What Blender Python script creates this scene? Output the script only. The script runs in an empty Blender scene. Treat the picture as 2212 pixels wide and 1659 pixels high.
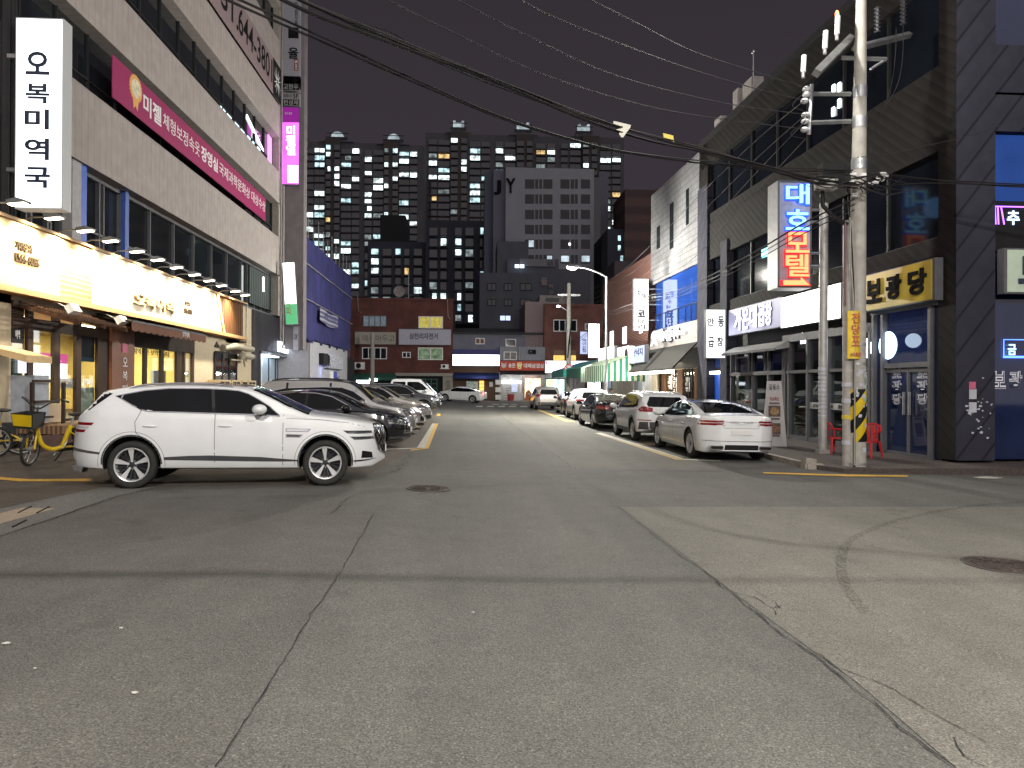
import bpy, bmesh, math, random
from mathutils import Vector, Matrix
from mathutils.bvhtree import BVHTree
R = math.radians
random.seed(7)
C = bpy.context.scene.collection
sc = bpy.context.scene
# ---------------------------------------------------------------- camera
YAW, PITCH, ROLL, CAMZ, F = 3.28, 0.2, 0.25, 1.7, 1533.0
cam = bpy.data.objects.new('camera', bpy.data.cameras.new('camera'))
C.objects.link(cam)
CM = Matrix.Rotation(R(-YAW), 4, 'Z') @ Matrix.Rotation(R(90 + PITCH), 4, 'X') @ Matrix.Rotation(R(ROLL), 4, 'Z')
cam.matrix_world = Matrix.Translation((0, 0, CAMZ)) @ CM
cam.data.sensor_width = 36.0
cam.data.lens = F / 2212 * 36
cam.data.clip_end = 2000
cam.data.clip_start = 0.1
sc.camera = cam
sc.view_settings.view_transform = 'Standard'
sc.view_settings.look = 'None'
sc.view_settings.exposure = 0.18
sc.view_settings.gamma = 1.0
sc.cycles.use_denoising = True
sc.cycles.max_bounces = 6
sc.cycles.diffuse_bounces = 2
sc.cycles.glossy_bounces = 3
sc.cycles.transparent_max_bounces = 10
sc.cycles.sample_clamp_indirect = 3.0
sc.cycles.use_light_tree = True
sc.cycles.caustics_reflective = False
sc.cycles.caustics_refractive = False
# ---------------------------------------------------------------- night sky
w = bpy.data.worlds.new('World'); sc.world = w; w.use_nodes = True
nt = w.node_tree; bg = nt.nodes['Background']
tc = nt.nodes.new('ShaderNodeTexCoord'); sp = nt.nodes.new('ShaderNodeSeparateXYZ'); cr = nt.nodes.new('ShaderNodeValToRGB')
nt.links.new(tc.outputs['Generated'], sp.inputs[0]); nt.links.new(sp.outputs['Z'], cr.inputs[0]); nt.links.new(cr.outputs[0], bg.inputs[0])
cr.color_ramp.elements[0].position = 0.0; cr.color_ramp.elements[0].color = (0.045, 0.034, 0.046, 1)
cr.color_ramp.elements[1].position = 0.55; cr.color_ramp.elements[1].color = (0.029, 0.0245, 0.030, 1)
bg.inputs[1].default_value = 1.0
CAM = Vector((0, 0, CAMZ))
RM = CM.to_3x3()
def ray(px, py): return RM @ Vector(((px - 1106) / F, (829.5 - py) / F, -1.0))
def AT(px, py, d): return CAM + ray(px, py) * d
BRK = [(-400, .22), (-8.4, .22), (-7.2, .10), (-2, .07), (0, -.03), (14, -.31), (400, -.31)]
def gz(x, y):
    for (a, b_), (c, d) in zip(BRK, BRK[1:]):
        if x <= c: return b_ + (d - b_) * (x - a) / (c - a) + .003 * min(y, 80)
    return -.31
def G(px, py):
    v = ray(px, py); t = -CAM.z / v.z
    for _ in range(25):
        p = CAM + v * t; t = .5 * t + .5 * (gz(p.x, p.y) - CAM.z) / v.z
    return CAM + v * t
def gnorm(x): return Vector((-(gz(x + 1, 0) - gz(x - 1, 0)) / 2, -.003, 1)).normalized()
# ---------------------------------------------------------------- helpers
def sock(n, *names):
    for k in names:
        if k in n.inputs: return n.inputs[k]
def pm(name, col, rough=0.6, metal=0.0, var=0.12, scale=6.0, bump=0.0, coat=0.0, spec=0.5, stretch=None):
    m = bpy.data.materials.new(name); m.use_nodes = True
    nt = m.node_tree; b = nt.nodes['Principled BSDF']
    b.inputs['Roughness'].default_value = rough; b.inputs['Metallic'].default_value = metal
    sock(b, 'Specular IOR Level', 'Specular').default_value = spec
    if coat: b.inputs['Coat Weight'].default_value = coat; b.inputs['Coat Roughness'].default_value = 0.03
    c = (*col, 1)
    b.inputs['Base Color'].default_value = c
    if var > 0 or bump > 0:
        tc = nt.nodes.new('ShaderNodeTexCoord'); nz = nt.nodes.new('ShaderNodeTexNoise')
        nz.inputs['Scale'].default_value = scale; nz.inputs['Detail'].default_value = 5
        src = tc.outputs['Object']
        if stretch:
            mp = nt.nodes.new('ShaderNodeMapping'); mp.inputs['Scale'].default_value = stretch
            nt.links.new(src, mp.inputs[0]); src = mp.outputs[0]
        nt.links.new(src, nz.inputs['Vector'])
        mx = nt.nodes.new('ShaderNodeMixRGB'); mr = nt.nodes.new('ShaderNodeMapRange')
        mr.inputs['From Min'].default_value = 0.3; mr.inputs['From Max'].default_value = 0.7
        nt.links.new(nz.outputs['Fac'], mr.inputs['Value'])
        mx.inputs['Color1'].default_value = tuple(max(0, x * (1 - var)) for x in col) + (1,)
        mx.inputs['Color2'].default_value = tuple(min(1, x * (1 + var)) for x in col) + (1,)
        nt.links.new(mr.outputs[0], mx.inputs['Fac']); nt.links.new(mx.outputs[0], b.inputs['Base Color'])
        if bump > 0:
            bp = nt.nodes.new('ShaderNodeBump'); bp.inputs['Strength'].default_value = bump; bp.inputs['Distance'].default_value = 0.02
            nt.links.new(nz.outputs['Fac'], bp.inputs['Height']); nt.links.new(bp.outputs[0], b.inputs['Normal'])
    return m
def em(name, col, st, var=0.0, scale=2.0):
    m = bpy.data.materials.new(name); m.use_nodes = True
    nt = m.node_tree; b = nt.nodes['Principled BSDF']
    b.inputs['Base Color'].default_value = (*[x * .3 for x in col], 1); b.inputs['Roughness'].default_value = 0.5; sock(b, 'Specular IOR Level').default_value = .2
    b.inputs['Emission Color'].default_value = (*col, 1); b.inputs['Emission Strength'].default_value = st
    if var:
        tc = nt.nodes.new('ShaderNodeTexCoord'); nz = nt.nodes.new('ShaderNodeTexNoise'); nz.inputs['Scale'].default_value = scale
        mr = nt.nodes.new('ShaderNodeMapRange'); mr.inputs['From Min'].default_value = .35; mr.inputs['From Max'].default_value = .65
        mr.inputs['To Min'].default_value = st * (1 - var); mr.inputs['To Max'].default_value = st * (1 + var)
        nt.links.new(tc.outputs['Object'], nz.inputs['Vector']); nt.links.new(nz.outputs['Fac'], mr.inputs['Value'])
        nt.links.new(mr.outputs[0], b.inputs['Emission Strength'])
    return m
def glass(name, col=(.8, .85, .85), gl=0.14):
    m = bpy.data.materials.new(name); m.use_nodes = True; nt = m.node_tree
    for n in list(nt.nodes): nt.nodes.remove(n)
    o = nt.nodes.new('ShaderNodeOutputMaterial'); mx = nt.nodes.new('ShaderNodeMixShader')
    t = nt.nodes.new('ShaderNodeBsdfTransparent'); t.inputs[0].default_value = (*col, 1)
    g = nt.nodes.new('ShaderNodeBsdfGlossy'); g.inputs['Roughness'].default_value = .02
    mx.inputs[0].default_value = gl
    nt.links.new(t.outputs[0], mx.inputs[1]); nt.links.new(g.outputs[0], mx.inputs[2]); nt.links.new(mx.outputs[0], o.inputs[0])
    return m
def wavemat(name, c1, c2, scale, axis='Z', rough=.8, dist=0, thr=.5, sharp=.05, rot=None, metal=0):
    m = pm(name, c1, rough, metal, var=0, spec=.18); nt = m.node_tree; b = nt.nodes['Principled BSDF']
    tc = nt.nodes.new('ShaderNodeTexCoord'); mp = nt.nodes.new('ShaderNodeMapping'); wv = nt.nodes.new('ShaderNodeTexWave')
    if rot: mp.inputs['Rotation'].default_value = rot
    wv.bands_direction = axis; wv.inputs['Scale'].default_value = scale; wv.inputs['Distortion'].default_value = dist
    cr = nt.nodes.new('ShaderNodeValToRGB'); cr.color_ramp.elements[0].position = thr - sharp; cr.color_ramp.elements[1].position = thr + sharp
    cr.color_ramp.elements[0].color = (*c2, 1); cr.color_ramp.elements[1].color = (*c1, 1)
    nz = nt.nodes.new('ShaderNodeTexNoise'); nz.inputs['Scale'].default_value = 3; mx = nt.nodes.new('ShaderNodeMixRGB'); mx.blend_type = 'MULTIPLY'; mx.inputs[0].default_value = .35
    nt.links.new(tc.outputs['Object'], mp.inputs[0]); nt.links.new(mp.outputs[0], wv.inputs['Vector']); nt.links.new(wv.outputs['Fac'], cr.inputs[0])
    nt.links.new(tc.outputs['Object'], nz.inputs['Vector']); nt.links.new(cr.outputs[0], mx.inputs[1]); nt.links.new(nz.outputs['Fac'], mx.inputs[2]); nt.links.new(mx.outputs[0], b.inputs['Base Color'])
    bp = nt.nodes.new('ShaderNodeBump'); bp.inputs['Strength'].default_value = .4; bp.inputs['Distance'].default_value = .02
    nt.links.new(wv.outputs['Fac'], bp.inputs['Height']); nt.links.new(bp.outputs[0], b.inputs['Normal'])
    return m
def brickmat(name, c1, c2, mortar, sx=4.5, rough=.85):
    m = pm(name, c1, rough, 0, var=0); nt = m.node_tree; b = nt.nodes['Principled BSDF']
    tc = nt.nodes.new('ShaderNodeTexCoord'); mp = nt.nodes.new('ShaderNodeMapping'); mp.inputs['Rotation'].default_value = (R(-90), 0, 0)
    br = nt.nodes.new('ShaderNodeTexBrick'); br.inputs['Scale'].default_value = sx
    br.inputs['Color1'].default_value = (*c1, 1); br.inputs['Color2'].default_value = (*c2, 1); br.inputs['Mortar'].default_value = (*mortar, 1); br.inputs['Mortar Size'].default_value = .015
    nt.links.new(tc.outputs['Object'], mp.inputs[0]); nt.links.new(mp.outputs[0], br.inputs['Vector'])
    nz = nt.nodes.new('ShaderNodeTexNoise'); nz.inputs['Scale'].default_value = .7; nz.inputs['Detail'].default_value = 6; nt.links.new(tc.outputs['Object'], nz.inputs['Vector'])
    mr = nt.nodes.new('ShaderNodeMapRange'); mr.inputs['From Min'].default_value = .3; mr.inputs['From Max'].default_value = .7; mr.inputs['To Min'].default_value = .6; mr.inputs['To Max'].default_value = 1.2
    nt.links.new(nz.outputs['Fac'], mr.inputs[0])
    mx = nt.nodes.new('ShaderNodeMixRGB'); mx.blend_type = 'MULTIPLY'; mx.inputs[0].default_value = 1
    nt.links.new(br.outputs[0], mx.inputs[1]); nt.links.new(mr.outputs[0], mx.inputs[2]); nt.links.new(mx.outputs[0], b.inputs['Base Color'])
    return m
class MB:
    def __init__(s): s.v = []; s.f = []; s.m = []
    def add(s, vs, fs, mi=0):
        o = len(s.v); s.v += [tuple(p) for p in vs]; s.f += [tuple(i + o for i in f) for f in fs]; s.m += [mi] * len(fs); return s
    def box(s, x0, x1, y0, y1, z0, z1, mi=0):
        if x0 > x1: x0, x1 = x1, x0
        if y0 > y1: y0, y1 = y1, y0
        if z0 > z1: z0, z1 = z1, z0
        v = [(x0, y0, z0), (x1, y0, z0), (x1, y1, z0), (x0, y1, z0), (x0, y0, z1), (x1, y0, z1), (x1, y1, z1), (x0, y1, z1)]
        return s.add(v, [(0, 3, 2, 1), (4, 5, 6, 7), (0, 1, 5, 4), (1, 2, 6, 5), (2, 3, 7, 6), (3, 0, 4, 7)], mi)
    def prism(s, pts, lo, hi, ax='y', mi=0):
        # pts 2D; ax = extrusion axis
        def P(a, b, c): return {'y': (a, c, b), 'x': (c, a, b), 'z': (a, b, c)}[ax]
        n = len(pts); v = [P(a, b, lo) for a, b in pts] + [P(a, b, hi) for a, b in pts]
        f = [tuple(range(n)), tuple(range(2 * n - 1, n - 1, -1))] + [(i, i + n, (i + 1) % n + n, (i + 1) % n) for i in range(n)]
        return s.add(v, f, mi)
    def quad(s, a, b, c, d, mi=0): return s.add([a, b, c, d], [(0, 1, 2, 3)], mi)
    def tube(s, pts, r, n=8, mi=0, closed=False, cap=True):
        pts = [Vector(p) for p in pts]; m = len(pts); rr = r if isinstance(r, (list, tuple)) else [r] * m
        o = len(s.v); up = Vector((0, 0, 1)); prev = None
        for i, p in enumerate(pts):
            if closed: t = pts[(i + 1) % m] - pts[i - 1]
            else: t = pts[min(i + 1, m - 1)] - pts[max(i - 1, 0)]
            if t.length < 1e-9: t = Vector((0, 0, 1))
            t.normalize()
            a = prev if prev is not None else (up.cross(t) if abs(t.z) < .95 else Vector((1, 0, 0)).cross(t))
            a = (a - t * a.dot(t))
            if a.length < 1e-6: a = Vector((1, 0, 0))
            a.normalize(); b = t.cross(a); prev = a
            for k in range(n):
                th = 2 * math.pi * k / n; s.v.append(tuple(p + (a * math.cos(th) + b * math.sin(th)) * rr[i]))
        for i in range(m if closed else m - 1):
            j = (i + 1) % m
            for k in range(n):
                s.f.append((o + i * n + k, o + i * n + (k + 1) % n, o + j * n + (k + 1) % n, o + j * n + k)); s.m.append(mi)
        if cap and not closed:
            s.f.append(tuple(o + k for k in range(n - 1, -1, -1))); s.m.append(mi)
            s.f.append(tuple(o + (m - 1) * n + k for k in range(n))); s.m.append(mi)
        return s
    def lathe(s, prof, n=32, ax='z', o=(0, 0, 0), mi=0):
        b = len(s.v); m = len(prof)
        for k in range(n):
            th = 2 * math.pi * k / n; c, q = math.cos(th), math.sin(th)
            for r, h in prof:
                p = {'z': (r * c, r * q, h), 'y': (r * c, h, r * q), 'x': (h, r * c, r * q)}[ax]
                s.v.append((p[0] + o[0], p[1] + o[1], p[2] + o[2]))
        for k in range(n):
            for i in range(m - 1):
                a = b + k * m + i; d = b + ((k + 1) % n) * m + i
                s.f.append((a, a + 1, d + 1, d)); s.m.append(mi)
        return s
    def ball(s, c, r, mi=0, n=10, m=6):
        r = r if isinstance(r, (tuple, list)) else (r, r, r); b = len(s.v)
        s.v.append((c[0], c[1], c[2] - r[2]))
        for i in range(1, m):
            ph = -math.pi / 2 + math.pi * i / m
            for k in range(n):
                th = 2 * math.pi * k / n
                s.v.append((c[0] + r[0] * math.cos(ph) * math.cos(th), c[1] + r[1] * math.cos(ph) * math.sin(th), c[2] + r[2] * math.sin(ph)))
        s.v.append((c[0], c[1], c[2] + r[2])); e = len(s.v) - 1
        for k in range(n):
            s.f.append((b, b + 1 + (k + 1) % n, b + 1 + k)); s.m.append(mi)
            for i in range(m - 2):
                q = b + 1 + i * n
                s.f.append((q + k, q + (k + 1) % n, q + n + (k + 1) % n, q + n + k)); s.m.append(mi)
            q = b + 1 + (m - 2) * n
            s.f.append((q + k, q + (k + 1) % n, e)); s.m.append(mi)
        return s
    def mesh(s, name, mats, smooth=False, angle=35):
        me = bpy.data.meshes.new(name); me.from_pydata(s.v, [], s.f)
        for m in (mats if isinstance(mats, (list, tuple)) else [mats]): me.materials.append(m)
        me.polygons.foreach_set('material_index', s.m)
        bm = bmesh.new(); bm.from_mesh(me); bmesh.ops.recalc_face_normals(bm, faces=bm.faces); bm.to_mesh(me); bm.free()
        if smooth:
            me.polygons.foreach_set('use_smooth', [True] * len(me.polygons))
            me.set_sharp_from_angle(angle=R(angle))
        me.update()
        return me
    def obj(s, name, mats, parent=None, M=None, smooth=False, angle=35, label=None):
        return link(name, s.mesh(name, mats, smooth, angle), parent, M, label)
def link(name, me, parent=None, M=None, label=None):
    o = bpy.data.objects.new(name, me); C.objects.link(o)
    if parent is not None: o.parent = parent
    if M is not None: o.matrix_basis = M
    if label: o['label'] = label
    return o
def tag(o, label, cat, group=None, kind=None):
    if label: o['label'] = label
    if cat: o['category'] = cat
    if group: o['group'] = group
    if kind: o['kind'] = kind
    return o
def thing(name, label, cat, M=None, group=None):
    o = bpy.data.objects.new(name, None); C.objects.link(o); o.empty_display_size = .2
    if M is not None: o.matrix_basis = M
    return tag(o, label, cat, group)
def struct(name, mb, m, smooth=False):
    o = mb.obj(name, m, smooth=smooth); o['kind'] = 'structure'; return o
def copy_tree(o, parent=None):
    c = o.copy(); C.objects.link(c)
    if parent is not None: c.parent = parent
    for ch in list(o.children): copy_tree(ch, c)
    return c
def text(name, body, x0, x1, z0, z1, y, m, parent, vertical=False, ext=.01, bold=0.0, label=None, keep=False, mirror=False, shear=0, grp=None):
    """lettering fitted into a box of the local XZ plane, facing -y"""
    t = bpy.data.curves.new(name, 'FONT')
    t.body = '\n'.join(body) if vertical else body
    t.align_x = 'CENTER'; t.size = 1; t.extrude = 0.02; t.offset = bold; t.resolution_u = 3; t.shear = shear
    if vertical: t.space_line = .92
    o = bpy.data.objects.new(name, t); C.objects.link(o); bpy.context.view_layer.update()
    me = bpy.data.meshes.new_from_object(o.evaluated_get(bpy.context.evaluated_depsgraph_get()))
    bpy.data.objects.remove(o); bpy.data.curves.remove(t)
    xs = [v.co.x for v in me.vertices]; ys = [v.co.y for v in me.vertices]
    a, b, c, d = min(xs), max(xs), min(ys), max(ys)
    sx = (x1 - x0) / max(b - a, 1e-4); sz = (z1 - z0) / max(d - c, 1e-4)
    if keep: sx = sz = min(abs(sx), abs(sz))
    cx, cz = (x0 + x1) / 2, (z0 + z1) / 2
    for v in me.vertices:
        X = (v.co.x - (a + b) / 2) * sx; Z = (v.co.y - (c + d) / 2) * sz
        Y = y - ext * (v.co.z / .04 + .5)
        v.co = (cx + X, Y, cz + Z)
    me.materials.clear(); me.materials.append(m); me.update()
    return link(name, me, parent, None, label)
class Fr:
    """vertical reference plane: local x runs along the wall (to the right as seen), y into the wall, z up"""
    def __init__(s, o, ang):
        s.M = Matrix.Translation(o) @ Matrix.Rotation(ang, 4, 'Z'); s.I = s.M.inverted(); s.I3 = s.I.to_3x3()
    def hit(s, px, py, d=0.0):
        o = s.I @ CAM; v = s.I3 @ ray(px, py); t = (d - o.y) / v.y; p = o + v * t; return p.x, p.z
    def u(s, px, d=0.0, py=835): return s.hit(px, py, d)[0]
    def z(s, px, py, d=0.0): return s.hit(px, py, d)[1]
    def at(s, x=0, y=0, z=0): return s.M @ Matrix.Translation((x, y, z))
    def gz(s, x, y=0): p = s.M @ Vector((x, y, 0)); return gz(p.x, p.y)
def FF(y): return Fr((0, y, 0), 0)
FL = Fr((-10, 0, 0), R(90))
FR = Fr((11.4, 16.1, 0), math.atan2(-1, .0378))
FS = Fr((11.4, 16.1, 0), R(0))
# ---------------------------------------------------------------- common materials
M = {}
M['concrete'] = pm('concrete', (.26, .24, .235), .85, var=.2, scale=3, bump=.2)
M['dark'] = pm('dark_paint', (.022, .022, .024), .7, spec=.2)
M['black'] = pm('black_plastic', (.010, .010, .011), .6, spec=.25)
M['steel'] = pm('galvanised_steel', (.42, .43, .44), .4, metal=.8, var=.2)
M['alu'] = pm('aluminium_frame', (.10, .10, .11), .55, spec=.3)
M['white'] = pm('white_paint', (.75, .75, .75), .5)
M['cream'] = pm('cream_paint', (.62, .55, .42), .6)
M['wood'] = wavemat('brown_wood', (.16, .08, .04), (.07, .035, .02), 3, 'X', dist=4, sharp=.4)
M['wooddark'] = pm('dark_wood', (.035, .019, .012), .7, spec=.25, var=.3, scale=12, stretch=(1, 1, .1))
M['winglass'] = pm('window_glass', (.012, .015, .018), .04, spec=.9, var=.3, scale=.8)
M['winblue'] = pm('blue_window_glass', (.01, .02, .07), .04, spec=.9, var=.3, scale=.5)
M['clear'] = glass('clear_glass')
M['ewhite'] = em('lit_white_panel', (1, 1, 1), 5.0)
M['ecool'] = em('lit_cool_panel', (.85, .93, 1), 3.0)
M['letter'] = pm('black_lettering', (.012, .012, .014), .9, var=0, spec=.1)
M['wletter'] = pm('white_lettering', (.8, .8, .8), .5, var=0)
# ---------------------------------------------------------------- added fill sun from behind the viewer, standing in for town glow
sl_ = bpy.data.lights.new('town_glow_fill', 'SUN'); sl_.energy = 0.65; sl_.angle = R(90); sl_.color = (1, .93, .96)
so_ = bpy.data.objects.new('town_glow_fill', sl_); C.objects.link(so_)
so_.rotation_euler = Vector((-.42, .78, -.46)).to_track_quat('-Z', 'Y').to_euler()
# ---------------------------------------------------------------- lamp builders, also for street lamps outside the frame
def lamp(name, loc, power, col, rad=.12, spot=None, rot=None, parent=None, blend=.8):
    l = bpy.data.lights.new(name, 'SPOT' if spot else 'POINT'); l.energy = power; l.color = col; l.shadow_soft_size = rad
    if spot: l.spot_size = R(spot); l.spot_blend = blend
    o = bpy.data.objects.new(name, l); C.objects.link(o); o.location = loc
    if rot: o.rotation_euler = rot
    if parent is not None: o.parent = parent
    return o
def arealamp(name, loc, rot, sx, sy, power, col, parent=None):
    l = bpy.data.lights.new(name, 'AREA'); l.shape = 'RECTANGLE'; l.size = sx; l.size_y = sy; l.energy = power; l.color = col
    o = bpy.data.objects.new(name, l); C.objects.link(o); o.location = loc; o.rotation_euler = rot
    if parent is not None: o.parent = parent
    return o
def street_lamp(x, y, h, armx, army, power, col, label, lit=30, base=None, rad=.16):
    t = thing('street_lamp', label, 'street lamp', Matrix.Translation((x, y, base if base is not None else gz(x, y))))
    MB().tube([(0, 0, 0), (0, 0, h * .5), (0, 0, h)], [.085, .07, .055], 12).obj('pole', M['steel'], t, smooth=True)
    n = 6; pts = [(armx * k / n, army * k / n, h - .02 + .45 * (1 - (1 - k / n) ** 2)) for k in range(n + 1)]
    MB().tube(pts, .04, 10).obj('arm', M['steel'], t, smooth=True)
    d = Vector((armx, army, 0)).normalized(); e = Vector(pts[-1]); a = math.atan2(d.y, d.x)
    hd = MB().prism([(-.1, .07), (.1, .09), (.5, .06), (.62, .0), (.5, -.05), (-.1, -.05)], -.13, .13, 'y')
    hd.obj('lamp_head', M['steel'], t, Matrix.Translation(e) @ Matrix.Rotation(a, 4, 'Z'))
    MB().ball((.3, 0, -.06), (.26, .12, .10)).obj('lens', em('street_lamp_lens', col, lit), t, Matrix.Translation(e) @ Matrix.Rotation(a, 4, 'Z'))
    lamp('lamp_light', e + d * .3 - Vector((0, 0, .2)), power, col, rad, parent=t)
    return t
# ================================================================ ground, road, markings
def asphalt(name, c, warm=(1, 1, 1), sp=1.0):
    m = bpy.data.materials.new(name); m.use_nodes = True; nt = m.node_tree; b = nt.nodes['Principled BSDF']
    N = nt.nodes.new; L = nt.links.new
    tc = N('ShaderNodeTexCoord')
    n1 = N('ShaderNodeTexNoise'); n1.inputs['Scale'].default_value = .35; n1.inputs['Detail'].default_value = 6
    n2 = N('ShaderNodeTexVoronoi'); n2.inputs['Scale'].default_value = 115
    n3 = N('ShaderNodeTexNoise'); n3.inputs['Scale'].default_value = 90; n3.inputs['Detail'].default_value = 3
    n4 = N('ShaderNodeTexNoise'); n4.inputs['Scale'].default_value = 3.0; n4.inputs['Detail'].default_value = 5
    for n in (n1, n2, n3, n4): L(tc.outputs['Object'], n.inputs['Vector'])
    r1 = N('ShaderNodeMapRange'); r1.inputs['From Min'].default_value = .3; r1.inputs['From Max'].default_value = .7; r1.inputs['To Min'].default_value = .86; r1.inputs['To Max'].default_value = 1.12
    L(n1.outputs['Fac'], r1.inputs[0])
    r3 = N('ShaderNodeMapRange'); r3.inputs['From Min'].default_value = .3; r3.inputs['From Max'].default_value = .75; r3.inputs['To Min'].default_value = .55; r3.inputs['To Max'].default_value = 1.45
    L(n3.outputs['Fac'], r3.inputs[0])
    r4 = N('ShaderNodeMapRange'); r4.inputs['From Min'].default_value = .3; r4.inputs['From Max'].default_value = .7; r4.inputs['To Min'].default_value = .92; r4.inputs['To Max'].default_value = 1.08
    L(n4.outputs['Fac'], r4.inputs[0])
    cr = N('ShaderNodeValToRGB'); e = cr.color_ramp.elements
    e[0].position = 0; e[0].color = (.45 * c, .45 * c, .44 * c, 1); e[1].position = 1; e[1].color = (2.0 * c, 1.95 * c, 1.85 * c, 1)
    q = cr.color_ramp.elements.new(.55); q.color = (.95 * c, .93 * c, .88 * c, 1); q = cr.color_ramp.elements.new(.86); q.color = (1.15 * c, 1.12 * c, 1.05 * c, 1)
    L(n2.outputs['Color'], cr.inputs[0])
    mp = N('ShaderNodeMapping'); mp.inputs['Scale'].default_value = (1.1, .07, 1); n5 = N('ShaderNodeTexNoise'); n5.inputs['Scale'].default_value = 1; n5.inputs['Detail'].default_value = 3
    L(tc.outputs['Object'], mp.inputs[0]); L(mp.outputs[0], n5.inputs['Vector'])
    r5 = N('ShaderNodeMapRange'); r5.inputs['From Min'].default_value = .35; r5.inputs['From Max'].default_value = .65; r5.inputs['To Min'].default_value = .88; r5.inputs['To Max'].default_value = 1.08; L(n5.outputs['Fac'], r5.inputs[0])
    n6 = N('ShaderNodeTexNoise'); n6.inputs['Scale'].default_value = 1.7; n6.inputs['Detail'].default_value = 8; L(tc.outputs['Object'], n6.inputs['Vector'])
    r6 = N('ShaderNodeMapRange'); r6.inputs['From Min'].default_value = .64; r6.inputs['From Max'].default_value = .74; r6.inputs['To Min'].default_value = 1; r6.inputs['To Max'].default_value = .72; L(n6.outputs['Fac'], r6.inputs[0])
    cur = cr.outputs[0]
    for r_ in (r1, r3, r4, r5, r6):
        mx = N('ShaderNodeMixRGB'); mx.blend_type = 'MULTIPLY'; mx.inputs[0].default_value = 1; L(cur, mx.inputs[1]); L(r_.outputs[0], mx.inputs[2]); cur = mx.outputs[0]
    mx = N('ShaderNodeMixRGB'); mx.blend_type = 'MULTIPLY'; mx.inputs[0].default_value = 1; mx.inputs[2].default_value = (*warm, 1); L(cur, mx.inputs[1]); cur = mx.outputs[0]
    L(cur, b.inputs['Base Color']); b.inputs['Roughness'].default_value = .82
    bp = N('ShaderNodeBump'); bp.inputs['Strength'].default_value = .6; bp.inputs['Distance'].default_value = .006
    L(n2.outputs['Distance'], bp.inputs['Height']); L(bp.outputs[0], b.inputs['Normal'])
    return m
AS = .115
m_road = asphalt('road_asphalt', AS * 1.05, (1.0, 1, .97))
m_patch = asphalt('patch_asphalt', AS * 1.03, (1.03, 1, .97))
m_patchr = asphalt('patch_asphalt_warm', AS * 1.42, (1.03, 1.0, .92))
m_old = asphalt('old_asphalt', AS * .9, (1.1, .93, .8))
m_gut = asphalt('gutter_concrete', AS * 1.5, (1, 1, .98))
def gsheet():
    xs = [-400, -8.4, -7.2, -2, 0, 14, 400]; ys = [-60, 80, 700]; b = MB()
    vs = [(x, y, gz(x, y)) for y in ys for x in xs]; n = len(xs)
    return b.add(vs, [(j * n + i, j * n + i + 1, (j + 1) * n + i + 1, (j + 1) * n + i) for j in range(len(ys) - 1) for i in range(n - 1)])
struct('road', gsheet(), m_road)
def gpoly(name, pts, m, lift, px=True):
    bm = bmesh.new(); bm.faces.new([bm.verts.new(((G(*p) if px else Vector((p[0], p[1], 0)))).xy.to_3d()) for p in pts])
    for x in (-8.4, -7.2, -2, 0, 14): bmesh.ops.bisect_plane(bm, geom=bm.verts[:] + bm.edges[:] + bm.faces[:], plane_co=(x, 0, 0), plane_no=(1, 0, 0))
    for v in bm.verts: v.co.z = gz(v.co.x, v.co.y) + lift
    bmesh.ops.recalc_face_normals(bm, faces=bm.faces)
    for f in bm.faces:
        if f.normal.z < 0: f.normal_flip()
    me = bpy.data.meshes.new(name); bm.to_mesh(me); bm.free(); me.materials.append(m); o = link(name, me); o['kind'] = 'structure'; return o
gpoly('road_patch', [(1340, 1095), (1560, 1262), (1700, 1366), (1850, 1474), (2065, 1659), (2500, 1900), (2900, 1500), (2600, 1095)], m_patchr, .004)
gpoly('road_patch', [(-300, 1250), (0, 1160), (250, 1076), (350, 1078), (680, 1073), (752, 1077), (714, 1112), (806, 1113), (740, 1222), (640, 1383), (560, 1510), (470, 1659), (300, 1900), (-500, 1700)], m_patch, .004)
gpoly('road_patch', [(1115, 922), (1243, 1014), (1560, 1018), (1480, 994), (1280, 931), (1165, 890), (1075, 890)], asphalt('patch_asphalt_pale', AS * 1.14, (1.04, 1, .93)), .004)
gpoly('parking_strip', [(-500, 1110), (0, 1097), (221, 1054), (400, 1050), (760, 1046), (890, 973), (945, 916), (935, 905), (640, 905), (-300, 930)], m_old, .004)
gpoly('gutter', [(-300, 1245), (0, 1160), (250, 1073), (340, 1052), (221, 1054), (0, 1100), (-300, 1165)], m_gut, .008)
pale = pm('worn_concrete', (.34, .27, .2), .85, var=.15, scale=20, bump=.3)
t = gpoly('drain_cover', [(-30, 1119), (47, 1099), (122, 1100), (0, 1134), (-60, 1152)], pale, .013)
del t['kind']; tag(t, 'beige concrete drain cover with narrow slots in the gutter strip', 'drain cover')
sl = MB()
for a, b_ in (((39, 1111), (90, 1097)), ((111, 1112), (160, 1098)), ((17, 1142), (70, 1127))):
    p = G(a[0] * .55 + 18, a[1] * 1.0 - 1); q = G(b_[0] * .55 + 18, b_[1] - 1)
    sl.tube([(p.x, p.y, p.z + .012), (q.x, q.y, q.z + .012)], .012, 6)
sl.obj('slot', M['black'], t)
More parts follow.
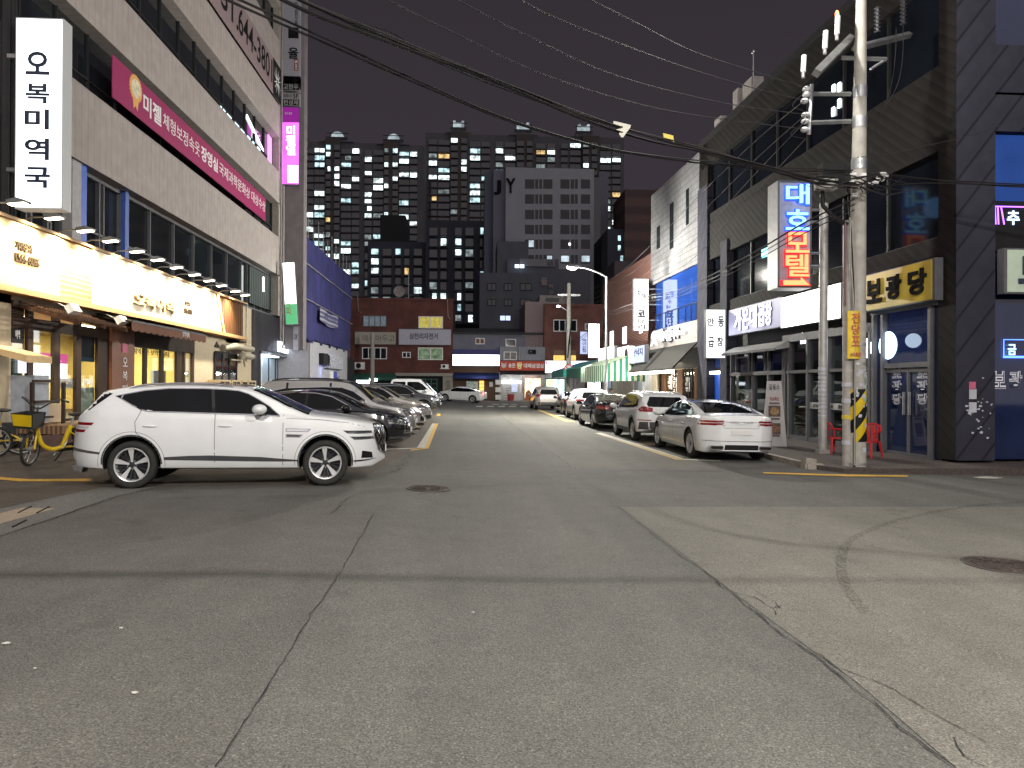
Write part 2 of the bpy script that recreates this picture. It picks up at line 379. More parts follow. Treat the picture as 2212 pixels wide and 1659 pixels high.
# marking paint
def paint(name, col):
    m = pm(name, col, .7, var=.25, scale=25, bump=.1); return m
m_yel = paint('yellow_road_paint', (.62, .36, .05)); m_wht = paint('white_road_paint', (.5, .48, .42)); m_yelf = paint('faded_yellow_paint', (.45, .33, .12))
Z4 = lambda x, y: ((900 + x * .45208) * .553, (1350 + y * .45208) * .553)
ZR = lambda x, y: ((2000 + x * .4973) * .553, (1400 + y * .4973) * .553)
def mark(pts, m, lift=.012, lab='yellow'): return gpoly('road_marking', pts, m, lift)
mark([Z4(1745, 675), Z4(1768, 675), Z4(1680, 890), Z4(1612, 887)], m_wht)
mark([Z4(1768, 675), Z4(1797, 675), Z4(1712, 893), Z4(1560, 912), Z4(1550, 903), Z4(1680, 890)], m_yel)
mark([Z4(1340, 897), Z4(1615, 887), Z4(1612, 893), Z4(1340, 905)], m_wht)
mark([Z4(1790, 590), Z4(1815, 590), Z4(1812, 610), Z4(1780, 610)], m_yel)
mark([ZR(645, 588), ZR(700, 588), ZR(1345, 792), ZR(1345, 800), ZR(1290, 800)], m_yelf)
mark([ZR(655, 589), ZR(1330, 790), ZR(1345, 790), ZR(700, 586)], m_wht, .016)
mark([ZR(1345, 792), ZR(1640, 806), ZR(1640, 812), ZR(1345, 800)], m_wht)
mark([ZR(970, 670), ZR(1290, 686), ZR(1290, 692), ZR(985, 677)], m_yelf)
mark([ZR(190, 405), ZR(225, 405), ZR(450, 490), ZR(490, 492), ZR(490, 500), ZR(425, 500)], m_yelf)
mark([ZR(320, 448), ZR(410, 448), ZR(412, 452), ZR(330, 452)], m_wht)
mark([(1648, 1021), (1820, 1026), (1960, 1028), (1962, 1031), (1820, 1030), (1650, 1024)], m_yel)
mark([(-40, 1029), (200, 1035), (196, 1041), (-40, 1034)], m_yel)
for a in (0, 1, 2, 3, 4):
    x = 1049 + a * 24; mark([(x - 20, 877), (x - 6, 877), (x - 6, 879.5), (x - 22, 879.5)], m_wht)
for a in (0, 1, 2):
    x = 1080 + a * 20; mark([(x - 16, 873), (x - 2, 873), (x - 2, 874.5), (x - 16, 874.5)], m_wht)
# cracks and seams
def crack(pts, w=.018, jit=.02, lift=.010, seed=1, sub=8):
    rnd = random.Random(seed); P = [G(*p) for p in pts]; path = []
    for a, b_ in zip(P, P[1:]):
        L_ = (b_ - a).length; n = max(2, int(L_ / .07)); nn_ = Vector((-(b_ - a).y, (b_ - a).x, 0)).normalized(); ph = rnd.uniform(0, 6)
        for k in range(n):
            q = a.lerp(b_, k / n); en = min(1, min(k, n - k) / 4); q = q + nn_ * jit * en * (1.3 * math.sin(k * .37 + ph) + .9 * math.sin(k * .93 + 2 * ph) + .6 * math.sin(k * 2.1 + ph))
            path.append(Vector((q.x + rnd.uniform(-jit, jit) * .6, q.y + rnd.uniform(-jit, jit) * .6, 0)))
    path.append(P[-1]); b = MB(); vs = []
    for i, p in enumerate(path):
        t = path[min(i + 1, len(path) - 1)] - path[max(0, i - 1)]; t.z = 0; t.normalize(); nn = Vector((-t.y, t.x, 0)); ww = w * rnd.uniform(.25, 1) / 2
        for s in (-1, 1):
            q = p + nn * ww * s; vs.append((q.x, q.y, gz(q.x, q.y) + lift))
    b.add(vs, [(2 * i, 2 * i + 1, 2 * i + 3, 2 * i + 2) for i in range(len(path) - 1)])
    return struct('road_crack', b, M['dark'])
ZB = lambda x, y: (1106 + x * .5, 1050.7 + y * .5)
ZA = lambda x, y: (x * .5, 1050.7 + y * .5)
crack([ZB(455, 88), ZB(640, 235), ZB(870, 400), ZB(975, 485), ZB(1110, 600), ZB(1250, 695), ZB(1420, 825), ZB(1600, 970), ZB(1760, 1110), ZB(1910, 1217)], .011, .010, seed=2)
crack([ZB(880, 415), ZB(930, 455), ZB(1050, 485), ZB(1130, 530), ZB(1140, 560)], .010, .02, seed=3)
crack([ZB(1130, 530), ZB(1165, 520)], .008, .015, seed=4)
crack([ZB(1050, 455), ZB(1130, 500), ZB(1160, 530)], .007, .02, seed=5)
crack([ZB(1020, 520), ZB(1090, 570), ZB(1110, 600)], .010, .02, seed=6)
crack([ZB(1260, 705), ZB(1340, 730), ZB(1400, 785), ZB(1540, 835), ZB(1660, 885), ZB(1780, 965), ZB(1900, 1030), ZB(2050, 1115)], .008, .015, seed=7)
crack([ZB(1280, 710), ZB(1390, 800), ZB(1440, 830)], .006, .01, seed=8)
crack([ZB(1650, 1020), ZB(1660, 1050), ZB(1720, 1075)], .008, .012, seed=9)
crack([ZB(1910, 1090), ZB(1950, 1170), ZB(2040, 1217)], .007, .012, seed=10)
crack([ZA(1612, 125), ZA(1510, 310), ZA(1440, 420), ZA(1300, 630), ZA(1180, 830), ZA(1060, 1020), ZA(930, 1217)], .009, .007, seed=11)
crack([ZA(1502, 52), ZA(1428, 122)], .014, .015, seed=12)
crack([(806, 1113), (714, 1112)], .004, .006, seed=13)
crack([(752, 1077), (680, 1073), (560, 1074), (350, 1078)], .012, .03, seed=14)
crack([(250, 1076), (0, 1160), (-60, 1180)], .014, .02, seed=15)
crack([Z4(1570, 925), Z4(1440, 1085), Z4(1380, 1100)], .03, .04, seed=16)
crack([(1060, 880), (1115, 924), (1243, 1014), (1400, 1017), (1560, 1019)], .022, .02, seed=17)
crack([(1340, 1095), (1700, 1095), (2212, 1094)], .008, .01, seed=18)
# tyre marks
def stain(pts, w, col, seed=1, fade=False):
    m = pm('tyre_mark', col, .9, var=.2, scale=30)
    nt = m.node_tree; b = nt.nodes['Principled BSDF']
    tcx = nt.nodes.new('ShaderNodeTexCoord'); nz = nt.nodes.new('ShaderNodeTexNoise'); nz.inputs['Scale'].default_value = 30; nz.inputs['Detail'].default_value = 5
    mr = nt.nodes.new('ShaderNodeMapRange'); mr.inputs['From Min'].default_value = .4; mr.inputs['From Max'].default_value = .65; mr.inputs['To Max'].default_value = .35
    nt.links.new(tcx.outputs['Object'], nz.inputs['Vector']); nt.links.new(nz.outputs['Fac'], mr.inputs[0]); nt.links.new(mr.outputs[0], b.inputs['Alpha'])
    P = [G(*p) for p in pts]; path = []
    for i in range(len(P) - 1):
        p0, p1, p2, p3 = P[max(i - 1, 0)], P[i], P[i + 1], P[min(i + 2, len(P) - 1)]
        for k in range(8):
            t = k / 8; path.append(.5 * ((2 * p1) + (p2 - p0) * t + (2 * p0 - 5 * p1 + 4 * p2 - p3) * t * t + (3 * p1 - p0 - 3 * p2 + p3) * t ** 3))
    b = MB(); vs = []
    for i, p in enumerate(path):
        t = path[min(i + 1, len(path) - 1)] - path[max(0, i - 1)]; t.z = 0; t.normalize(); nn = Vector((-t.y, t.x, 0)) * w / 2
        vs += [(p.x + nn.x, p.y + nn.y, gz(p.x + nn.x, p.y + nn.y) + .008), (p.x - nn.x, p.y - nn.y, gz(p.x - nn.x, p.y - nn.y) + .008)]
    b.add(vs, [(2 * i, 2 * i + 1, 2 * i + 3, 2 * i + 2) for i in range(len(path) - 1)])
    struct('tyre_mark', b, m)
stain([ZB(2212, 68), ZB(1960, 90), ZB(1720, 135), ZB(1560, 185), ZB(1460, 240), ZB(1425, 300), ZB(1425, 380), ZB(1450, 450), ZB(1545, 570)], .1, (.03, .025, .02))
# manholes
m_iron = pm('rusty_iron', (.055, .04, .035), .7, metal=.3, var=.5, scale=30, bump=.8)
def manhole(px, py, dia, label):
    p = G(px, py); n = gnorm(p.x)
    M_ = Matrix.Translation(p + Vector((0, 0, .007))) @ Vector((0, 0, 1)).rotation_difference(n).to_matrix().to_4x4()
    t = thing('manhole_cover', label, 'manhole cover', M_, 'manhole covers in the asphalt')
    r = dia / 2; b = MB().lathe([(0, .006), (r * .86, .006), (r * .88, .001), (r * .9, .001)], 40)
    for k in range(12):
        a = k * math.pi / 6; b.tube([(r * .2 * math.cos(a), r * .2 * math.sin(a), .008), (r * .8 * math.cos(a), r * .8 * math.sin(a), .008)], .008, 6)
    for q in (.35, .55, .72): b.lathe([(r * q - .01, .006), (r * q - .006, .012), (r * q + .006, .012), (r * q + .01, .006)], 40)
    b.obj('lid', m_iron, t)
    MB().lathe([(r * .91, .001), (r * .92, .008), (r, .008), (r * 1.01, -.002)], 40).obj('rim', pm('iron_rim', (.08, .07, .065), .6, metal=.4), t)
manhole(926, 1056, .72, 'rusty manhole cover in the middle of the junction beyond the road seam')
manhole(2172, 1223, .78, 'round manhole cover cut by the edge of the warm asphalt patch')
# small litter lying on the road
lit_m = pm('pale_paper', (.5, .48, .44), .8)
for i, (x, y, lab) in enumerate(((1022, 1327, 'small pale paper scrap lying on the open asphalt'), (262, 1361, 'tiny pale paper scrap on the dim asphalt'), (13, 1394, 'pale scrap lying at the very edge of the dim asphalt'),
        (75, 1449, 'crumpled pale scrap below the other scraps on the dim asphalt'), (290, 1502, 'pale folded scrap lowest on the asphalt'), (1025 + 475, 1760 * 0 + 982, 'white scrap beside the yellow parking line'), (945, 1058 + 12, 'white scrap just below the central manhole cover'))):
    p = G(x, y); b = MB(); r = .009 * (1 + .4 * (i % 3)); an = i * 1.3
    b.prism([(r * math.cos(an + k * 1.256) * (1.6 if k % 2 else .9), r * math.sin(an + k * 1.256)) for k in range(5)], 0, .006, 'z')
    o = b.obj('paper_scrap', lit_m, None, Matrix.Translation(p + Vector((0, 0, .012)))); tag(o, lab, 'litter', 'scraps of litter on the road')
# sidewalk on the right
def poly_top(name, P, z, m, thick, kindname='structure'):
    b = MB(); n = len(P); b.add([(x, y, gz(x, y) + z) for x, y in P] + [(x, y, gz(x, y) + z - thick) for x, y in P], [tuple(range(n))] + [(i, (i + 1) % n, (i + 1) % n + n, i + n) for i in range(n)])
    o = struct(name, b, m); return o
m_walk = pm('brown_paving', (.065, .05, .045), .9, var=.3, scale=14, bump=.4)
k0 = G(1671, 992); k1 = G(1747, 1012); k2 = G(1822, 1022); k3 = G(2300, 1024)
KX = k0.x
poly_top('sidewalk', [(k0.x, k0.y), (k1.x, k1.y), (k2.x + .0, k2.y), (k3.x + 30, k3.y), (50, 22), (11.6, 22), (10.5, 60), (10, 74), (KX - .1, 74)], .10, m_walk, .25)
m_kerb = pm('kerb_concrete', (.3, .27, .23), .85, var=.25, scale=9, bump=.3)
b = MB(); P = [(KX - .16, 74), (k0.x - .15, k0.y - .1), (k1.x - .1, k1.y - .16), (k1.x + .25, k1.y - .2)]
for (xa, ya), (xb, yb) in zip(P, P[1:]):
    d = Vector((xb - xa, yb - ya, 0)); n = Vector((-d.y, d.x, 0)).normalized() * .16
    vs = []
    for zz in (-.1, .125):
        for x, y in ((xa, ya), (xb, yb), (xb + n.x, yb + n.y), (xa + n.x, ya + n.y)): vs.append((x, y, gz(x, y) + zz))
    b.add(vs, [(0, 1, 2, 3), (4, 5, 6, 7), (0, 1, 5, 4), (1, 2, 6, 5), (2, 3, 7, 6), (3, 0, 4, 7)])
struct('kerb', b, m_kerb)
# left forecourt under the bicycles
poly_top('forecourt', [(-9.9, 12.9), (-8.4, 12.9), (-8.4, 37), (-9.9, 37)], .02, m_old, .1)
# lamps out of frame that light the junction
WARM = (1.0, .90, .78)
street_lamp(-4.6, -5.5, 8.6, 2.6, 1.5, 5000, (1, .95, .87), 'grey street lamp behind the viewer over the junction', rad=.03)
street_lamp(10.0, -2.5, 8.8, -3.0, 2.0, 6000, (1, .95, .86), 'grey street lamp beside the right corner out over the junction')
# lamp visible along the row of cars
b = AT(1309, 880, 37.5); hd = AT(1247, 582, 37.0)
street_lamp(b.x, b.y, hd.z - gz(b.x, b.y) - .3, hd.x - b.x, -.4, 11000, (1, .97, .86), 'tall curved arm street lamp lit above the right row of cars', lit=60)
# ================================================================ left: tiled office building with the soup restaurant
def lbox(fr, px0, px1, y0, y1, z0, z1, mb, mi=0):
    mb.box(fr.u(px0), fr.u(px1), y0, y1, z0, z1, mi)
tile = wavemat('pinkish_ceramic_cladding', (.46, .41, .39), (.40, .355, .335), 1.05, 'X', thr=.06, sharp=.04, rough=.75)
stucco = pm('grey_stucco', (.36, .33, .29), .9, var=.12, scale=6, bump=.2)
bld = thing('office_building', 'grey tiled office building with dark ribbon windows above the soup restaurant', 'building', FL.M)
U0, U1 = 5.0, FL.u(603)
b = MB(); b.box(U0, U1, .5, 16, 5.2, 27); b.obj('wall', M['concrete'], bld)
zb = [7.35, 9.35, 11.05, 12.7, 14.4, 16.1, 17.8, 19.4, 21.1, 27]
for k in range(0, 9, 2):
    q = MB(); z0, z1 = zb[k], zb[k + 1]
    q.prism([(-.12, z0), (.5, z0), (.5, z1 - .02), (.15, z1 - .02), (-.05, z1), (-.12, z1 - .1)], U0, U1, 'x')
    q.obj('spandrel', tile, bld)
# sloping soffit trim below lowest spandrel
wins = [(9.35, 11.05), (12.7, 14.4), (16.1, 17.8), (19.4, 21.1)]
rn = random.Random(3)
for (z0, z1) in wins:
    n = 11
    for i in range(n):
        a = U0 + (U1 - .6 - U0) * i / n; c = U0 + (U1 - .6 - U0) * (i + 1) / n
        MB().box(a + .02, c - .02, .30, .34, z0, z1).obj('window', M['winglass'], bld)
    q = MB()
    for i in range(n * 2 + 1):
        a = U0 + (U1 - .6 - U0) * i / (n * 2); q.box(a - .025, a + .025, .24, .32, z0, z1)
    q.box(U0, U1, .24, .32, z0 + .45, z0 + .49); q.obj('mullions', M['dark'], bld)
MB().box(U1 - .6, U1 + .02, -.06, .5, 5.3, 27).obj('corner_pier', stucco, bld)
# lit room squares seen low in the third floor band
el = em('lit_blue_window', (.65, .9, 1), 1.6)
for k, (x0, x1) in enumerate(((488, 498), (502, 511), (516, 527), (531, 541))):
    u0, u1 = FL.u(x0), FL.u(x1); MB().box(u0, u1, .27, .29, 12.78, 13.12).obj('lit_pane', el, bld)
for k, (x0, x1, dz) in enumerate(((545, 551, .0), (556, 561, .0), (566, 572, .0))):
    u0, u1 = FL.u(x0), FL.u(x1); MB().box(u0, u1, .27, .29, 12.78, 13.2).obj('lit_pane', el, bld)
q = MB(); u0, u1 = FL.u(543), FL.u(578); q.prism([(u0, 13.9), (u1, 13.2), (u1, 13.3), (u0, 14.05)], .25, .28, 'y'); q.obj('ceiling_light', em('tube_light', (.8, .92, 1), 4), bld)
MB().box(FL.u(586), FL.u(594), .22, .26, 12.75, 14.3).obj('lit_pane', em('magenta_pane', (1, .35, 1), 1.2), bld)
# second floor: windows between shop sign and lowest spandrel
q = MB()
Z2 = lambda x, y: (x * .3, 414.75 + y * .3)
u = FL.u
q.box(U0, U1 - .6, .33, .36, 5.2, 7.35); q.obj('window_band', M['winglass'], bld)
fr_ = MB()
for x in (0, 31, 46, 76, 87, 122, 128, 147, 150, 231, 240, 276): fr_.box(u(x) - .03, u(x) + .03, .22, .33, 5.25, 7.3)
for x in (340, 390, 432, 470, 502, 532, 545, 560, 575, 590): fr_.box(u(x) - .025, u(x) + .025, .24, .33, 5.25, 7.3)
fr_.box(U0, U1 - .6, .22, .33, 5.25, 5.33); fr_.box(U0, U1 - .6, .22, .33, 5.78, 5.84); fr_.box(U0, U1 - .6, .22, .33, 7.25, 7.35)
fr_.obj('window_frame', M['alu'], bld)
MB().box(u(152), u(171), -.02, .35, 5.2, 7.35).obj('pier', pm('pale_pier', (.42, .41, .42), .8), bld)
MB().box(u(171), u(185), .0, .35, 5.2, 7.35).obj('pier', pm('blue_pier', (.02, .10, .55), .5), bld, label='bright blue painted pier')
MB().box(u(276), u(284), .1, .35, 5.2, 7.35).obj('pier', pm('blue_pier_dim', (.03, .08, .33), .5), bld, label='narrow dull blue pier')
MB().box(u(548), u(598), .20, .26, 5.5, 7.2).obj('blinds', wavemat('grey_blinds', (.10, .12, .12), (.05, .06, .06), .9, 'X', sharp=.3), bld)
MB().box(u(575), u(577), .16, .19, 6.3, 7.0).obj('lit_pane', em('slit_light', (1, 1, .95), 5), bld)
# drainpipes at the right end and the left
for x, r in ((601, .05), (606, .06), (610, .04)):
    d = -.1; uu = FL.u(x, d)
    MB().tube([(uu, d - .1, 3.6), (uu, d - .1, 27)], r, 8).obj('drainpipe', M['concrete'], bld, smooth=True)
for x, r in ((6, .09), (20, .05), (28, .04)):
    uu = FL.u(x, -.2); MB().tube([(uu, -.2, 3.9), (uu, -.2, 20)], r, 8).obj('drainpipe', M['dark'], bld, smooth=True)
# ---- ground floor of the restaurant
WALLC = pm('ochre_stucco', (.50, .42, .30), .9, var=.1, scale=7, bump=.2)
E1 = lambda x, y: (x * .1833, 636 + y * .1833)
ZS = 5.17
gw = MB()
gw.box(u(-60), u(23), 0, .25, .0, 3.9)            # left pier
gw.box(u(417), u(543), 0, .25, .0, 3.9)           # right wall
gw.box(u(-60), u(543), 0, .25, 3.45, ZS)
gw.obj('wall', WALLC, bld)
MB().box(u(-60), u(543), .25, 7, -.1, .82).obj('wall', M['wooddark'], bld)   # raised floor
# interior room, lit
room = pm('yellow_interior_wall', (.72, .55, .20), .9, var=.05)
rm = MB(); rm.box(u(-20), u(430), 4.6, 4.7, .8, 3.5); rm.box(u(-20), u(-19), .3, 4.6, .8, 3.5); rm.box(u(430), u(432), .3, 4.6, .8, 3.5)
rm.obj('interior_wall', room, bld)
MB().box(u(-20), u(430), .25, 4.7, 3.45, 3.55).obj('ceiling', M['cream'], bld)
for x in (60, 150, 300, 380):
    MB().box(u(x) - .5, u(x) + .5, 1.4, 1.6, 3.38, 3.44).obj('ceiling_lamp', em('warm_ceiling_lamp', (1, .86, .55), 12), bld)
    arealamp('lamp_light', FL.M @ Vector((u(x), 2.2, 3.35)), (0, 0, 0), 1.5, 1.5, 330, (1, .85, .55))
ct = MB()
for x0, x1 in ((70, 108), (128, 165)): ct.box(u(x0), u(x1), .9, 1.5, 1.55, 1.62); ct.box(u(x0), u(x1), 1.0, 1.4, .85, 1.5)
ct.obj('counter', M['dark'], bld)
MB().box(u(128), u(212), .8, .85, 1.85, 2.25).obj('menu_panel', em('menu_white', (1, .98, .98), 2.5), bld)
MB().box(u(128), u(212), .79, .86, 2.26, 2.5).obj('menu_panel', em('menu_pink', (1, .12, .4), 1.2), bld)
MB().box(u(282), u(350), .9, .95, 1.75, 2.4).obj('menu_panel', em('menu_white2', (1, .98, .95), 3.0), bld)
MB().box(u(384), u(408), .8, .9, 1.5, 2.2).obj('fridge', pm('pale_blue', (.35, .4, .55), .4), bld)
MB().box(u(152), u(171), 2.2, 2.25, 2.95, 3.3).obj('hanging_board', M['black'], bld)
text('lettering', '五', u(156), u(167), 3.0, 3.26, 2.19, M['cream'], bld)
pi = MB()
for i in range(6): pi.box(u(320) + i * .55, u(320) + i * .55 + .5, .45, .9, .85, 1.35 + .12 * (i % 3))
pi.obj('stacked_boxes', pm('cardboard', (.45, .33, .18), .9), bld)
# timber frame of the shopfront
tf = MB()
for x0, x1 in ((56, 68), (112.5, 126), (161, 172), (208, 217), (217, 232), (309, 315), (345, 351), (379, 390), (395, 398), (413, 417)):
    tf.box(u(x0), u(x1), -.04, .04, .82, 3.5)
tf.box(u(23), u(281), -.05, .12, 2.95, 3.2); tf.box(u(23), u(281), -.05, .12, 3.4, 3.52)
tf.box(u(281), u(417), -.05, .12, 2.83, 3.5)
tf.box(u(23), u(417), -.05, .12, .78, .86)
tf.obj('timber_frame', M['wooddark'], bld)
for x0, x1 in ((23, 56), (68, 112.5), (126, 161), (172, 208), (281, 309), (315, 345), (351, 379), (390, 413)):
    MB().box(u(x0), u(x1), .02, .035, .86, 2.95).obj('window_pane', M['clear'], bld)
dsh = wavemat('louvre_shade', (.12, .09, .06), (.03, .02, .02), 6, 'Z', sharp=.3)
MB().box(u(23), u(56), .05, .08, 2.2, 3.4).obj('shade', dsh, bld); MB().box(u(23), u(56), .09, .1, .86, 3.4).obj('backing', M['dark'], bld)
MB().box(u(172), u(208), .05, .08, 2.3, 2.95).obj('shade', M['dark'], bld)
MB().box(u(172), u(208), .05, .07, .88, 1.62).obj('frosted_film', pm('frosted_green', (.42, .44, .36), .5), bld)
text('lettering', '오복미역', u(178), u(200), 1.68, 1.86, .0, M['wletter'], bld, bold=.02)
text('lettering', '오복미역국', u(134), u(158), 1.66, 1.80, .0, M['concrete'], bld)
MB().box(u(128), u(160), .03, .05, 1.6, 1.85).obj('frosted_film', pm('frosted_white', (.6, .55, .5), .5), bld)
text('lettering', '미역국은 보약입니다.', u(287), u(366), 2.62, 2.80, .0, M['letter'], bld)
# posters
ps = MB(); ps.box(u(23), u(47), -.02, 0, 2.62, 2.95); ps.obj('poster', M['dark'], bld)
text('lettering', '미역', u(30), u(39), 2.7, 2.9, -.025, M['wletter'], bld)
MB().box(u(23), u(46), -.02, 0, 2.28, 2.6).obj('poster', pm('poster_paper', (.55, .5, .45), .8), bld)
text('lettering', '포장됩니다', u(29), u(43), 2.4, 2.5, -.025, M['letter'], bld)
MB().box(u(38), u(55), -.02, 0, 1.95, 2.3).obj('poster', em('lit_poster', (.8, .85, 1), 1.0), bld)
# grey cabinet and small canopy at far left
MB().box(u(22), u(56), -.5, .0, .85, 1.9).obj('cabinet', pm('grey_cabinet', (.33, .36, .42), .7), bld)
can = MB().prism([(-.9, 2.3), (-.02, 2.52), (-.02, 2.4), (-.9, 2.15)], FL.u(56, -.9), FL.u(112, -.9), 'x'); can.obj('small_canopy', pm('canopy_cream', (.72, .5, .25), .7), bld)
MB().box(u(58), u(111), -.25, -.1, .82, 1.25).obj('planter_box', pm('pale_board', (.45, .36, .26), .8), bld)
rk = MB()
for z in (1.75, 1.3, .95): rk.box(u(8), u(55), -.62, -.58, z, z + .05)
for x in (8, 80): rk.box(u(x) - .04, u(x) + .04, -.62, -.56, .3, 1.75)
rk.obj('rack', M['wooddark'], bld)
# brown panel with vertical lettering
MB().box(u(232), u(281), -.12, .12, .82, 3.3).obj('brown_panel', pm('rust_panel', (.20, .07, .03), .6, var=.1), bld)
for ch, z in (('오', 2.22), ('복', 1.83), ('미', 1.44)): text('lettering', ch, u(255), u(265), z, z + .26, -.125, M['wletter'], bld)
o = MB().box(u(253), u(264), -.14, -.125, 2.62, 2.86).obj('seal_mark', pm('pink_seal', (.55, .1, .2), .6), bld)
# deck and low wall in front
dk = MB(); dk.box(u(20), u(300), -1.15, 0, .62, .8)
dk.obj('deck', wavemat('deck_boards', (.30, .19, .11), (.14, .08, .05), 3.2, 'Y', sharp=.3), bld)
MB().box(u(-40), u(300), -1.1, -1.0, -.1, .62).obj('deck_skirt', pm('dark_red_skirt', (.08, .035, .025), .8, var=.3), bld)
# wooden lath canopy over the door
lc = MB(); a0, a1 = FL.u(163, -1.25), FL.u(270, -1.25)
for k in range(8):
    t_ = k / 7; y = -1.25 + 1.2 * t_; z = 3.13 + .38 * t_
    lc.box(a0, a1, y - .03, y + .03, z, z + .03)
for x in (a0, a0 + (a1 - a0) * .5, a1 - .06): lc.add([(x, -1.3, 3.03), (x + .07, -1.3, 3.03), (x + .07, 0, 3.41), (x, 0, 3.41), (x, -1.3, 3.12), (x + .07, -1.3, 3.12), (x + .07, 0, 3.5), (x, 0, 3.5)], [(0, 1, 2, 3), (4, 5, 6, 7), (0, 1, 5, 4), (1, 2, 6, 5), (2, 3, 7, 6), (3, 0, 4, 7)])
lc.obj('lath_canopy', M['wood'], bld)
# small framed window, vents
MB().box(u(461), u(508), -.05, .1, 1.85, 3.0).obj('window', M['winglass'], bld)
q = MB()
for x in (461, 477, 492, 508): q.box(u(x) - .03, u(x) + .03, -.08, -.04, 1.85, 3.0)
for z in (1.82, 2.45, 2.98): q.box(u(461), u(508), -.08, -.04, z, z + .06)
q.obj('window_frame', M['dark'], bld)
MB().prism([(u(461) + .0, 3.18), (u(473), 3.18), (u(467), 3.42)], -.03, .0, 'y').obj('house_vent', M['dark'], bld)
d_ = MB(); d_.tube([(u(476), -.1, 3.2), (u(490), -.35, 3.3), (u(525), -.38, 3.28)], .13, 12); d_.tube([(u(503), -.4, 2.98), (u(523), -.4, 2.95)], .14, 12)
d_.tube([(u(505), -.4, 2.85), (u(508), -.4, 2.5)], .04, 8)
d_.obj('vent_duct', pm('dusty_duct', (.42, .38, .3), .6, metal=.3), bld, smooth=True)
# air-con condensers / crates on a ledge
wl = MB(); uu = u(529, -.15)
wl.tube([(uu, -.2, 3.95 + 1.2), (uu, -.2, 2.75), (u(500, -.2), -.2, 2.75)], .035, 8); wl.obj('conduit', M['cream'], bld, smooth=True)
for k, (x0, x1) in enumerate(((447, 474), (477, 497), (500, 512), (514, 531))):
    q = thing('vent_crate', ['cream slatted crate under the small window, nearest the restaurant door', 'cream crate with grey door, second under the small window', 'narrow cream crate, third under the small window', 'cream crate beside the white conduit pipe'][k], 'crate', FL.at(u(x0), -.45, 1.16), 'cream crates stacked below the vent duct')
    W_ = u(x1) - u(x0)
    MB().box(0, W_, 0, .4, 0, .75).obj('body', pm('cream_plastic', (.55, .42, .24), .6), q)
    g_ = MB()
    for i in range(4):
        for j in range(2): g_.box(W_ * (.1 + j * .42), W_ * (.1 + j * .42) + W_ * .34, -.012, .0, .1 + i * .16, .2 + i * .16)
    g_.obj('grille', M['dark'], q)
MB().box(u(440), u(535), -.5, .0, 1.05, 1.16).obj('ledge', M['concrete'], bld)
MB().box(u(440), u(535), -.3, .0, .0, 1.05).obj('ledge_base', WALLC, bld)
# ---- the restaurant sign board (lit from above by arm lamps)
us = lambda px: FL.u(px, -.34)
sg = thing('shop_sign', 'long cream restaurant sign board over the soup shop, washed by arm lamps', 'sign', FL.at(0, 0, 3.76))
H_ = 1.40
MB().box(us(-80), us(532), -.38, -.02, -.12, -.0).obj('bottom_trim', pm('trim_wood', (.5, .3, .13), .6), sg)
MB().box(us(-80), us(532), -.40, -.02, H_, H_ + .07).obj('top_trim', pm('trim_wood2', (.4, .25, .12), .6), sg)
MB().box(us(-80), us(130.5), -.32, -.02, 0, H_).obj('panel', pm('sign_orange_cream', (.74, .54, .28), .6, var=.06, scale=1.5), sg)
MB().box(us(130.8), us(199), -.30, -.02, 0, H_).obj('wood_panel', wavemat('pale_planks', (.62, .40, .20), (.45, .27, .12), 2.5, 'Z', dist=1.5, sharp=.4), sg)
cp = MB().prism([(us(199.3), 0), (us(480), 0), (us(465), H_), (us(199.3), H_)], -.34, -.02, 'y'); cp.obj('panel', pm('sign_cream', (.85, .76, .56), .6, var=.04, scale=1.5), sg)
fp = MB().prism([(us(480), 0), (us(484), 0), (us(469), H_), (us(465), H_)], -.38, -.02, 'y'); fp.obj('slanted_trim', pm('trim_yellow', (.7, .5, .2), .5), sg)
sw = MB(); sw.prism([(us(484), 0), (us(530), 0), (us(530), H_), (us(469), H_)], -.22, -.02, 'y'); sw.obj('slat_panel', wavemat('orange_slats', (.20, .085, .025), (.05, .02, .01), 1.3, 'X', sharp=.2), sg)
dk_ = pm('bronze_letters', (.06, .035, .01), .5)
text('lettering', '가맹문의', us(30), us(65), .80, 1.0, -.33, dk_, sg, ext=.04); text('lettering', '1566-6096', us(30), us(82), .54, .74, -.33, dk_, sg, ext=.04)
br_ = pm('brown_letters', (.6, .42, .2), .6)
text('lettering', '오복미역', us(285), us(371), .22, .62, -.35, br_, sg, ext=.08, bold=.03)
text('lettering', '조정점', us(396), us(408), .62, .78, -.35, dk_, sg, ext=.03); text('lettering', '905-4300', us(395), us(412), .36, .54, -.35, dk_, sg, ext=.03)
hs = MB()
for x in (30, 60, 120): pass
# arm lamps
proto = None
lampx = [34, 112, 180, 235, 292, 337, 378, 417, 449, 476, 506, 527]
Lh = thing('sign_lamp', '', 'sign lamp', FL.at(0, 0, ZS), 'arm lamps along the restaurant sign')
MB().tube([(0, -.1, .02), (0, -.45, .16), (0, -.85, .17)], .018, 8).obj('arm', M['steel'], Lh, smooth=True)
MB().prism([(-.75, .12), (-1.1, .16), (-1.12, .2), (-.95, .25), (-.75, .2)], -.11, .11, 'x').obj('housing', M['steel'], Lh)
MB().add([(-.1, -.77, .115), (.1, -.77, .115), (.1, -1.08, .15), (-.1, -1.08, .15)], [(0, 1, 2, 3)]).obj('lens', em('halogen_lens', (1, .85, .6), 25), Lh)
labs = ['nearest the white vertical sign', 'second from the white vertical sign', 'third from the white vertical sign', 'fourth from the white vertical sign', 'left of the middle of the board', 'just left of the brown letters', 'above the brown letters', 'right of the brown letters', 'above the small phone number', 'above the slanted trim', 'above the wooden slats', 'at the end above the white conduit']
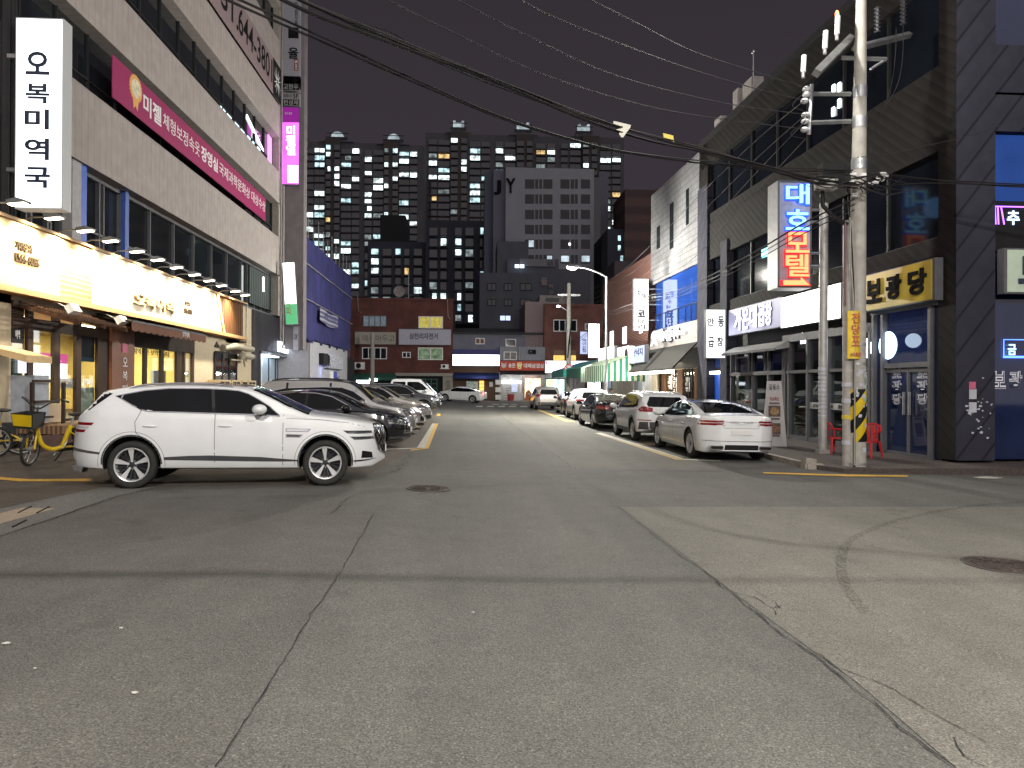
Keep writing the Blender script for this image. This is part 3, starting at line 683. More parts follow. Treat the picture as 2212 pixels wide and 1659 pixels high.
for i, x in enumerate(lampx):
    o = Lh if i == 0 else copy_tree(Lh)
    o.matrix_basis = FL.at(FL.u(x, -.9), 0, ZS); o['label'] = 'small arm lamp over the restaurant sign, ' + labs[i]
    lamp('lamp_light', (0, -.95, .08), 320, (1, .88, .66), .06, spot=105, rot=(R(42), 0, 0), parent=o, blend=.9)
# dark retractable awning
aw = thing('awning', 'dark retractable awning with scalloped brown valance over the restaurant windows', 'awning', FL.at(FL.u(283, -.95), 0, 3.18))
wA = FL.u(443, -.95) - FL.u(283, -.95)
MB().prism([(-.05, .44), (-.95, .22), (-.95, .18), (-.05, .38)], 0, wA, 'x').obj('canopy', M['black'], aw)
vs = MB(); n = 14; pts = [(0, .2)]
for i in range(n):
    for k in range(5): pts.append((wA * (i + k / 5) / n, .0 - .05 * math.sin(math.pi * k / 5)))
pts += [(wA, .0), (wA, .2)]; vs.prism(pts, -.97, -.955, 'y'); vs.obj('valance', pm('brown_valance', (.18, .07, .04), .8), aw)
MB().box(0, wA, -.99, -.95, .19, .24).obj('front_bar', M['alu'], aw)
text('lettering', '오복미역', wA * .62, wA * .72, .03, .2, -.98, M['wletter'], aw)
MB().tube([(.1, 0, .35), (.1, -.9, .2)], .02, 6).obj('arm', M['alu'], aw)
# security / flood lamps under the sign
for i, (x, y, lab) in enumerate(((158, 668, 'white flood lamp above the lath canopy'), (262, 692, 'white flood lamp at the corner of the dark awning'))):
    uu, zz = FL.hit(x, y, -.7); q = thing('flood_lamp', lab, 'flood lamp', FL.at(uu, -.7, zz), 'white flood lamps under the restaurant sign')
    MB().box(-.17, .17, -.08, .08, -.1, .1).obj('housing', M['white'], q, Matrix.Rotation(R(-30), 4, 'X')); MB().tube([(0, .05, 0), (0, .6, .25)], .015, 6).obj('bracket', M['steel'], q)

# ---- magenta banner
bn = thing('banner', 'long magenta banner with white Korean lettering across the second ribbon window', 'banner', FL.at(0, 0, 0))
u0, u1 = u(238, -.16), u(571, -.16)
zt0, zt1 = FL.z(238, 113, -.16), FL.z(571, 427, -.16); zb0, zb1 = FL.z(238, 206, -.16), FL.z(571, 477, -.16)
MB().prism([(u0, zb0), (u1, zb1), (u1, zt1), (u0, zt0)], -.17, -.15, 'y').obj('cloth', pm('magenta_cloth', (.30, .012, .10), .7, var=.08), bn)
zc = (zt0 + zb0) / 2; hb = (zt0 - zb0)
text('lettering', '미젤', u(293), u(333), zc - hb * .26, zc + hb * .26, -.172, M['wletter'], bn, ext=.004, bold=.025)
text('lettering', '체형보정속옷', u(337), u(418), zc - hb * .2, zc + hb * .22, -.172, M['wletter'], bn, ext=.004)
text('lettering', '장영실', u(421), u(458), zc - hb * .22, zc + hb * .24, -.172, M['wletter'], bn, ext=.004, bold=.025)
text('lettering', '국제과학문화상 대상수상', u(461), u(563), zc - hb * .2, zc + hb * .22, -.172, M['wletter'], bn, ext=.004)
uc = u(276); md = MB(); ro = .36
md.prism([((ro + (.05 if k % 2 else 0)) * math.cos(k * math.pi / 24) + uc, (ro + (.05 if k % 2 else 0)) * math.sin(k * math.pi / 24) + zc + .2) for k in range(48)], -.18, -.172, 'y')
md.prism([(uc - .18, zc - .1), (uc + .18, zc - .1), (uc + .12, zc - .42), (uc, zc - .3), (uc - .12, zc - .42)], -.178, -.171, 'y')
md.obj('medal', pm('medal_gold', (.75, .4, .12), .5), bn)
MB().prism([(.27 * math.cos(k * math.pi / 16) + uc, .27 * math.sin(k * math.pi / 16) + zc + .2) for k in range(32)], -.19, -.18, 'y').obj('medal_centre', pm('medal_cream', (.75, .68, .5), .5, var=.3, scale=9), bn)
# ---- phone number banner higher up
b2 = thing('banner', 'pinkish grey banner with a big black phone number high on the office building', 'banner', FL.at(0, 0, 0))
def zz_(px, py): return FL.z(px, py, -.14)
zl, zh = 16.1, 17.9
MB().prism([(u(400), zl), (u(597), zl), (u(597), zh), (u(400), zh)], -.16, -.14, 'y').obj('cloth', pm('pink_grey_cloth', (.27, .20, .21), .8, var=.1), b2)
MB().box(u(579), u(597), -.175, -.161, zl, zh).obj('logo_panel', M['black'], b2)
lg = MB(); uc = (u(579) + u(597)) / 2; zc2 = (zl + zh) / 2
for a in (-70, -45, -20, 20, 45, 70):
    for sgn in (1, -1):
        r_ = R(90 + a if sgn > 0 else -90 + a); d2 = Vector((math.cos(r_), math.sin(r_))); n2 = Vector((-d2.y, d2.x))
        lg.prism([(uc + d2.x * .1 + n2.x * .05, zc2 + d2.y * .1 + n2.y * .05), (uc + d2.x * .7, zc2 + d2.y * .7), (uc + d2.x * .1 - n2.x * .05, zc2 + d2.y * .1 - n2.y * .05)], -.182, -.176, 'y')
lg.obj('burst_logo', M['wletter'], b2)
text('lettering', '051.', u(444), u(502), zl + .45, zh - .2, -.165, M['letter'], b2, ext=.004, bold=.01)
text('lettering', '644-3801', u(502), u(577), zl + .45, zh - .2, -.165, M['letter'], b2, ext=.004, bold=.01)
# ---- vertical sign of the restaurant
uS, _ = FL.hit(33, 830, .1)
yS = FL.M @ Vector((uS, .1, 0)); yS = 15.3
fS = FF(yS); xa, zt = fS.hit(34, 37); xb, zb_ = fS.hit(135, 452)
vs_ = thing('vertical_sign', 'tall white lit vertical sign with five dark Korean letters on the left building', 'sign', fS.at(xa, 0, zb_))
W_, H2 = xb - xa, zt - zb_
MB().box(0, W_, 0, .32, 0, H2).obj('case', em('sign_case', (1, 1, 1), .12), vs_)
MB().box(.03, W_ - .03, -.012, 0, .03, H2 - .03).obj('face', em('white_face', (.93, .97, 1), 2.6, .15, 1.2), vs_)
nvy = pm('navy_letters', (.02, .03, .06), .4)
for ch, y0, y1, x0, x1 in (('오', 112, 163, 57, 108), ('복', 181, 225, 57, 108), ('미', 236, 281, 55, 107), ('역', 299, 347, 55, 107), ('국', 361, 407, 55, 109)):
    (X0, Z1), (X1, Z0) = fS.hit(x0, y0), fS.hit(x1, y1)
    text('lettering', ch, X0 - xa, X1 - xa, Z0 - zb_, Z1 - zb_, -.014, nvy, vs_, ext=.02, bold=.022)
(X0, Z1), (X1, Z0) = fS.hit(68, 65), fS.hit(96, 97)
MB().prism([(X0 - xa, Z0 - zb_), (X1 - xa, Z0 - zb_ + .05), (X1 - xa - .04, Z1 - zb_), (X0 - xa + .03, Z1 - zb_)], -.02, -.014, 'y').obj('seal_mark', em('pale_red_seal', (1, .7, .7), 1.1), vs_)
MB().box(-.35, 0, .1, .2, H2 * .8, H2 * .8 + .08).obj('bracket', M['steel'], vs_); MB().box(-.35, 0, .1, .2, H2 * .2, H2 * .2 + .08).obj('bracket', M['steel'], vs_)
# ================================================================ ribbed fascia, entrance of the building next door
F1 = lambda x, y: (519.8 + .1667 * x, 553 + .1667 * y)
rb = thing('ribbed_entrance', 'dark ribbed entrance front with glowing white lettering beside the restaurant', 'building front', FL.at(0, 0, 0))
ua, ub = u(543), u(626)
q = MB(); q.box(ua, ub, .0, .4, 3.25, 5.15); q.box(ua, u(556), .0, .4, 0, 3.25); q.box(u(619), ub, 0, .4, 0, 3.25); q.obj('wall', M['dark'], rb)
q = MB(); n = 38
for i in range(n + 1):
    x = ua + (ub - ua) * i / n
    lo = 3.25 if u(555) < x < u(619) else .1
    q.box(x - .03, x + .03, -.12, 0, lo, 5.15)
q.obj('ribs', pm('rib_metal', (.09, .085, .10), .45, metal=.5), rb)
q = MB(); q.box(u(554), u(557), -.16, .3, 0, 3.3); q.box(u(617), u(620), -.16, .3, 0, 3.3); q.box(u(554), u(620), -.16, .3, 3.2, 3.32); q.obj('door_frame', M['alu'], rb)
MB().box(u(557), u(617), .35, .4, 0, 3.2).obj('inner_wall', pm('entrance_panels', (.22, .27, .33), .4), rb)
MB().box(u(557), u(579), .28, .34, 0, 3.1).obj('inner_panel', pm('entrance_white', (.62, .7, .78), .4), rb)
for x in (580, 594, 608): MB().box(u(x), u(x) + .04, .3, .35, 0, 3.1).obj('panel_joint', M['black'], rb)
lamp('lamp_light', (u(575), -.3, 3.1), 28, (.75, .88, 1), .1, parent=rb)
MB().box(u(565), u(600), -.05, .2, 3.14, 3.18).obj('soffit_light', em('entrance_light', (.8, .92, 1), 10), rb)
glw = em('glowing_letters', (.8, .9, 1), 5)
text('lettering', 'ISK', u(590), u(600.5), 3.42, 3.95, -.2, glw, rb, ext=.04, bold=.01); text('lettering', 'BLDNG', u(602), u(618.5), 3.40, 3.78, -.2, glw, rb, ext=.04, bold=.02)
lamp('lamp_light', (u(604), -.5, 3.6), 14, (.7, .8, 1), .1, parent=rb)
MB().box(u(625), u(640), .05, .2, 0, 3.3).obj('door', M['black'], rb)
# projecting signs near the pipe
def fsign(name, label, px0, py0, px1, py1, Y, mats, cat='sign', depth=.2, rot=0, case=None, grp=None):
    f = FF(Y); x0, z1 = f.hit(px0, py0); x1, z0 = f.hit(px1, py1)
    t = thing(name, label, cat, f.at(x0, 0, z0) @ Matrix.Rotation(rot, 4, 'Z'), grp)
    W_, H_ = x1 - x0, z1 - z0
    MB().box(0, W_, 0.005, depth, 0, H_).obj('case', case or M['alu'], t)
    MB().box(.02, W_ - .02, -.005, .004, .02, H_ - .02).obj('face', mats, t)
    return t, W_, H_
t, W_, H_ = fsign('projecting_sign', 'tilted white and green lit sign beside the drainpipe', 618, 567, 644, 702, 36.5, em('white_green_face', (.9, 1, .95), 2.2))
t.matrix_basis = t.matrix_basis @ Matrix.Rotation(R(-3.5), 4, 'Y')
MB().box(.02, W_ - .02, -.012, -.006, .02, H_ * .33).obj('green_band', em('green_band', (.12, .5, .22), .9), t)
text('lettering', 'HEALTH'[:0] or '프리피', .06, .3, H_ * .15, H_ * .55, -.014, pm('red_letters', (.5, .02, .02), .5), t, vertical=True)
t, W_, H_ = fsign('projecting_sign', 'grey panel sign with OK in thin handwriting below the green sign', 632.6, 704, 645, 758, 37.2, pm('grey_sign_face', (.45, .42, .45), .6))
text('lettering', 'OK', W_ * .2, W_ * .85, H_ * .45, H_ * .68, -.01, M['letter'], t, shear=.3)
# sign pylon with stacked signs
Y = 37.6; f = FF(Y); xL, _ = f.hit(604, 300); xR, zB = f.hit(655, 505)
py = thing('sign_pylon', 'slim grey tower at the end of the office building carrying stacked signs', 'tower', f.at(0, 0, 0))
MB().box(xL, xR, .06, .8, 3.6, 26).obj('wall', pm('pylon_concrete', (.19, .17, .18), .85, var=.15, scale=2), py)
x0, z1 = f.hit(612, -40); x1, z0 = f.hit(650, 196)
t = thing('stacked_sign', 'dim white sign with black Korean letters at the top of the pylon', 'sign', f.at(x0, -.25, z0), 'stacked signs on the pylon')
Wp = x1 - x0
MB().box(0, Wp, 0, .25, 0, z1 - z0).obj('face', pm('dim_white_face', (.30, .30, .34), .6, var=.05), t)
for ch, a, b_ in (('1', 65, 88), ('율', 108, 132)):
    text('lettering', ch, Wp * .36, Wp * .92, f.z(640, b_) - z0, f.z(640, a) - z0, -.01, M['letter'], t, bold=.02)
text('lettering', '법무법인그룹', Wp * .7, Wp * .88, f.z(640, 60) - z0, f.z(640, 10) - z0, -.01, M['letter'], t, vertical=True)
q = MB(); zc3 = f.z(640, 145) - z0; q.box(Wp * .68, Wp * .92, -.012, 0, zc3 - .3, zc3 + .3); q.obj('seal_mark', pm('dull_red_seal', (.2, .06, .07), .6), t); text('lettering', '변호', Wp * .72, Wp * .88, zc3 - .25, zc3 + .25, -.016, M['wletter'], t, vertical=True)
for (a, b_, s1, s2) in ((169, 200, '세무사 6F', '고현우'), (205, 233, '세무사 5F', '전성재')):
    za, zb3 = f.z(631, a), f.z(631, b_)
    t = thing('stacked_sign', f'grey and black sign reading {s1[-2:]} on the pylon', 'sign', f.at(x0, -.25, zb3), 'stacked signs on the pylon'); h = za - zb3
    MB().box(0, Wp, 0, .25, 0, h).obj('face', pm('sign_grey', (.30, .29, .31), .6), t); MB().box(.02, Wp - .02, -.01, 0, .03, h * .5).obj('black_band', M['black'], t)
    text('lettering', s1[:3], Wp * .1, Wp * .56, h * .6, h * .9, -.01, M['letter'], t); text('lettering', s1[-2:], Wp * .64, Wp * .94, h * .58, h * .94, -.01, M['letter'], t, bold=.01)
    text('lettering', s2, Wp * .12, Wp * .92, h * .08, h * .44, -.02, pm('grey_letters', (.45, .45, .47), .5), t)
z1, z0 = f.z(631, 235), f.z(631, 402)
t = thing('stacked_sign', 'glowing magenta lit sign at the bottom of the pylon', 'sign', f.at(x0, -.25, z0), 'stacked signs on the pylon'); h = z1 - z0
MB().box(0, Wp, 0, .25, 0, h).obj('case', M['alu'], t)
MB().box(.03, Wp - .03, -.01, 0, h * .8, h - .03).obj('upper_face', em('magenta_dim', (.32, .02, .32), .6), t)
MB().box(.03, Wp - .03, -.01, 0, .03, h * .8 - .005).obj('face', em('magenta_lit', (.95, .15, .95), 1.25, .35, .8), t)
text('lettering', '미젤엘', Wp * .26, Wp * .78, h * .38, h * .76, -.012, em('pinkwhite', (1, .9, 1), 2.5), t, vertical=True, bold=.03)
text('lettering', '몸과 맘을', Wp * .2, Wp * .6, h * .9, h * .93, -.012, M['wletter'], t)
MB().box(Wp * .35, Wp * .95, -.012, -.010, .1, h * .25).obj('hot_spot', em('white_glow', (1, .85, 1), 1.8), t)
# ================================================================ cars
def paintmat(name, col, rough=.28, metal=0.0, coat=1.0):
    return pm(name, col, rough, metal, var=.04, scale=3, coat=coat)
cglass = pm('car_glass', (.004, .005, .006), .03, spec=.3, var=.3, scale=2)
crub = pm('tyre_rubber', (.018, .017, .016), .8, var=.3, scale=20)
cblack = pm('gloss_black_trim', (.01, .01, .011), .2)
cgrey = pm('grey_cladding', (.05, .05, .055), .6)
chrome = pm('chrome', (.75, .75, .76), .12, metal=1, var=0)
cwell = pm('wheel_well', (.008, .008, .008), .9)
lred = pm('red_lamp_lens', (.22, .005, .01), .15, coat=1, var=.1)
lredw = pm('clear_lamp_lens', (.55, .5, .5), .1, coat=1, var=.1)
lhead = pm('headlamp_glass', (.05, .055, .06), .05, metal=.2, coat=1, var=.5, scale=18)
lheads = pm('headlamp_silver', (.55, .55, .55), .1, metal=.8, coat=1, var=.5, scale=14)
plate_m = pm('plate', (.7, .7, .68), .5, var=.03)
rimsil = pm('alloy_silver', (.62, .62, .63), .3, metal=.35, var=.05)
rimdk = pm('alloy_dark', (.05, .05, .055), .4, metal=.6)
seam_m = pm('panel_gap', (.01, .01, .01), .8, var=0)
seam_w = pm('panel_gap_pale', (.10, .10, .10), .8, var=0)
def interp(pts, x):
    if x <= pts[0][0]: return pts[0][1]
    for (a, b_), (c, d) in zip(pts, pts[1:]):
        if x <= c: return b_ + (d - b_) * (x - a) / max(c - a, 1e-9)
    return pts[-1][1]
def smooth(pts, it=2):
    for _ in range(it):
        q = [pts[0]]
        for (a, b_), (c, d) in zip(pts, pts[1:]): q += [(a * .75 + c * .25, b_ * .75 + d * .25), (a * .25 + c * .75, b_ * .25 + d * .75)]
        q.append(pts[-1]); pts = q
    return pts
class Car:
    def __init__(s, S, label, cat, name='parked_car', group=None, body=None):
        s.S = S; s.t = thing(name, label, cat, None, group)
        L, W = S['L'], S['W']; s.L, s.W = L, W
        s.top = smooth(S['top'], 2); s.belt = smooth(S['belt'], 2); s.bot = S.get('bot', [(-L / 2, .32), (-L / 2 + .35, .2), (L / 2 - .4, .19), (L / 2, .24)])
        s.tum = S.get('tum', .40); s.ne = S.get('ne', 2.8)
        xs = set(); x0, x1 = s.top[0][0], s.top[-1][0]; N = 84
        for i in range(N + 1): xs.add(round(x0 + (x1 - x0) * (.5 - .5 * math.cos(math.pi * i / N)) * .5 + (x0 + (x1 - x0) * i / N) * 0 + (x1 - x0) * i / N * .5, 4))
        for e in (.004, .012, .025, .045, .07): xs.add(round(x0 + e, 4)); xs.add(round(x1 - e, 4))
        for p in s.top: xs.add(round(p[0], 4))
        xs = sorted(xs); xs = [x for i, x in enumerate(xs) if i == 0 or x - xs[i - 1] > .003]
        s.x0, s.x1 = x0, x1
        rings = [s.section(x) for x in xs]; n = len(rings[0]); b = MB(); vs = [p for r in rings for p in r]; fs = []
        for i in range(len(rings) - 1):
            for k in range(n): fs.append((i * n + k, i * n + (k + 1) % n, (i + 1) * n + (k + 1) % n, (i + 1) * n + k))
        fs.append(tuple(range(n))); fs.append(tuple((len(rings) - 1) * n + k for k in range(n - 1, -1, -1)))
        b.add(vs, fs); me = b.mesh('body', [body, cwell])
        bm = bmesh.new(); bm.from_mesh(me); s.bvh = BVHTree.FromBMesh(bm); bm.free()
        o = bpy.data.objects.new('body', me); C.objects.link(o)
        cut = MB()
        for wx in S['wx']:
            for sg in (1, -1):
                ra = S['ra']; prof = [(0, sg * (W / 2 - .42)), (ra, sg * (W / 2 - .42)), (ra, sg * (W / 2 + .2)), (0, sg * (W / 2 + .2))]
                cut.lathe(prof[1:3], 40, 'y', (wx, 0, S['rw'] + .02)); a = len(cut.v)
                for yy, sgn in ((W / 2 - .42, 1), (W / 2 + .2, -1)):
                    ring = [(wx + ra * math.cos(2 * math.pi * k / 40), sg * yy, S['rw'] + .02 + ra * math.sin(2 * math.pi * k / 40)) for k in range(40)]
                    cut.add(ring, [tuple(range(40))])
        cm = cut.mesh('cut', cwell); bm = bmesh.new(); bm.from_mesh(cm); bmesh.ops.remove_doubles(bm, verts=bm.verts, dist=1e-4); bmesh.ops.recalc_face_normals(bm, faces=bm.faces); bm.to_mesh(cm); bm.free()
        cm.materials.clear(); cm.materials.append(cwell)
        co = bpy.data.objects.new('cut', cm); C.objects.link(co)
        md = o.modifiers.new('b', 'BOOLEAN'); md.object = co; md.operation = 'DIFFERENCE'; md.solver = 'EXACT'; md.material_mode = 'TRANSFER'
        bpy.context.view_layer.update()
        nm = bpy.data.meshes.new_from_object(o.evaluated_get(bpy.context.evaluated_depsgraph_get()))
        bpy.data.objects.remove(o); bpy.data.objects.remove(co)
        nm.polygons.foreach_set('use_smooth', [True] * len(nm.polygons)); nm.set_sharp_from_angle(angle=R(32)); nm.name = 'body'
        s.body = link('body', nm, s.t)
        for i, wx in enumerate(S['wx']):
            for sg in (1, -1): s.wheel(wx, sg)
    def wplan(s, x, z=0):
        W = s.W / 2; d = s.S.get('cr', .55); df = s.S.get('crf', .75); n = s.ne
        r = 1.0
        if x < s.x0 + d: r = (1 - (min(1, (s.x0 + d - x) / d)) ** n * s.S.get('tr', .28))
        if x > s.x1 - df: r = (1 - (min(1, (x - s.x1 + df) / df)) ** n * s.S.get('tf', .40))
        return W * r
    def zs(s, x):
        zt = interp(s.top, x); zb = interp(s.bot, x); be = min(interp(s.belt, x), zt - .02)
        return zt, zb, be
    def side(s, x, z, ignore=False):
        zt, zb, be = s.zs(x); w_ = s.wplan(x); t = (z - zb) / max(be - zb, .05)
        if z <= be:
            if t < .5: k = 1 - .075 * (1 - t / .5) ** 2.2
            else: k = 1 - .045 * ((t - .5) / .5) ** 2
            return w_ * k
        y = w_ * .955; h = z - be
        return y - h * s.tum - .02 * min(1, h / .03)
    def section(s, x):
        zt, zb, be = s.zs(x); cr = min(.075 if zt - be < .2 else .10, (zt - zb) * .25); ze = zt - cr
        pts = [(0, zb)]; w0 = s.side(x, zb + .04)
        pts += [(w0 * .55, zb), (w0 * .93, zb), (w0 * .985, zb + .02)]
        NS = 8; bb = min(be, ze - .015)
        for i in range(NS): z = zb + .04 + (bb - zb - .04) * i / (NS - 1); pts.append((s.side(x, z), z))
        NG = 6
        for i in range(1, NG + 1): z = bb + (ze - bb) * i / NG; pts.append((max(.1, s.side(x, z)), z))
        ys = pts[-1][0]; e = 2 / 2.7; NT = 9
        for i in range(1, NT + 1):
            a = math.pi / 2 * i / NT; pts.append((ys * math.cos(a) ** e if i < NT else 0, ze + cr * math.sin(a) ** e))
        left = pts; right = [(-y, z) for y, z in reversed(pts[1:-1])]
        return [(x, y, z) for y, z in left + right]
    def ytop(s, x):
        zt, zb, be = s.zs(x); return s.side(x, zt - (.075 if zt - be < .2 else .10))
    # -------- surface features
    def feat(s, name, poly, mode, m, off=.004, res=.09, label=None, parent=None, rev=False, flat=None):
        bm = bmesh.new(); vs = [bm.verts.new((a, b_, 0)) for a, b_ in poly]
        try: bm.faces.new(vs)
        except Exception: bm.free(); return None
        for ax in (0, 1):
            lo = min(p[ax] for p in poly); hi = max(p[ax] for p in poly); k = max(1, int((hi - lo) / res))
            for i in range(1, k + 1):
                c = lo + (hi - lo) * i / (k + 1); no = (1, 0, 0) if ax == 0 else (0, 1, 0)
                bmesh.ops.bisect_plane(bm, geom=bm.verts[:] + bm.edges[:] + bm.faces[:], plane_co=(c, 0, 0) if ax == 0 else (0, c, 0), plane_no=no)
        bad = []
        for v in bm.verts:
            a, b_ = v.co.x, v.co.y
            o, d = {'L': ((a, 4, b_), (0, -1, 0)), 'R': ((a, -4, b_), (0, 1, 0)), 'B': ((-6, a, b_), (1, 0, 0)), 'F': ((6, a, b_), (-1, 0, 0)), 'T': ((a, b_, 4), (0, 0, -1))}[mode]
            h = s.bvh.ray_cast(Vector(o), Vector(d))
            if h[0] is None: bad.append(v); v.co = Vector(o)
            else:
                n = h[1]
                if n.dot(Vector(d)) > 0: n = -n
                v.co = h[0] + n * off
        if bad: bmesh.ops.delete(bm, geom=bad, context='VERTS')
        if not bm.faces: bm.free(); return None
        me = bpy.data.meshes.new(name); bm.to_mesh(me); bm.free(); me.materials.append(m)
        me.polygons.foreach_set('use_smooth', [True] * len(me.polygons)); me.update()
        return link(name, me, parent or s.t, None, label)
    def both(s, name, poly, m, off=.004, res=.09, sides='LR'):
        for k in sides: s.feat(name, poly, k, m, off, res)
    def ribbon(s, name, pts, w, mode, m, off=.006, closed=False, res=.08, parent=None):
        P = []; n = len(pts); seq = pts + ([pts[0]] if closed else [])
        for a, b_ in zip(seq, seq[1:]):
            d = math.hypot(b_[0] - a[0], b_[1] - a[1]); k = max(1, int(d / res))
            for i in range(k): P.append((a[0] + (b_[0] - a[0]) * i / k, a[1] + (b_[1] - a[1]) * i / k))
        if not closed: P.append(seq[-1])
        b = MB(); vs = []; N = len(P)
        for i, p in enumerate(P):
            q = P[(i + 1) % N] if (closed or i < N - 1) else P[i]; r = P[i - 1] if (closed or i > 0) else P[i]
            t = Vector((q[0] - r[0], q[1] - r[1])); t = t.normalized() if t.length > 1e-9 else Vector((1, 0)); nn = Vector((-t.y, t.x)) * w / 2
            for sg in (1, -1):
                a, c = p[0] + nn.x * sg, p[1] + nn.y * sg
                o, d = {'L': ((a, 4, c), (0, -1, 0)), 'R': ((a, -4, c), (0, 1, 0)), 'B': ((-6, a, c), (1, 0, 0)), 'F': ((6, a, c), (-1, 0, 0)), 'T': ((a, c, 4), (0, 0, -1))}[mode]
                h = s.bvh.ray_cast(Vector(o), Vector(d))
                if h[0] is None: vs.append(None)
                else:
                    nv = h[1]
                    if nv.dot(Vector(d)) > 0: nv = -nv
                    vs.append(tuple(h[0] + nv * off))
        fs = []
        for i in range(N if closed else N - 1):
            j = (i + 1) % N; f = (2 * i, 2 * i + 1, 2 * j + 1, 2 * j)
            if all(vs[k] is not None for k in f): fs.append(f)
        if not fs: return
        vs = [v or (0, 0, 0.3) for v in vs]; me = bpy.data.meshes.new(name); me.from_pydata(vs, [], fs); me.materials.append(m)
        bm = bmesh.new(); bm.from_mesh(me); bmesh.ops.delete(bm, geom=[v for v in bm.verts if not v.link_faces], context='VERTS'); bm.to_mesh(me); bm.free()
        me.update(); return link(name, me, parent or s.t)
    def wheel(s, wx, sg):
        S = s.S; rw = S['rw']; tw = .235; key = (rw, S.get('rim', 'five'), S.get('rr', .62))
        if key not in WM: WM[key] = wheel_mesh(rw, tw, S.get('rim', 'five'), S.get('rr', .68))
        ty, ri = WM[key]
        yy = s.W / 2 - tw / 2 - .025
        w = bpy.data.objects.new('wheel', ty); C.objects.link(w); w.parent = s.t
        w.matrix_basis = Matrix.Translation((wx, sg * yy, rw)) @ (Matrix.Rotation(math.pi, 4, 'Z') if sg < 0 else Matrix()) @ Matrix.Rotation(random.uniform(0, 1.2) if S.get('rim') != 'five' else .06, 4, 'Y')
        r = bpy.data.objects.new('rim', ri); C.objects.link(r); r.parent = w
    def mirror(s, x, m):
        z = interp(s.belt, x) + .04; y = s.side(x, z - .06)
        for sg in (1, -1):
            q = MB().ball((x + .02, sg * (y + .17), z + .06), (.12, .14, .085), 0, 14, 9); q.obj('door_mirror', m, s.t, smooth=True, angle=60)
            MB().tube([(x, sg * (y - .01), z - .01), (x + .01, sg * (y + .09), z + .02)], .028, 8).obj('mirror_arm', cblack, s.t, smooth=True)
    def rails(s, x0, x1, m, inset=.10):
        for sg in (1, -1):
            pts = []
            for i in range(13):
                x = x0 + (x1 - x0) * i / 12; h = s.bvh.ray_cast(Vector((x, sg * (s.ytop(x) - inset), 4)), Vector((0, 0, -1)))
                zz = (h[0].z if h[0] else 1.5) + .035 * min(1, min(i, 12 - i) / 1.5); pts.append((x, sg * (s.ytop(x) - inset), zz))
            MB().tube(pts, .017, 8).obj('roof_rail', m, s.t, smooth=True)
    def place(s, x, y, heading, zoff=0):
        n = gnorm(x); f = Vector((math.cos(heading), math.sin(heading), 0)); f = (f - n * f.dot(n)).normalized(); l = n.cross(f)
        s.t.matrix_basis = Matrix.Translation((x, y, gz(x, y) + zoff + .005)) @ Matrix((f, l, n)).transposed().to_4x4()
        return s
WM = {}
def wheel_mesh(r, w_, kind, rr):
    b = MB(); ri = r * rr; h = w_ / 2
    b.lathe([(ri, h * .80), (ri + .015, h * .9), (r * .86, h * 1.0), (r * .94, h * .93), (r * .985, h * .8), (r, h * .5), (r, -h * .5), (r * .985, -h * .8), (r * .9, -h), (ri, -h * .8)], 44, 'y')
    # tread grooves
    ty = b.mesh('tyre', [crub], True, 40)
    q = MB(); q.lathe([(ri + .004, h * .84), (ri - .004, h * .93), (ri - .018, h * .88), (ri - .024, h * .55), (ri - .03, -h * .6)], 44, 'y', mi=0)
    q.lathe([(ri - .03, -h * .1), (.02, -h * .15)], 32, 'y', mi=1)   # dark barrel plate
    q.lathe([(ri * .62, -h * .02), (ri * .60, h * .05), (ri * .3, h * .08)], 28, 'y', mi=1)
    n = {'five': 5, 'ten': 10, 'multi': 7, 'steel': 8}[kind]; d = h * .62
    for k in range(n):
        a0 = 2 * math.pi * k / n + math.pi / 2
        def P(rad, da, y): return (rad * math.cos(a0 + da), y, rad * math.sin(a0 + da))
        if kind == 'five': w0, w1, c0 = .30, .20, .055
        elif kind == 'ten': w0, w1, c0 = .16, .075, .055
        else: w0, w1, c0 = .22, .13, .055
        ro = ri - .012; r0 = ri * .17; r1 = ri * .45
        for da, (wa, wb) in (((0, (w0, w1)),) if kind != 'multi' else ((-.18, (w0 * .6, w1 * .55)), (.18, (w0 * .6, w1 * .55)))):
            vs = [P(r0, da * .5 - wa * 1.1, d), P(r1, da - wa * .62, d * 1.02), P(ro, da - wb * (.9 if kind == 'five' else .7), d * 1.28), P(ro, da + wb * (.9 if kind == 'five' else .7), d * 1.28), P(r1, da + wa * .62, d * 1.02), P(r0, da * .5 + wa * 1.1, d)]
            lo = [(x, y - .03, z) for x, y, z in vs]
            q.add(vs + lo, [(0, 1, 4, 5), (1, 2, 3, 4), (0, 6, 7, 1), (1, 7, 8, 2), (3, 9, 10, 4), (4, 10, 11, 5)], 0)
        if kind == 'five':   # secondary thin dark spoke beside
            for da in (math.pi / 5 - .17, math.pi / 5 + .17):
                vs = [P(r0, da * .9 - .1, d * .55), P(ro, da - .035, d * .95), P(ro, da + .035, d * .95), P(r0, da * .9 + .1, d * .55)]; lo = [(x, y - .03, z) for x, y, z in vs]
                q.add(vs + lo, [(0, 1, 2, 3), (0, 4, 5, 1), (2, 6, 7, 3)], 1)
    q.lathe([(0, d * 1.1), (ri * .14, d * 1.08), (ri * .17, d * .98), (ri * .22, d * .9)], 24, 'y', mi=1)
    for k in range(5):
        a = 2 * math.pi * (k + .5) / 5 + math.pi / 2; q.ball((ri * .26 * math.cos(a), d * .99, ri * .26 * math.sin(a)), .013, 2, 8, 5)
    rm = q.mesh('rim', [rimsil if kind != 'dark' else rimdk, rimdk, chrome], True, 30)
    return ty, rm
def ell(cx, cy, rx, ry, n=16): return [(cx + rx * math.cos(2 * math.pi * k / n), cy + ry * math.sin(2 * math.pi * k / n)) for k in range(n)]
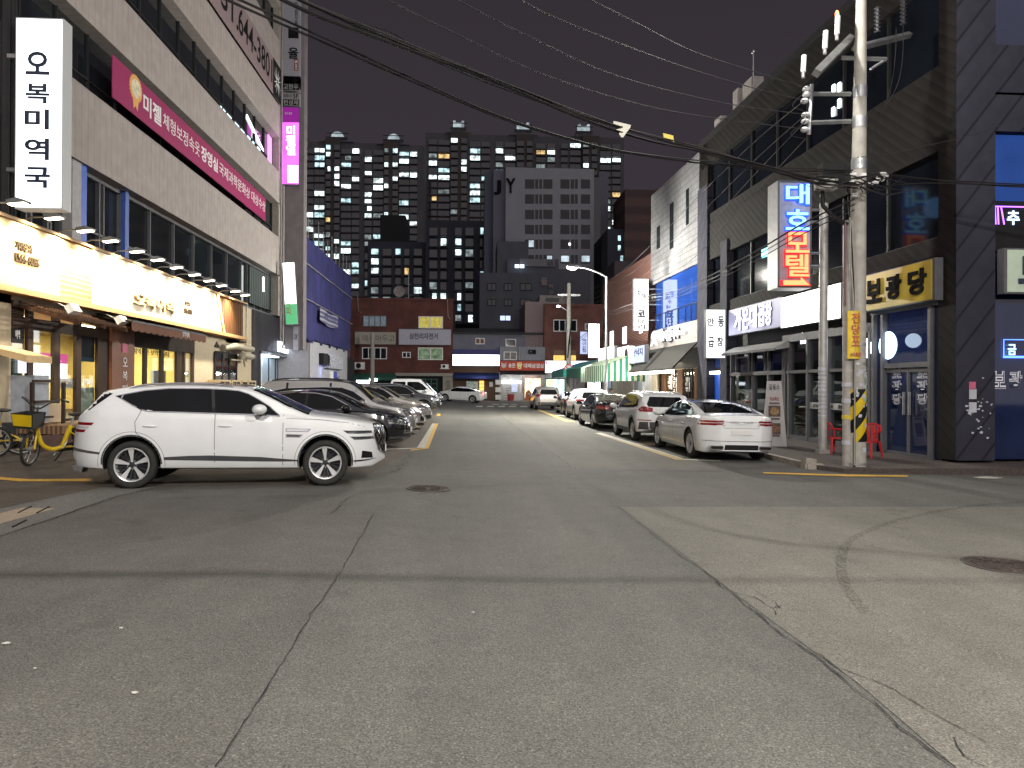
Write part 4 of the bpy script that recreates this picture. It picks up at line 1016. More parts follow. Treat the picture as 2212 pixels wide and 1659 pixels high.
def rrect(x0, x1, y0, y1, r=.03):
    o = []
    for cx, cy, a in ((x1 - r, y1 - r, 0), (x0 + r, y1 - r, 90), (x0 + r, y0 + r, 180), (x1 - r, y0 + r, 270)):
        for k in range(4): t = R(a + k * 30); o.append((cx + r * math.cos(t), cy + r * math.sin(t)))
    return o
WHITE = paintmat('white_car_paint', (.72, .73, .74)); BLACKP = paintmat('black_car_paint', (.008, .008, .010), .15); SILV = paintmat('silver_car_paint', (.38, .38, .37), .35, .75)
SILV2 = paintmat('pale_silver_paint', (.50, .46, .43), .35, .6); NAVY = paintmat('dark_navy_paint', (.008, .010, .03), .15); DGREY = paintmat('dark_grey_paint', (.035, .036, .04), .25, .4)
def seams(c, xs, zlo, zhi, m, sides='LR', bend=None):
    for x in xs:
        for k in sides:
            pts = [(x + (bend or 0) * (t / 6) ** 2 * .0, zlo + (zhi - zlo) * t / 6) for t in range(7)]
            c.ribbon('door_gap', pts, .008, k, m, .002)
def handles(c, xs, z, m, sides='LR'):
    for x in xs:
        for k in sides:
            sg = 1 if k == 'L' else -1; y = c.side(x, z)
            MB().ball((x, sg * (y + .012), z), (.115, .022, .016), 0, 12, 6).obj('door_handle', m, c.t, smooth=True, angle=60)
def plate(c, mode, z, w_=.52, h=.11, y0=0):
    d = -1 if mode == 'B' else 1
    hit = c.bvh.ray_cast(Vector((d * 6, 0, z)), Vector((-d, 0, 0)))
    if hit[0] is None: return
    x = hit[0].x + d * .012
    MB().box(x - .008, x + .008, -w_ / 2 + y0, w_ / 2 + y0, z - h / 2, z + h / 2).obj('number_plate', plate_m, c.t)
def topglass(c, name, x0, x1, f0, f1, m, off=.004, n=10, fb=None):
    """glass on the top surface between stations; f0/f1 = share of the half width at each end"""
    pts = [(x0 + (x1 - x0) * i / n, c.ytop(x0 + (x1 - x0) * i / n) * (f0 + (f1 - f0) * i / n)) for i in range(n + 1)]
    poly = pts + [(x, -y) for x, y in reversed(pts)]
    return c.feat(name, poly, 'T', m, off, .07)
# ---------------------------------------------------------------- the large white SUV in front (drawn from its side view)
def gvx(sx): return (sx - 889.0) / 252.0
def gvz(sx, sy): return (1912 - (sx - 503) * .0145 - sy) / 252.0
def gv(*p): return [(gvx(a), gvz(a, b_)) for a, b_ in p]
S = dict(L=4.94, W=1.96, wx=(gvx(502.7), gvx(1263)), rw=.372, ra=.435, rim='five', rr=.715, tum=.36, cr=.6, crf=.9, tf=.9, ne=2.9,
    top=[(-2.47, .78), (-2.455, .93)] + gv((284, 1650), (290, 1622), (314, 1602), (340, 1577), (372, 1535), (379, 1524), (407, 1517), (497, 1501), (633, 1490), (768, 1488), (904, 1493), (955, 1500), (1036, 1532), (1110, 1568), (1195, 1603), (1262, 1607), (1352, 1618), (1442, 1636), (1495, 1654), (1506, 1668)) + [(2.49, .78)],
    belt=gv((270, 1625), (432, 1600), (540, 1602), (700, 1609), (900, 1612), (1076, 1617), (1200, 1630), (1400, 1650), (1510, 1690)),
    bot=[(-2.47, .42), (-2.40, .33), (-1.98, .30), (-1.0, .30), (1.0, .28), (1.95, .27), (2.25, .27), (2.47, .36)])
c = Car(S, 'large white SUV with five spoke wheels parked closest to the viewer', 'car', 'parked_car', 'cars parked on the left side of the street', WHITE)
dlo = gv((432, 1549), (470, 1540), (540, 1524.5), (633, 1514), (768, 1511.5), (850, 1513), (905, 1517), (945, 1529), (990, 1552), (1035, 1579), (1072, 1613), (1076, 1617.6), (972, 1613), (814, 1611), (565, 1607), (538, 1601), (497, 1583), (461, 1563))
c.both('side_window', dlo, cglass, .004, .08)
for k in 'LR':
    c.ribbon('window_trim', dlo, .016, k, chrome, .007, True)
    c.ribbon('b_pillar', gv((802, 1513), (814, 1611)), .05, k, cblack, .006)
    c.ribbon('c_pillar_bar', gv((462, 1543), (456, 1558)), .02, k, chrome, .008)
c.both('rear_quarter_glass', gv((383, 1530), (422, 1540), (338, 1607), (320, 1604)), cblack, .004, .06)
wx = [(gvx(a)) for a in (502.7, 1263)]
seams(c, [gvx(820)], .40, 1.18, seam_m); seams(c, [gvx(1090)], .34, 1.16, seam_m)
for k in 'LR':
    c.ribbon('door_gap', gv((538, 1603), (515, 1650), (520, 1690), (545, 1712)), .008, k, seam_m, .002)
    c.ribbon('bonnet_gap', gv((1100, 1625), (1250, 1630), (1352, 1640), (1425, 1658)), .007, k, seam_w, .002)
    low = gv((625, 1786), (720, 1780), (800, 1778), (1000, 1783), (1088, 1790), (1150, 1794), (1150, 1800), (1088, 1801), (1000, 1801), (800, 1799), (625, 1797)); c.feat('lower_trim', low, k, cgrey, .006, .1)
    c.feat('rear_trim', gv((268, 1753), (300, 1757), (388, 1768), (386, 1776), (300, 1768), (268, 1765)), k, chrome, .006, .06)
    c.feat('front_trim', gv((1380, 1796), (1440, 1795), (1478, 1795), (1430, 1802), (1380, 1803)), k, chrome, .006, .06)
    # side vents
    c.feat('side_vent', gv((1101, 1665), (1204, 1667), (1190, 1680), (1101, 1680)), k, chrome, .004, .06); c.feat('side_vent_inner', gv((1106, 1668), (1196, 1670), (1186, 1677), (1106, 1677)), k, WHITE if 0 else paintmat('vent_white', (.6, .6, .62)), .007, .06)
    c.feat('side_vent', gv((1101, 1688), (1172, 1690), (1160, 1703), (1101, 1703)), k, chrome, .004, .06); c.feat('side_vent_inner', gv((1106, 1691), (1163, 1693), (1155, 1700), (1106, 1700)), k, cgrey, .007, .06)
    for (a, b_, d_, e_) in ((1334, 1453, 1672, 1686), (1362, 1462, 1697, 1711)):
        pl = gv((a, d_), (b_, d_ + 3), (b_ + 4, e_), (a + 22, e_)); hb = c.feat('headlamp', pl, k, lhead, .005, .05)
        c.ribbon('headlamp_bar', gv((a + 22, e_ - 2), (b_, e_ - 2)), .012, k, lheads, .010)
    for (a, d_, e_) in ((364, 1653, 1664), (333, 1681, 1692)): c.feat('tail_lamp', gv((268, d_), (a, d_ + .5), (a - 10, e_), (268, e_)), k, lred, .005, .05)
    c.feat('tail_lamp_divider', gv((268, 1668), (346, 1669), (340, 1677), (268, 1677)), k, lredw, .004, .05)
    # wheel arch lips and sill line
    for x_ in wx:
        zc = .392; pts = [(x_ + (.50) * math.cos(R(a)), zc + .50 * math.sin(R(a))) for a in range(-5, 190, 10)]
        c.ribbon('arch_line', pts, .006, k, seam_w, .002)
        pts = [(x_ + .447 * math.cos(R(a)), zc + .447 * math.sin(R(a))) for a in range(-20, 201, 10)]
        c.ribbon('arch_lip', pts, .018, k, seam_m, .003)
topglass(c, 'windscreen', gvx(962), gvx(1192), .92, .97, cglass)
topglass(c, 'sunroof', gvx(520), gvx(930), .72, .75, cblack)
c.feat('rear_window', [(-.62, 1.17), (.62, 1.17), (.52, 1.50), (-.52, 1.50)], 'B', cglass, .005, .08)
# bonnet edges and grille
for sg in (1, -1): c.ribbon('bonnet_crease', [(1.25, sg * .60), (1.9, sg * .50), (2.3, sg * .36)], .012, 'T', seam_w, .002)
gr = [(-.50, .98), (.50, .98), (.56, .80), (.42, .55), (0, .40), (-.42, .55), (-.56, .80)]
c.feat('grille', gr, 'F', cblack, .006, .08)
for i in range(-7, 8):
    for d in (1, -1):
        pts = []
        for j in range(12):
            y = i * .13 + d * (j - 6) * .05; z = .42 + j * .05
            hw = interp([(.40, .05), (.55, .42), (.80, .56), (.98, .50)], z)
            if abs(y) < hw and z < .975: pts.append((y, z))
        if len(pts) > 1: c.ribbon('grille_mesh', pts, .014, 'F', chrome, .012)
c.ribbon('grille_frame', gr, .02, 'F', chrome, .012, True)
plate(c, 'F', .56); plate(c, 'B', .82)
for sg in (1, -1):
    c.feat('intake', [(sg * .58, .42), (sg * .82, .44), (sg * .82, .56), (sg * .62, .52)], 'F', cblack, .005, .06)
for sg in (1, -1): MB().prism([(-2.42, .30), (-2.30, .25), (-2.28, .34), (-2.44, .38)], sg * .72 - .12, sg * .72 + .12, 'y').obj('exhaust_tip', chrome, c.t)
handles(c, (gvx(573), gvx(860)), gvz(700, 1662), WHITE); c.mirror(gvx(985) + .04, WHITE)
MB().box(gvx(812), gvx(824), .975, .992, gvz(818, 1699), gvz(818, 1689)).obj('door_guard', pm('blue_foam', (.02, .08, .4), .6), c.t)
c.rails(gvx(480), gvx(880), chrome, .05)
rg = [G(283, 1057), G(702, 1050)]  # outer tyre contact points
pa, pb = rg; head = math.atan2(pb.y - pa.y, pb.x - pa.x)
kf = (pb - pa).length / (S['wx'][1] - S['wx'][0]); nrm = Vector((-math.sin(head), math.cos(head), 0)); mid = (pa + pb) / 2 + nrm * (1.96 / 2 - .03) * kf
dx = (S['wx'][0] + S['wx'][1]) / 2 * kf; mid = mid - Vector((math.cos(head), math.sin(head), 0)) * dx
c.place(mid.x, mid.y, head); c.t.matrix_basis = c.t.matrix_basis @ Matrix.Diagonal((kf, kf, kf * 1.03, 1)); hero = c
print('HERO', kf, mid, math.degrees(head))
# ================================================================ the other cars
def generic(S, label, name, body, group, kind, trim=None, opts={}):
    c = Car(S, label, opts.get('cat', 'car'), name, group, body); t = trim or cblack; seam = seam_m
    hl = S['hl']; L = S['L']
    sides = 'LR'
    c.both('side_window', S['dlo'], cglass, .004, .12)
    if opts.get('chrome', True):
        for k in sides: c.ribbon('window_trim', S['dlo'], .014, k, chrome, .007, True, .12)
    for x in S.get('pil', ()):
        for k in sides: c.ribbon('pillar', [(x - .02, interp(c.belt, x) + .02), (x + .0, interp(c.top, x) - .12)], .06, k, cblack, .007)
    for x, z0, z1 in S['doors']:
        for k in sides: c.ribbon('door_gap', [(x, z0), (x, z1)], .009, k, seam if body is not BLACKP else seam_w, .002)
    handles(c, S['hand'], S['hz'], chrome if opts.get('chromeh') else body)
    topglass(c, 'windscreen', S['ws'][0], S['ws'][1], .90, .95, cglass, n=8)
    if S.get('rw_t'): topglass(c, 'rear_window', S['rw_t'][0], S['rw_t'][1], .80, .84, S.get('rglass', cglass), n=8)
    if S.get('rw_b'): c.feat('rear_window', S['rw_b'], 'B', cglass, .006, .1)
    if S.get('roofdark'): topglass(c, 'roof_panel', S['rw_t'][1] + .08, S['ws'][0] - .06, .86, .86, cblack)
    for sg in (1, -1):
        for pl, m in S.get('tail', ()):
            q = [(sg * a, b_) for a, b_ in pl]; c.feat('tail_lamp', q, 'B', m, .006, .06)
    for pl, m in S.get('tails', ()): c.both('tail_lamp', pl, m, .006, .06)
    for pl, m in S.get('heads', ()): c.both('headlamp', pl, m, .006, .06)
    for pl, m in S.get('headf', ()):
        for sg in (1, -1): c.feat('headlamp', [(sg * a, b_) for a, b_ in pl], 'F', m, .006, .06)
    for pl, m in S.get('front', ()): c.feat('grille' if m is cblack or m is chrome else 'bumper_panel', pl, 'F', m, .005, .08)
    for pl, m in S.get('rear', ()): c.feat('bumper_panel', pl, 'B', m, .006, .08)
    for pl, m in S.get('clad', ()): c.both('cladding', pl, m, .006, .12)
    for wx in S['wx']:
        zc = S['rw'] + .02; ra = S['ra']
        for k in sides: c.ribbon('arch_lip', [(wx + (ra + S.get('lip', .012)) * math.cos(R(a)), zc + (ra + S.get('lip', .012)) * math.sin(R(a))) for a in range(-12, 193, 12)], S.get('lipw', .03), k, S.get('lipm', body), .008)
    c.mirror(S['mx'], opts.get('mirror', body)); plate(c, 'F', S.get('pf', .5)); plate(c, 'B', S.get('pb', .8))
    if S.get('rails'): c.rails(S['rails'][0], S['rails'][1], opts.get('railm', chrome))
    return c
def sedan(**k):
    L = k.pop('L', 4.9); H = k.pop('H', 1.46); h = L / 2; f = H / 1.465
    S = dict(L=L, W=k.pop('W', 1.87), wx=(-h + 1.06, h - .90), rw=.335, ra=.385, rim='ten', tum=.44, cr=.55, crf=.9, tf=.8, tr=.42, hl=None,
        top=[(-h, .62), (-h + .02, .98), (-h + .10, 1.10), (-h + .22, 1.125), (-h + .62, 1.14), (-h + .82, 1.17), (-h + 1.30, 1.33), (-h + 1.75, 1.425), (-.10, H), (.35, H - .02), (.72, H - .11), (1.32, 1.02), (1.6, .98), (2.0, .92), (h - .22, .80), (h - .06, .68), (h, .50)],
        belt=[(-h, .95), (-h + .5, 1.0), (-.5, .97), (1.0, .92), (1.6, .88), (h, .66)],
        bot=[(-h, .36), (-h + .3, .24), (-1.3, .2), (1.3, .19), (h - .5, .2), (h, .26)],
        dlo=[(-h + .80, 1.06), (-h + 1.12, 1.20), (-h + 1.55, 1.33), (-.35, 1.385), (.15, 1.375), (.55, 1.29), (.98, 1.07), (1.05, .975), (.3, .975), (-.8, 1.0)],
        pil=(-.05,), doors=((-.05, .30, .97), (-h + 1.45, .62, 1.02), (1.08, .35, .93)), hand=(-h + 1.62, .18), hz=.86, ws=(.55, 1.27), rw_t=(-h + .80, -h + 1.66), mx=.92,
        tail=[([(.50, .86), (.90, .88), (.90, .98), (.50, .94)], lred)], tails=[([(-h + .02, .87), (-h + .35, .90), (-h + .25, .97), (-h + .02, .97)], lred)],
        heads=[([(h - .42, .66), (h - .02, .60), (h - .02, .68), (h - .32, .76)], lheads)], headf=[([(.45, .58), (.85, .62), (.85, .72), (.48, .66)], lheads)],
        front=[([(-.38, .68), (.38, .68), (.42, .42), (-.42, .42)], cblack), ([(-.7, .36), (.7, .36), (.62, .27), (-.62, .27)], cblack)],
        rear=[([(-.6, .30), (.6, .30), (.55, .42), (-.55, .42)], cblack)], pb=.80, pf=.45)
    S.update(k); return S
def suv(**k):
    L = k.pop('L', 4.45); H = k.pop('H', 1.64); h = L / 2
    S = dict(L=L, W=k.pop('W', 1.86), wx=(-h + .92, h - .88), rw=.355, ra=.41, rim='ten', tum=.34, cr=.5, crf=.8, tf=.75, tr=.38, hl=None,
        top=[(-h, .70), (-h + .02, .98), (-h + .08, 1.12), (-h + .30, 1.46), (-h + .36, 1.53), (-h + .55, H - .05), (-h + 1.1, H - .01), (-.2, H), (.35, H - .04), (.65, H - .12), (1.22, 1.12), (1.5, 1.07), (h - .35, .97), (h - .12, .86), (h - .02, .70), (h, .50)],
        belt=[(-h, 1.06), (-1.4, 1.08), (-.5, 1.04), (.9, .99), (1.3, .95), (h, .72)],
        bot=[(-h, .42), (-h + .25, .32), (-1.2, .26), (1.2, .25), (h - .4, .26), (h, .34)],
        dlo=[(-h + .48, 1.16), (-h + .62, 1.36), (-h + 1.1, 1.47), (-.2, 1.515), (.3, 1.50), (.62, 1.40), (.98, 1.15), (1.02, 1.03), (0, 1.05), (-h + .9, 1.09)],
        pil=(-.02, -h + 1.15), doors=((-.02, .34, 1.04), (-h + 1.32, .6, 1.06), (1.04, .38, 1.0)), hand=(-h + 1.45, .22), hz=.94, ws=(.48, 1.16), mx=.90,
        rw_b=[(-.58, 1.14), (.58, 1.14), (.62, 1.22), (.50, 1.46), (-.50, 1.46), (-.62, 1.22)],
        tail=[([(.52, .98), (.90, .95), (.90, 1.08), (.52, 1.10)], lred)], tails=[([(-h + .02, .93), (-h + .30, .98), (-h + .38, 1.09), (-h + .04, 1.10)], lred)],
        heads=[([(h - .45, .76), (h - .04, .70), (h - .04, .82), (h - .34, .88)], lheads)], headf=[([(.42, .70), (.84, .72), (.84, .84), (.45, .80)], lheads)],
        front=[([(-.40, .78), (.40, .78), (.36, .62), (-.36, .62)], cblack), ([(-.6, .50), (.6, .50), (.5, .36), (-.5, .36)], cblack)],
        rear=[([(-.78, .42), (.78, .42), (.72, .58), (-.72, .58)], cgrey)], pb=.84, pf=.55,
        clad=[([(-.85, .28), (.95, .28), (.95, .40), (-.85, .40)], cgrey)], lip=.03, lipw=.06, lipm=cgrey, rails=(-h + .7, .3))
    S.update(k); return S
GR = 'cars parked along the right side of the street'; GL = 'cars parked on the left side of the street'
def put(c, px, py, which, head):
    """stand the car so that its near-side tyre touches the ground point seen there"""
    p = G(px, py); wx = c.S['wx'][which]; f = Vector((math.cos(head), math.sin(head), 0)); l = Vector((-f.y, f.x, 0))
    o = p - f * wx - l * (c.W / 2 - .03) * (1 if c.S.get('sd', 1) > 0 else -1)
    c.place(o.x, o.y, head); return c
H0 = R(90.6)
# -- right row
h = 2.5
S = sedan(L=4.99, W=1.92, H=1.465, rw=.365, ra=.41, rim='multi', tr=.5, cr=.6, pb=.72, bot=[(-2.5, .27), (-2.2, .21), (-1.3, .2), (1.3, .19), (2.0, .2), (2.5, .26)], roofdark=True, rw_t=(-1.90, -.72),
    top=[(-h, .55), (-h + .02, .96), (-h + .05, 1.08), (-h + .12, 1.135), (-h + .3, 1.13), (-h + .52, 1.15), (-h + .7, 1.19), (-h + 1.15, 1.31), (-h + 1.75, 1.43), (-.10, 1.465), (.35, 1.45), (.72, 1.355), (1.32, 1.03), (1.6, .99), (2.0, .93), (h - .22, .82), (h - .06, .7), (h, .50)],
    belt=[(-h, 1.04), (-h + .5, 1.06), (-.5, 1.0), (1.0, .95), (1.6, .90), (h, .68)],
    dlo=[(-h + .95, 1.13), (-h + 1.2, 1.24), (-h + 1.6, 1.34), (-.35, 1.39), (.15, 1.38), (.55, 1.30), (.98, 1.09), (1.05, 1.0), (.3, 1.0), (-.9, 1.05), (-1.42, 1.10)],
    tail=[([(.44, .955), (.93, .945), (.93, .99), (.42, 1.0)], lred), ([(.46, .895), (.93, .875), (.93, .92), (.44, .935)], lred), ([(.44, .937), (.93, .922), (.93, .943), (.44, .953)], lredw)],
    tails=[([(-h + .02, .945), (-h + .42, .965), (-h + .38, .985), (-h + .02, .995)], lred), ([(-h + .02, .875), (-h + .38, .895), (-h + .34, .912), (-h + .02, .92)], lred)],
    rear=[([(-.42, .30), (.42, .30), (.40, .42), (-.42, .42)], cblack), ([(-.88, .50), (.88, .50), (.88, .512), (-.88, .512)], chrome)],
    clad=[([(-.85, .37), (1.0, .34), (1.0, .36), (-.85, .39)], chrome), ([(1.12, .74), (1.42, .76), (1.38, .785), (1.12, .775)], chrome), ([(1.12, .67), (1.32, .68), (1.28, .705), (1.12, .70)], chrome)])
c = generic(S, 'white executive sedan with dark glass roof, nearest of the right row', 'parked_car', WHITE, GR, 'sedan')
for sg in (1, -1):
    MB().prism(rrect(-.17, .17, .30, .40, .04), -h - .006, -h + .15, 'x').obj('exhaust_tip', chrome, c.t, Matrix.Translation((0, sg * .60, 0)))
    MB().prism(rrect(-.145, .145, .318, .382, .03), -h - .009, -h + .01, 'x').obj('exhaust_opening', cblack, c.t, Matrix.Translation((0, sg * .60, 0)))
c.ribbon('boot_spoiler', [(-h + .10, -.72), (-h + .06, -.4), (-h + .05, 0), (-h + .06, .4), (-h + .10, .72)], .06, 'T', WHITE, .018)
text('badge_letters', 'GENESIS', -.28, .28, .955, .985, -.0, chrome, c.t, ext=.006).matrix_basis = Matrix.Translation((-h - .004, 0, 0)) @ Matrix.Rotation(R(-90), 4, 'Z')
c.ribbon('boot_gap', [(-.43, 1.08), (-.43, .82), (.43, .82), (.43, 1.08)], .008, 'B', seam_w, .003)
MB().prism([(-.98, 1.0), (-.86, 1.0), (-.84, 1.07)], -.006, .006, 'y').obj('roof_antenna', cblack, c.t, Matrix.Translation((0, 0, .44)))
put(c, 1488, 988.6, 0, H0)
h = 2.22
S = suv(L=4.44, H=1.635, W=1.86, rim='ten', pb=.72,
    tail=[([(.46, .98), (.90, .98), (.90, 1.13), (.70, 1.15), (.44, 1.10)], lred)], tails=[([(-h + .02, .98), (-h + .32, 1.04), (-h + .26, 1.10), (-h + .04, 1.13)], lred)],
    rear=[([(-.86, .42), (.86, .42), (.84, .66), (-.84, .66)], cgrey), ([(-.88, .70), (-.50, .70), (-.50, .73), (-.88, .73)], lred), ([(.50, .70), (.88, .70), (.88, .73), (.50, .73)], lred), ([(-.3, .93), (.3, .93), (.3, .955), (-.3, .955)], chrome)])
c = generic(S, 'white compact SUV with grey lower cladding, second from the viewer on the right', 'parked_car', WHITE, GR, 'suv', opts=dict(railm=M['steel']))
o = MB().prism(ell(0, 0, .07, .035), -.01, .0, 'x').obj('badge', cblack, c.t, Matrix.Translation((-h - .0, 0, 1.03)))
text('badge_letters', 'KIA', -.045, .045, 1.015, 1.045, 0, chrome, c.t, ext=.004).matrix_basis = Matrix.Translation((-h - .012, 0, 0)) @ Matrix.Rotation(R(-90), 4, 'Z')
put(c, 1364.5, 951.6, 0, H0)
S = sedan(L=5.1, W=1.93, H=1.46, rw=.36, ra=.405, rim='ten', rglass=pm('bright_rear_glass', (.12, .12, .10), .04, spec=.9, var=.2),
    tail=[([(.40, .84), (.93, .84), (.93, .99), (.40, .97)], lred)])
c = generic(S, 'black limousine style sedan between two white SUVs on the right', 'parked_car', BLACKP, GR, 'sedan', opts=dict(chromeh=True)); put(c, 1278, 925.5, 0, H0)
c = generic(suv(L=4.5, H=1.66, rw=.36), 'white SUV behind the black limousine on the right', 'parked_car', WHITE, GR, 'suv'); put(c, 1239, 907, 0, H0)
c = generic(sedan(L=4.85, W=1.85, H=1.455, rim='multi', rw=.34), 'black sedan with pale multi spoke wheels just before the silver SUV', 'parked_car', BLACKP, GR, 'sedan'); put(c, 1214.6, 896, 0, H0)
c = generic(suv(L=4.66, H=1.70, W=1.89, rw=.36, tail=[([(.56, 1.0), (.92, .98), (.92, 1.14), (.58, 1.12)], lred)], rim='multi'), 'silver SUV at the far end of the right row', 'parked_car', SILV2, GR, 'suv'); put(c, 1154, 885, 0, R(91.5))
# -- left row: noses towards the street
def nose(c, px, Z, head, dx=0):
    p = AT(px, 835, Z); f = Vector((math.cos(head), math.sin(head), 0)); o = Vector((p.x, p.y, 0)) - f * (c.L / 2); c.place(o.x, o.y, head); return c
c = generic(sedan(L=4.95, W=1.87, H=1.47, heads=[([(1.95, .68), (2.44, .60), (2.44, .70), (2.1, .79)], lhead)],
    front=[([(-.45, .74), (.45, .74), (.50, .36), (-.50, .36)], chrome), ([(-.42, .71), (.42, .71), (.46, .39), (-.46, .39)], cblack), ([(-.85, .30), (.85, .30), (.8, .25), (-.8, .25)], cgrey)]),
    'black sedan with chrome grille parked just beyond the large white SUV', 'parked_car', BLACKP, GL, 'sedan'); nose(c, 888, 18.6, R(1.5))
c = generic(suv(L=4.75, H=1.76, W=1.90, rw=.36, cr=.5, tf=.45, heads=[([(1.85, .78), (2.30, .70), (2.32, .86), (2.0, .98)], lheads)], headf=[([(.40, .72), (.84, .70), (.84, .92), (.45, .92)], lheads)], front=[([(-.36, .90), (.36, .90), (.32, .60), (-.32, .60)], chrome)]),
    'silver SUV with roof rails, second in the marked bays on the left', 'parked_car', SILV, GL, 'suv', opts=dict(railm=M['dark'])); nose(c, 900, 21.1, R(1))
c = generic(sedan(L=4.75, W=1.80, H=1.47), 'pale beige silver sedan, third in the marked bays on the left', 'parked_car', SILV2, GL, 'sedan'); nose(c, 917, 23.6, R(1))
c = generic(suv(L=4.55, H=1.60, W=1.83, rails=None), 'pale silver hatchback, fourth in the marked bays on the left', 'parked_car', SILV2, GL, 'suv'); nose(c, 932, 26.2, R(0))
c = generic(suv(L=4.75, H=1.62, W=1.9, rw=.37), 'dark grey SUV between the pale hatchback and the white truck', 'parked_car', DGREY, GL, 'suv'); nose(c, 952, 39, R(0))
h = 2.55
S = dict(L=5.1, W=1.74, wx=(-1.45, 1.35), rw=.33, ra=.37, rim='steel', rr=.6, tum=.14, cr=.2, crf=.35, tf=.25, tr=.05, hl=None,
    top=[(-h, .9), (-h + .01, .95), (-.52, .95), (-.50, 1.5), (-.42, 1.92), (-.2, 1.97), (1.3, 1.97), (1.55, 1.90), (2.15, 1.28), (2.4, 1.08), (2.52, .9), (h, .5)],
    belt=[(-h, .9), (-.52, .9), (-.4, 1.18), (1.9, 1.14), (h, .85)], bot=[(-h, .5), (h - .3, .35), (h, .4)],
    dlo=[(.62, 1.22), (.62, 1.75), (1.35, 1.75), (1.62, 1.6), (1.95, 1.28), (1.95, 1.2)], pil=(), doors=((.55, .5, 1.2), (1.9, .5, 1.15)), hand=(.7,), hz=1.05, ws=(1.52, 2.16), mx=1.85,
    heads=[([(2.2, .72), (2.5, .70), (2.5, .92), (2.3, .95)], lheads)], headf=[([(.5, .72), (.8, .72), (.8, .92), (.5, .92)], lheads)], front=[([(-.5, .9), (.5, .9), (.5, .75), (-.5, .75)], cblack)], pf=.6, pb=.6)
c = generic(S, 'white double cab truck at the far end of the left row', 'parked_truck', WHITE, GL, 'van', opts=dict(cat='truck', chrome=False))
c.both('side_window', [(-.30, 1.25), (-.30, 1.75), (.50, 1.75), (.50, 1.22)], cglass, .004)
q = MB(); q.box(-2.55, -.56, -.86, .86, .92, .97); q.box(-2.55, -.56, -.88, -.84, .95, 1.35); q.box(-2.55, -.56, .84, .88, .95, 1.35); q.box(-2.57, -2.53, -.86, .86, .95, 1.35); q.obj('cargo_bed', WHITE, c.t)
nose(c, 946, 47, R(-3))
c = generic(sedan(L=4.7, W=1.8, H=1.45), 'dark blue sedan nosing out behind the white truck', 'parked_car', NAVY, GL, 'sedan'); nose(c, 958, 54, R(0))
# far white sedan across the end of the street, tail to the right
S = sedan(L=4.6, W=1.80, H=1.44, rim='multi', rw=.33)
c = generic(S, 'white sedan crossing at the far end of the street with its tail lamp lit', 'parked_car', WHITE, None, 'sedan')
p = G(997, 869); c.place(p.x, p.y + 1, R(180 - 14))
MB().ball((-2.22, .80, .92), (.05, .10, .06)).obj('tail_lamp_glow', em('tail_lamp_lit', (1, .12, .08), 12), c.t)
# ================================================================ right side: dark panelled corner building
panel_d = wavemat('dark_brown_panels', (.015, .012, .012), (.007, .006, .006), 1.25, 'X', thr=.05, sharp=.03, rot=(0, R(52), 0), rough=.85)
panel_g = wavemat('slate_panels', (.042, .042, .060), (.018, .018, .026), .62, 'X', thr=.03, sharp=.03, rot=(0, R(-38), 0), rough=.85)
rbd = thing('corner_building', 'dark corner building clad in slanted panels with blue glass bands', 'building', FR.M)
ru = FR.u
RH = 13.0
tint = pm('dark_tinted_glass', (.006, .008, .012), .08, spec=.12, var=.4, scale=.5)
xE = ru(1512)     # far end
def rz(px, py, d=0): return FR.z(px, py, d)
# local x: 0 at the corner, negative going away
q = MB(); q.box(xE, -1.0, .35, 13.5, 0, RH - .1); q.obj('core', M['dark'], rbd)
q = MB()
q.box(ru(2026), 0, 0, .35, 0, RH)                     # corner pier (brown, street side)
z2a, z2b = rz(2026, 500), rz(2026, 330)               # second floor window band
for (za, zb3) in ((4.95, 5.4), (7.5, 9.6), (11.9, RH)): q.box(xE, ru(2026), 0, .35, za, zb3)
q.box(xE, xE + .9, 0, .35, 0, RH)
q.obj('cladding', panel_d, rbd)
def seg(a, b_, n):
    return [a + (b_ - a) * i / n for i in range(n + 1)]
for (za, zb3, lab) in ((5.4, 7.5, 2), (9.6, 11.9, 3)):
    xs = seg(xE + .9, ru(2026), 7)
    for i in range(7): MB().box(xs[i] + .03, xs[i + 1] - .03, .2, .24, za, zb3).obj('window', tint, rbd)
    q = MB()
    for x in xs: q.box(x - .04, x + .04, .12, .22, za, zb3)
    q.box(xs[0], xs[-1], .13, .21, za, za + .05)
    q.obj('mullions', M['black'], rbd)
# inner reflections: few lit ceiling lights inside
q = MB()
for (x, y) in ((1905, 578), (1912, 597), (1897, 553)):
    a, z = FR.hit(x, y, .15); q.box(a - .12, a + .12, .14, .18, z - .02, z + .02)
q.obj('ceiling_light', em('faint_ceiling_light', (.8, .85, .9), 1.5), rbd)
for (x, y) in ((1812, 189), (1800, 196 * 0 + 193), (1812, 224), (1799, 242)): 
    a, z = FR.hit(x, y, .15); MB().box(a - .06, a + .06, .14, .18, z - .12, z + .14).obj('hanging_lamp', em('white_window_lamp', (.9, .97, 1), 9), rbd)
a, z = FR.hit(1651, 546, .1); MB().box(a - .25, a + .25, .1, .15, z - .16, z + .16).obj('lit_pane', em('cyan_pane', (.3, .85, 1), 1.5), rbd)
# parapet lip along the roof
MB().box(xE - .1, .15, -.08, .4, RH, RH + .25).obj('parapet', M['dark'], rbd)
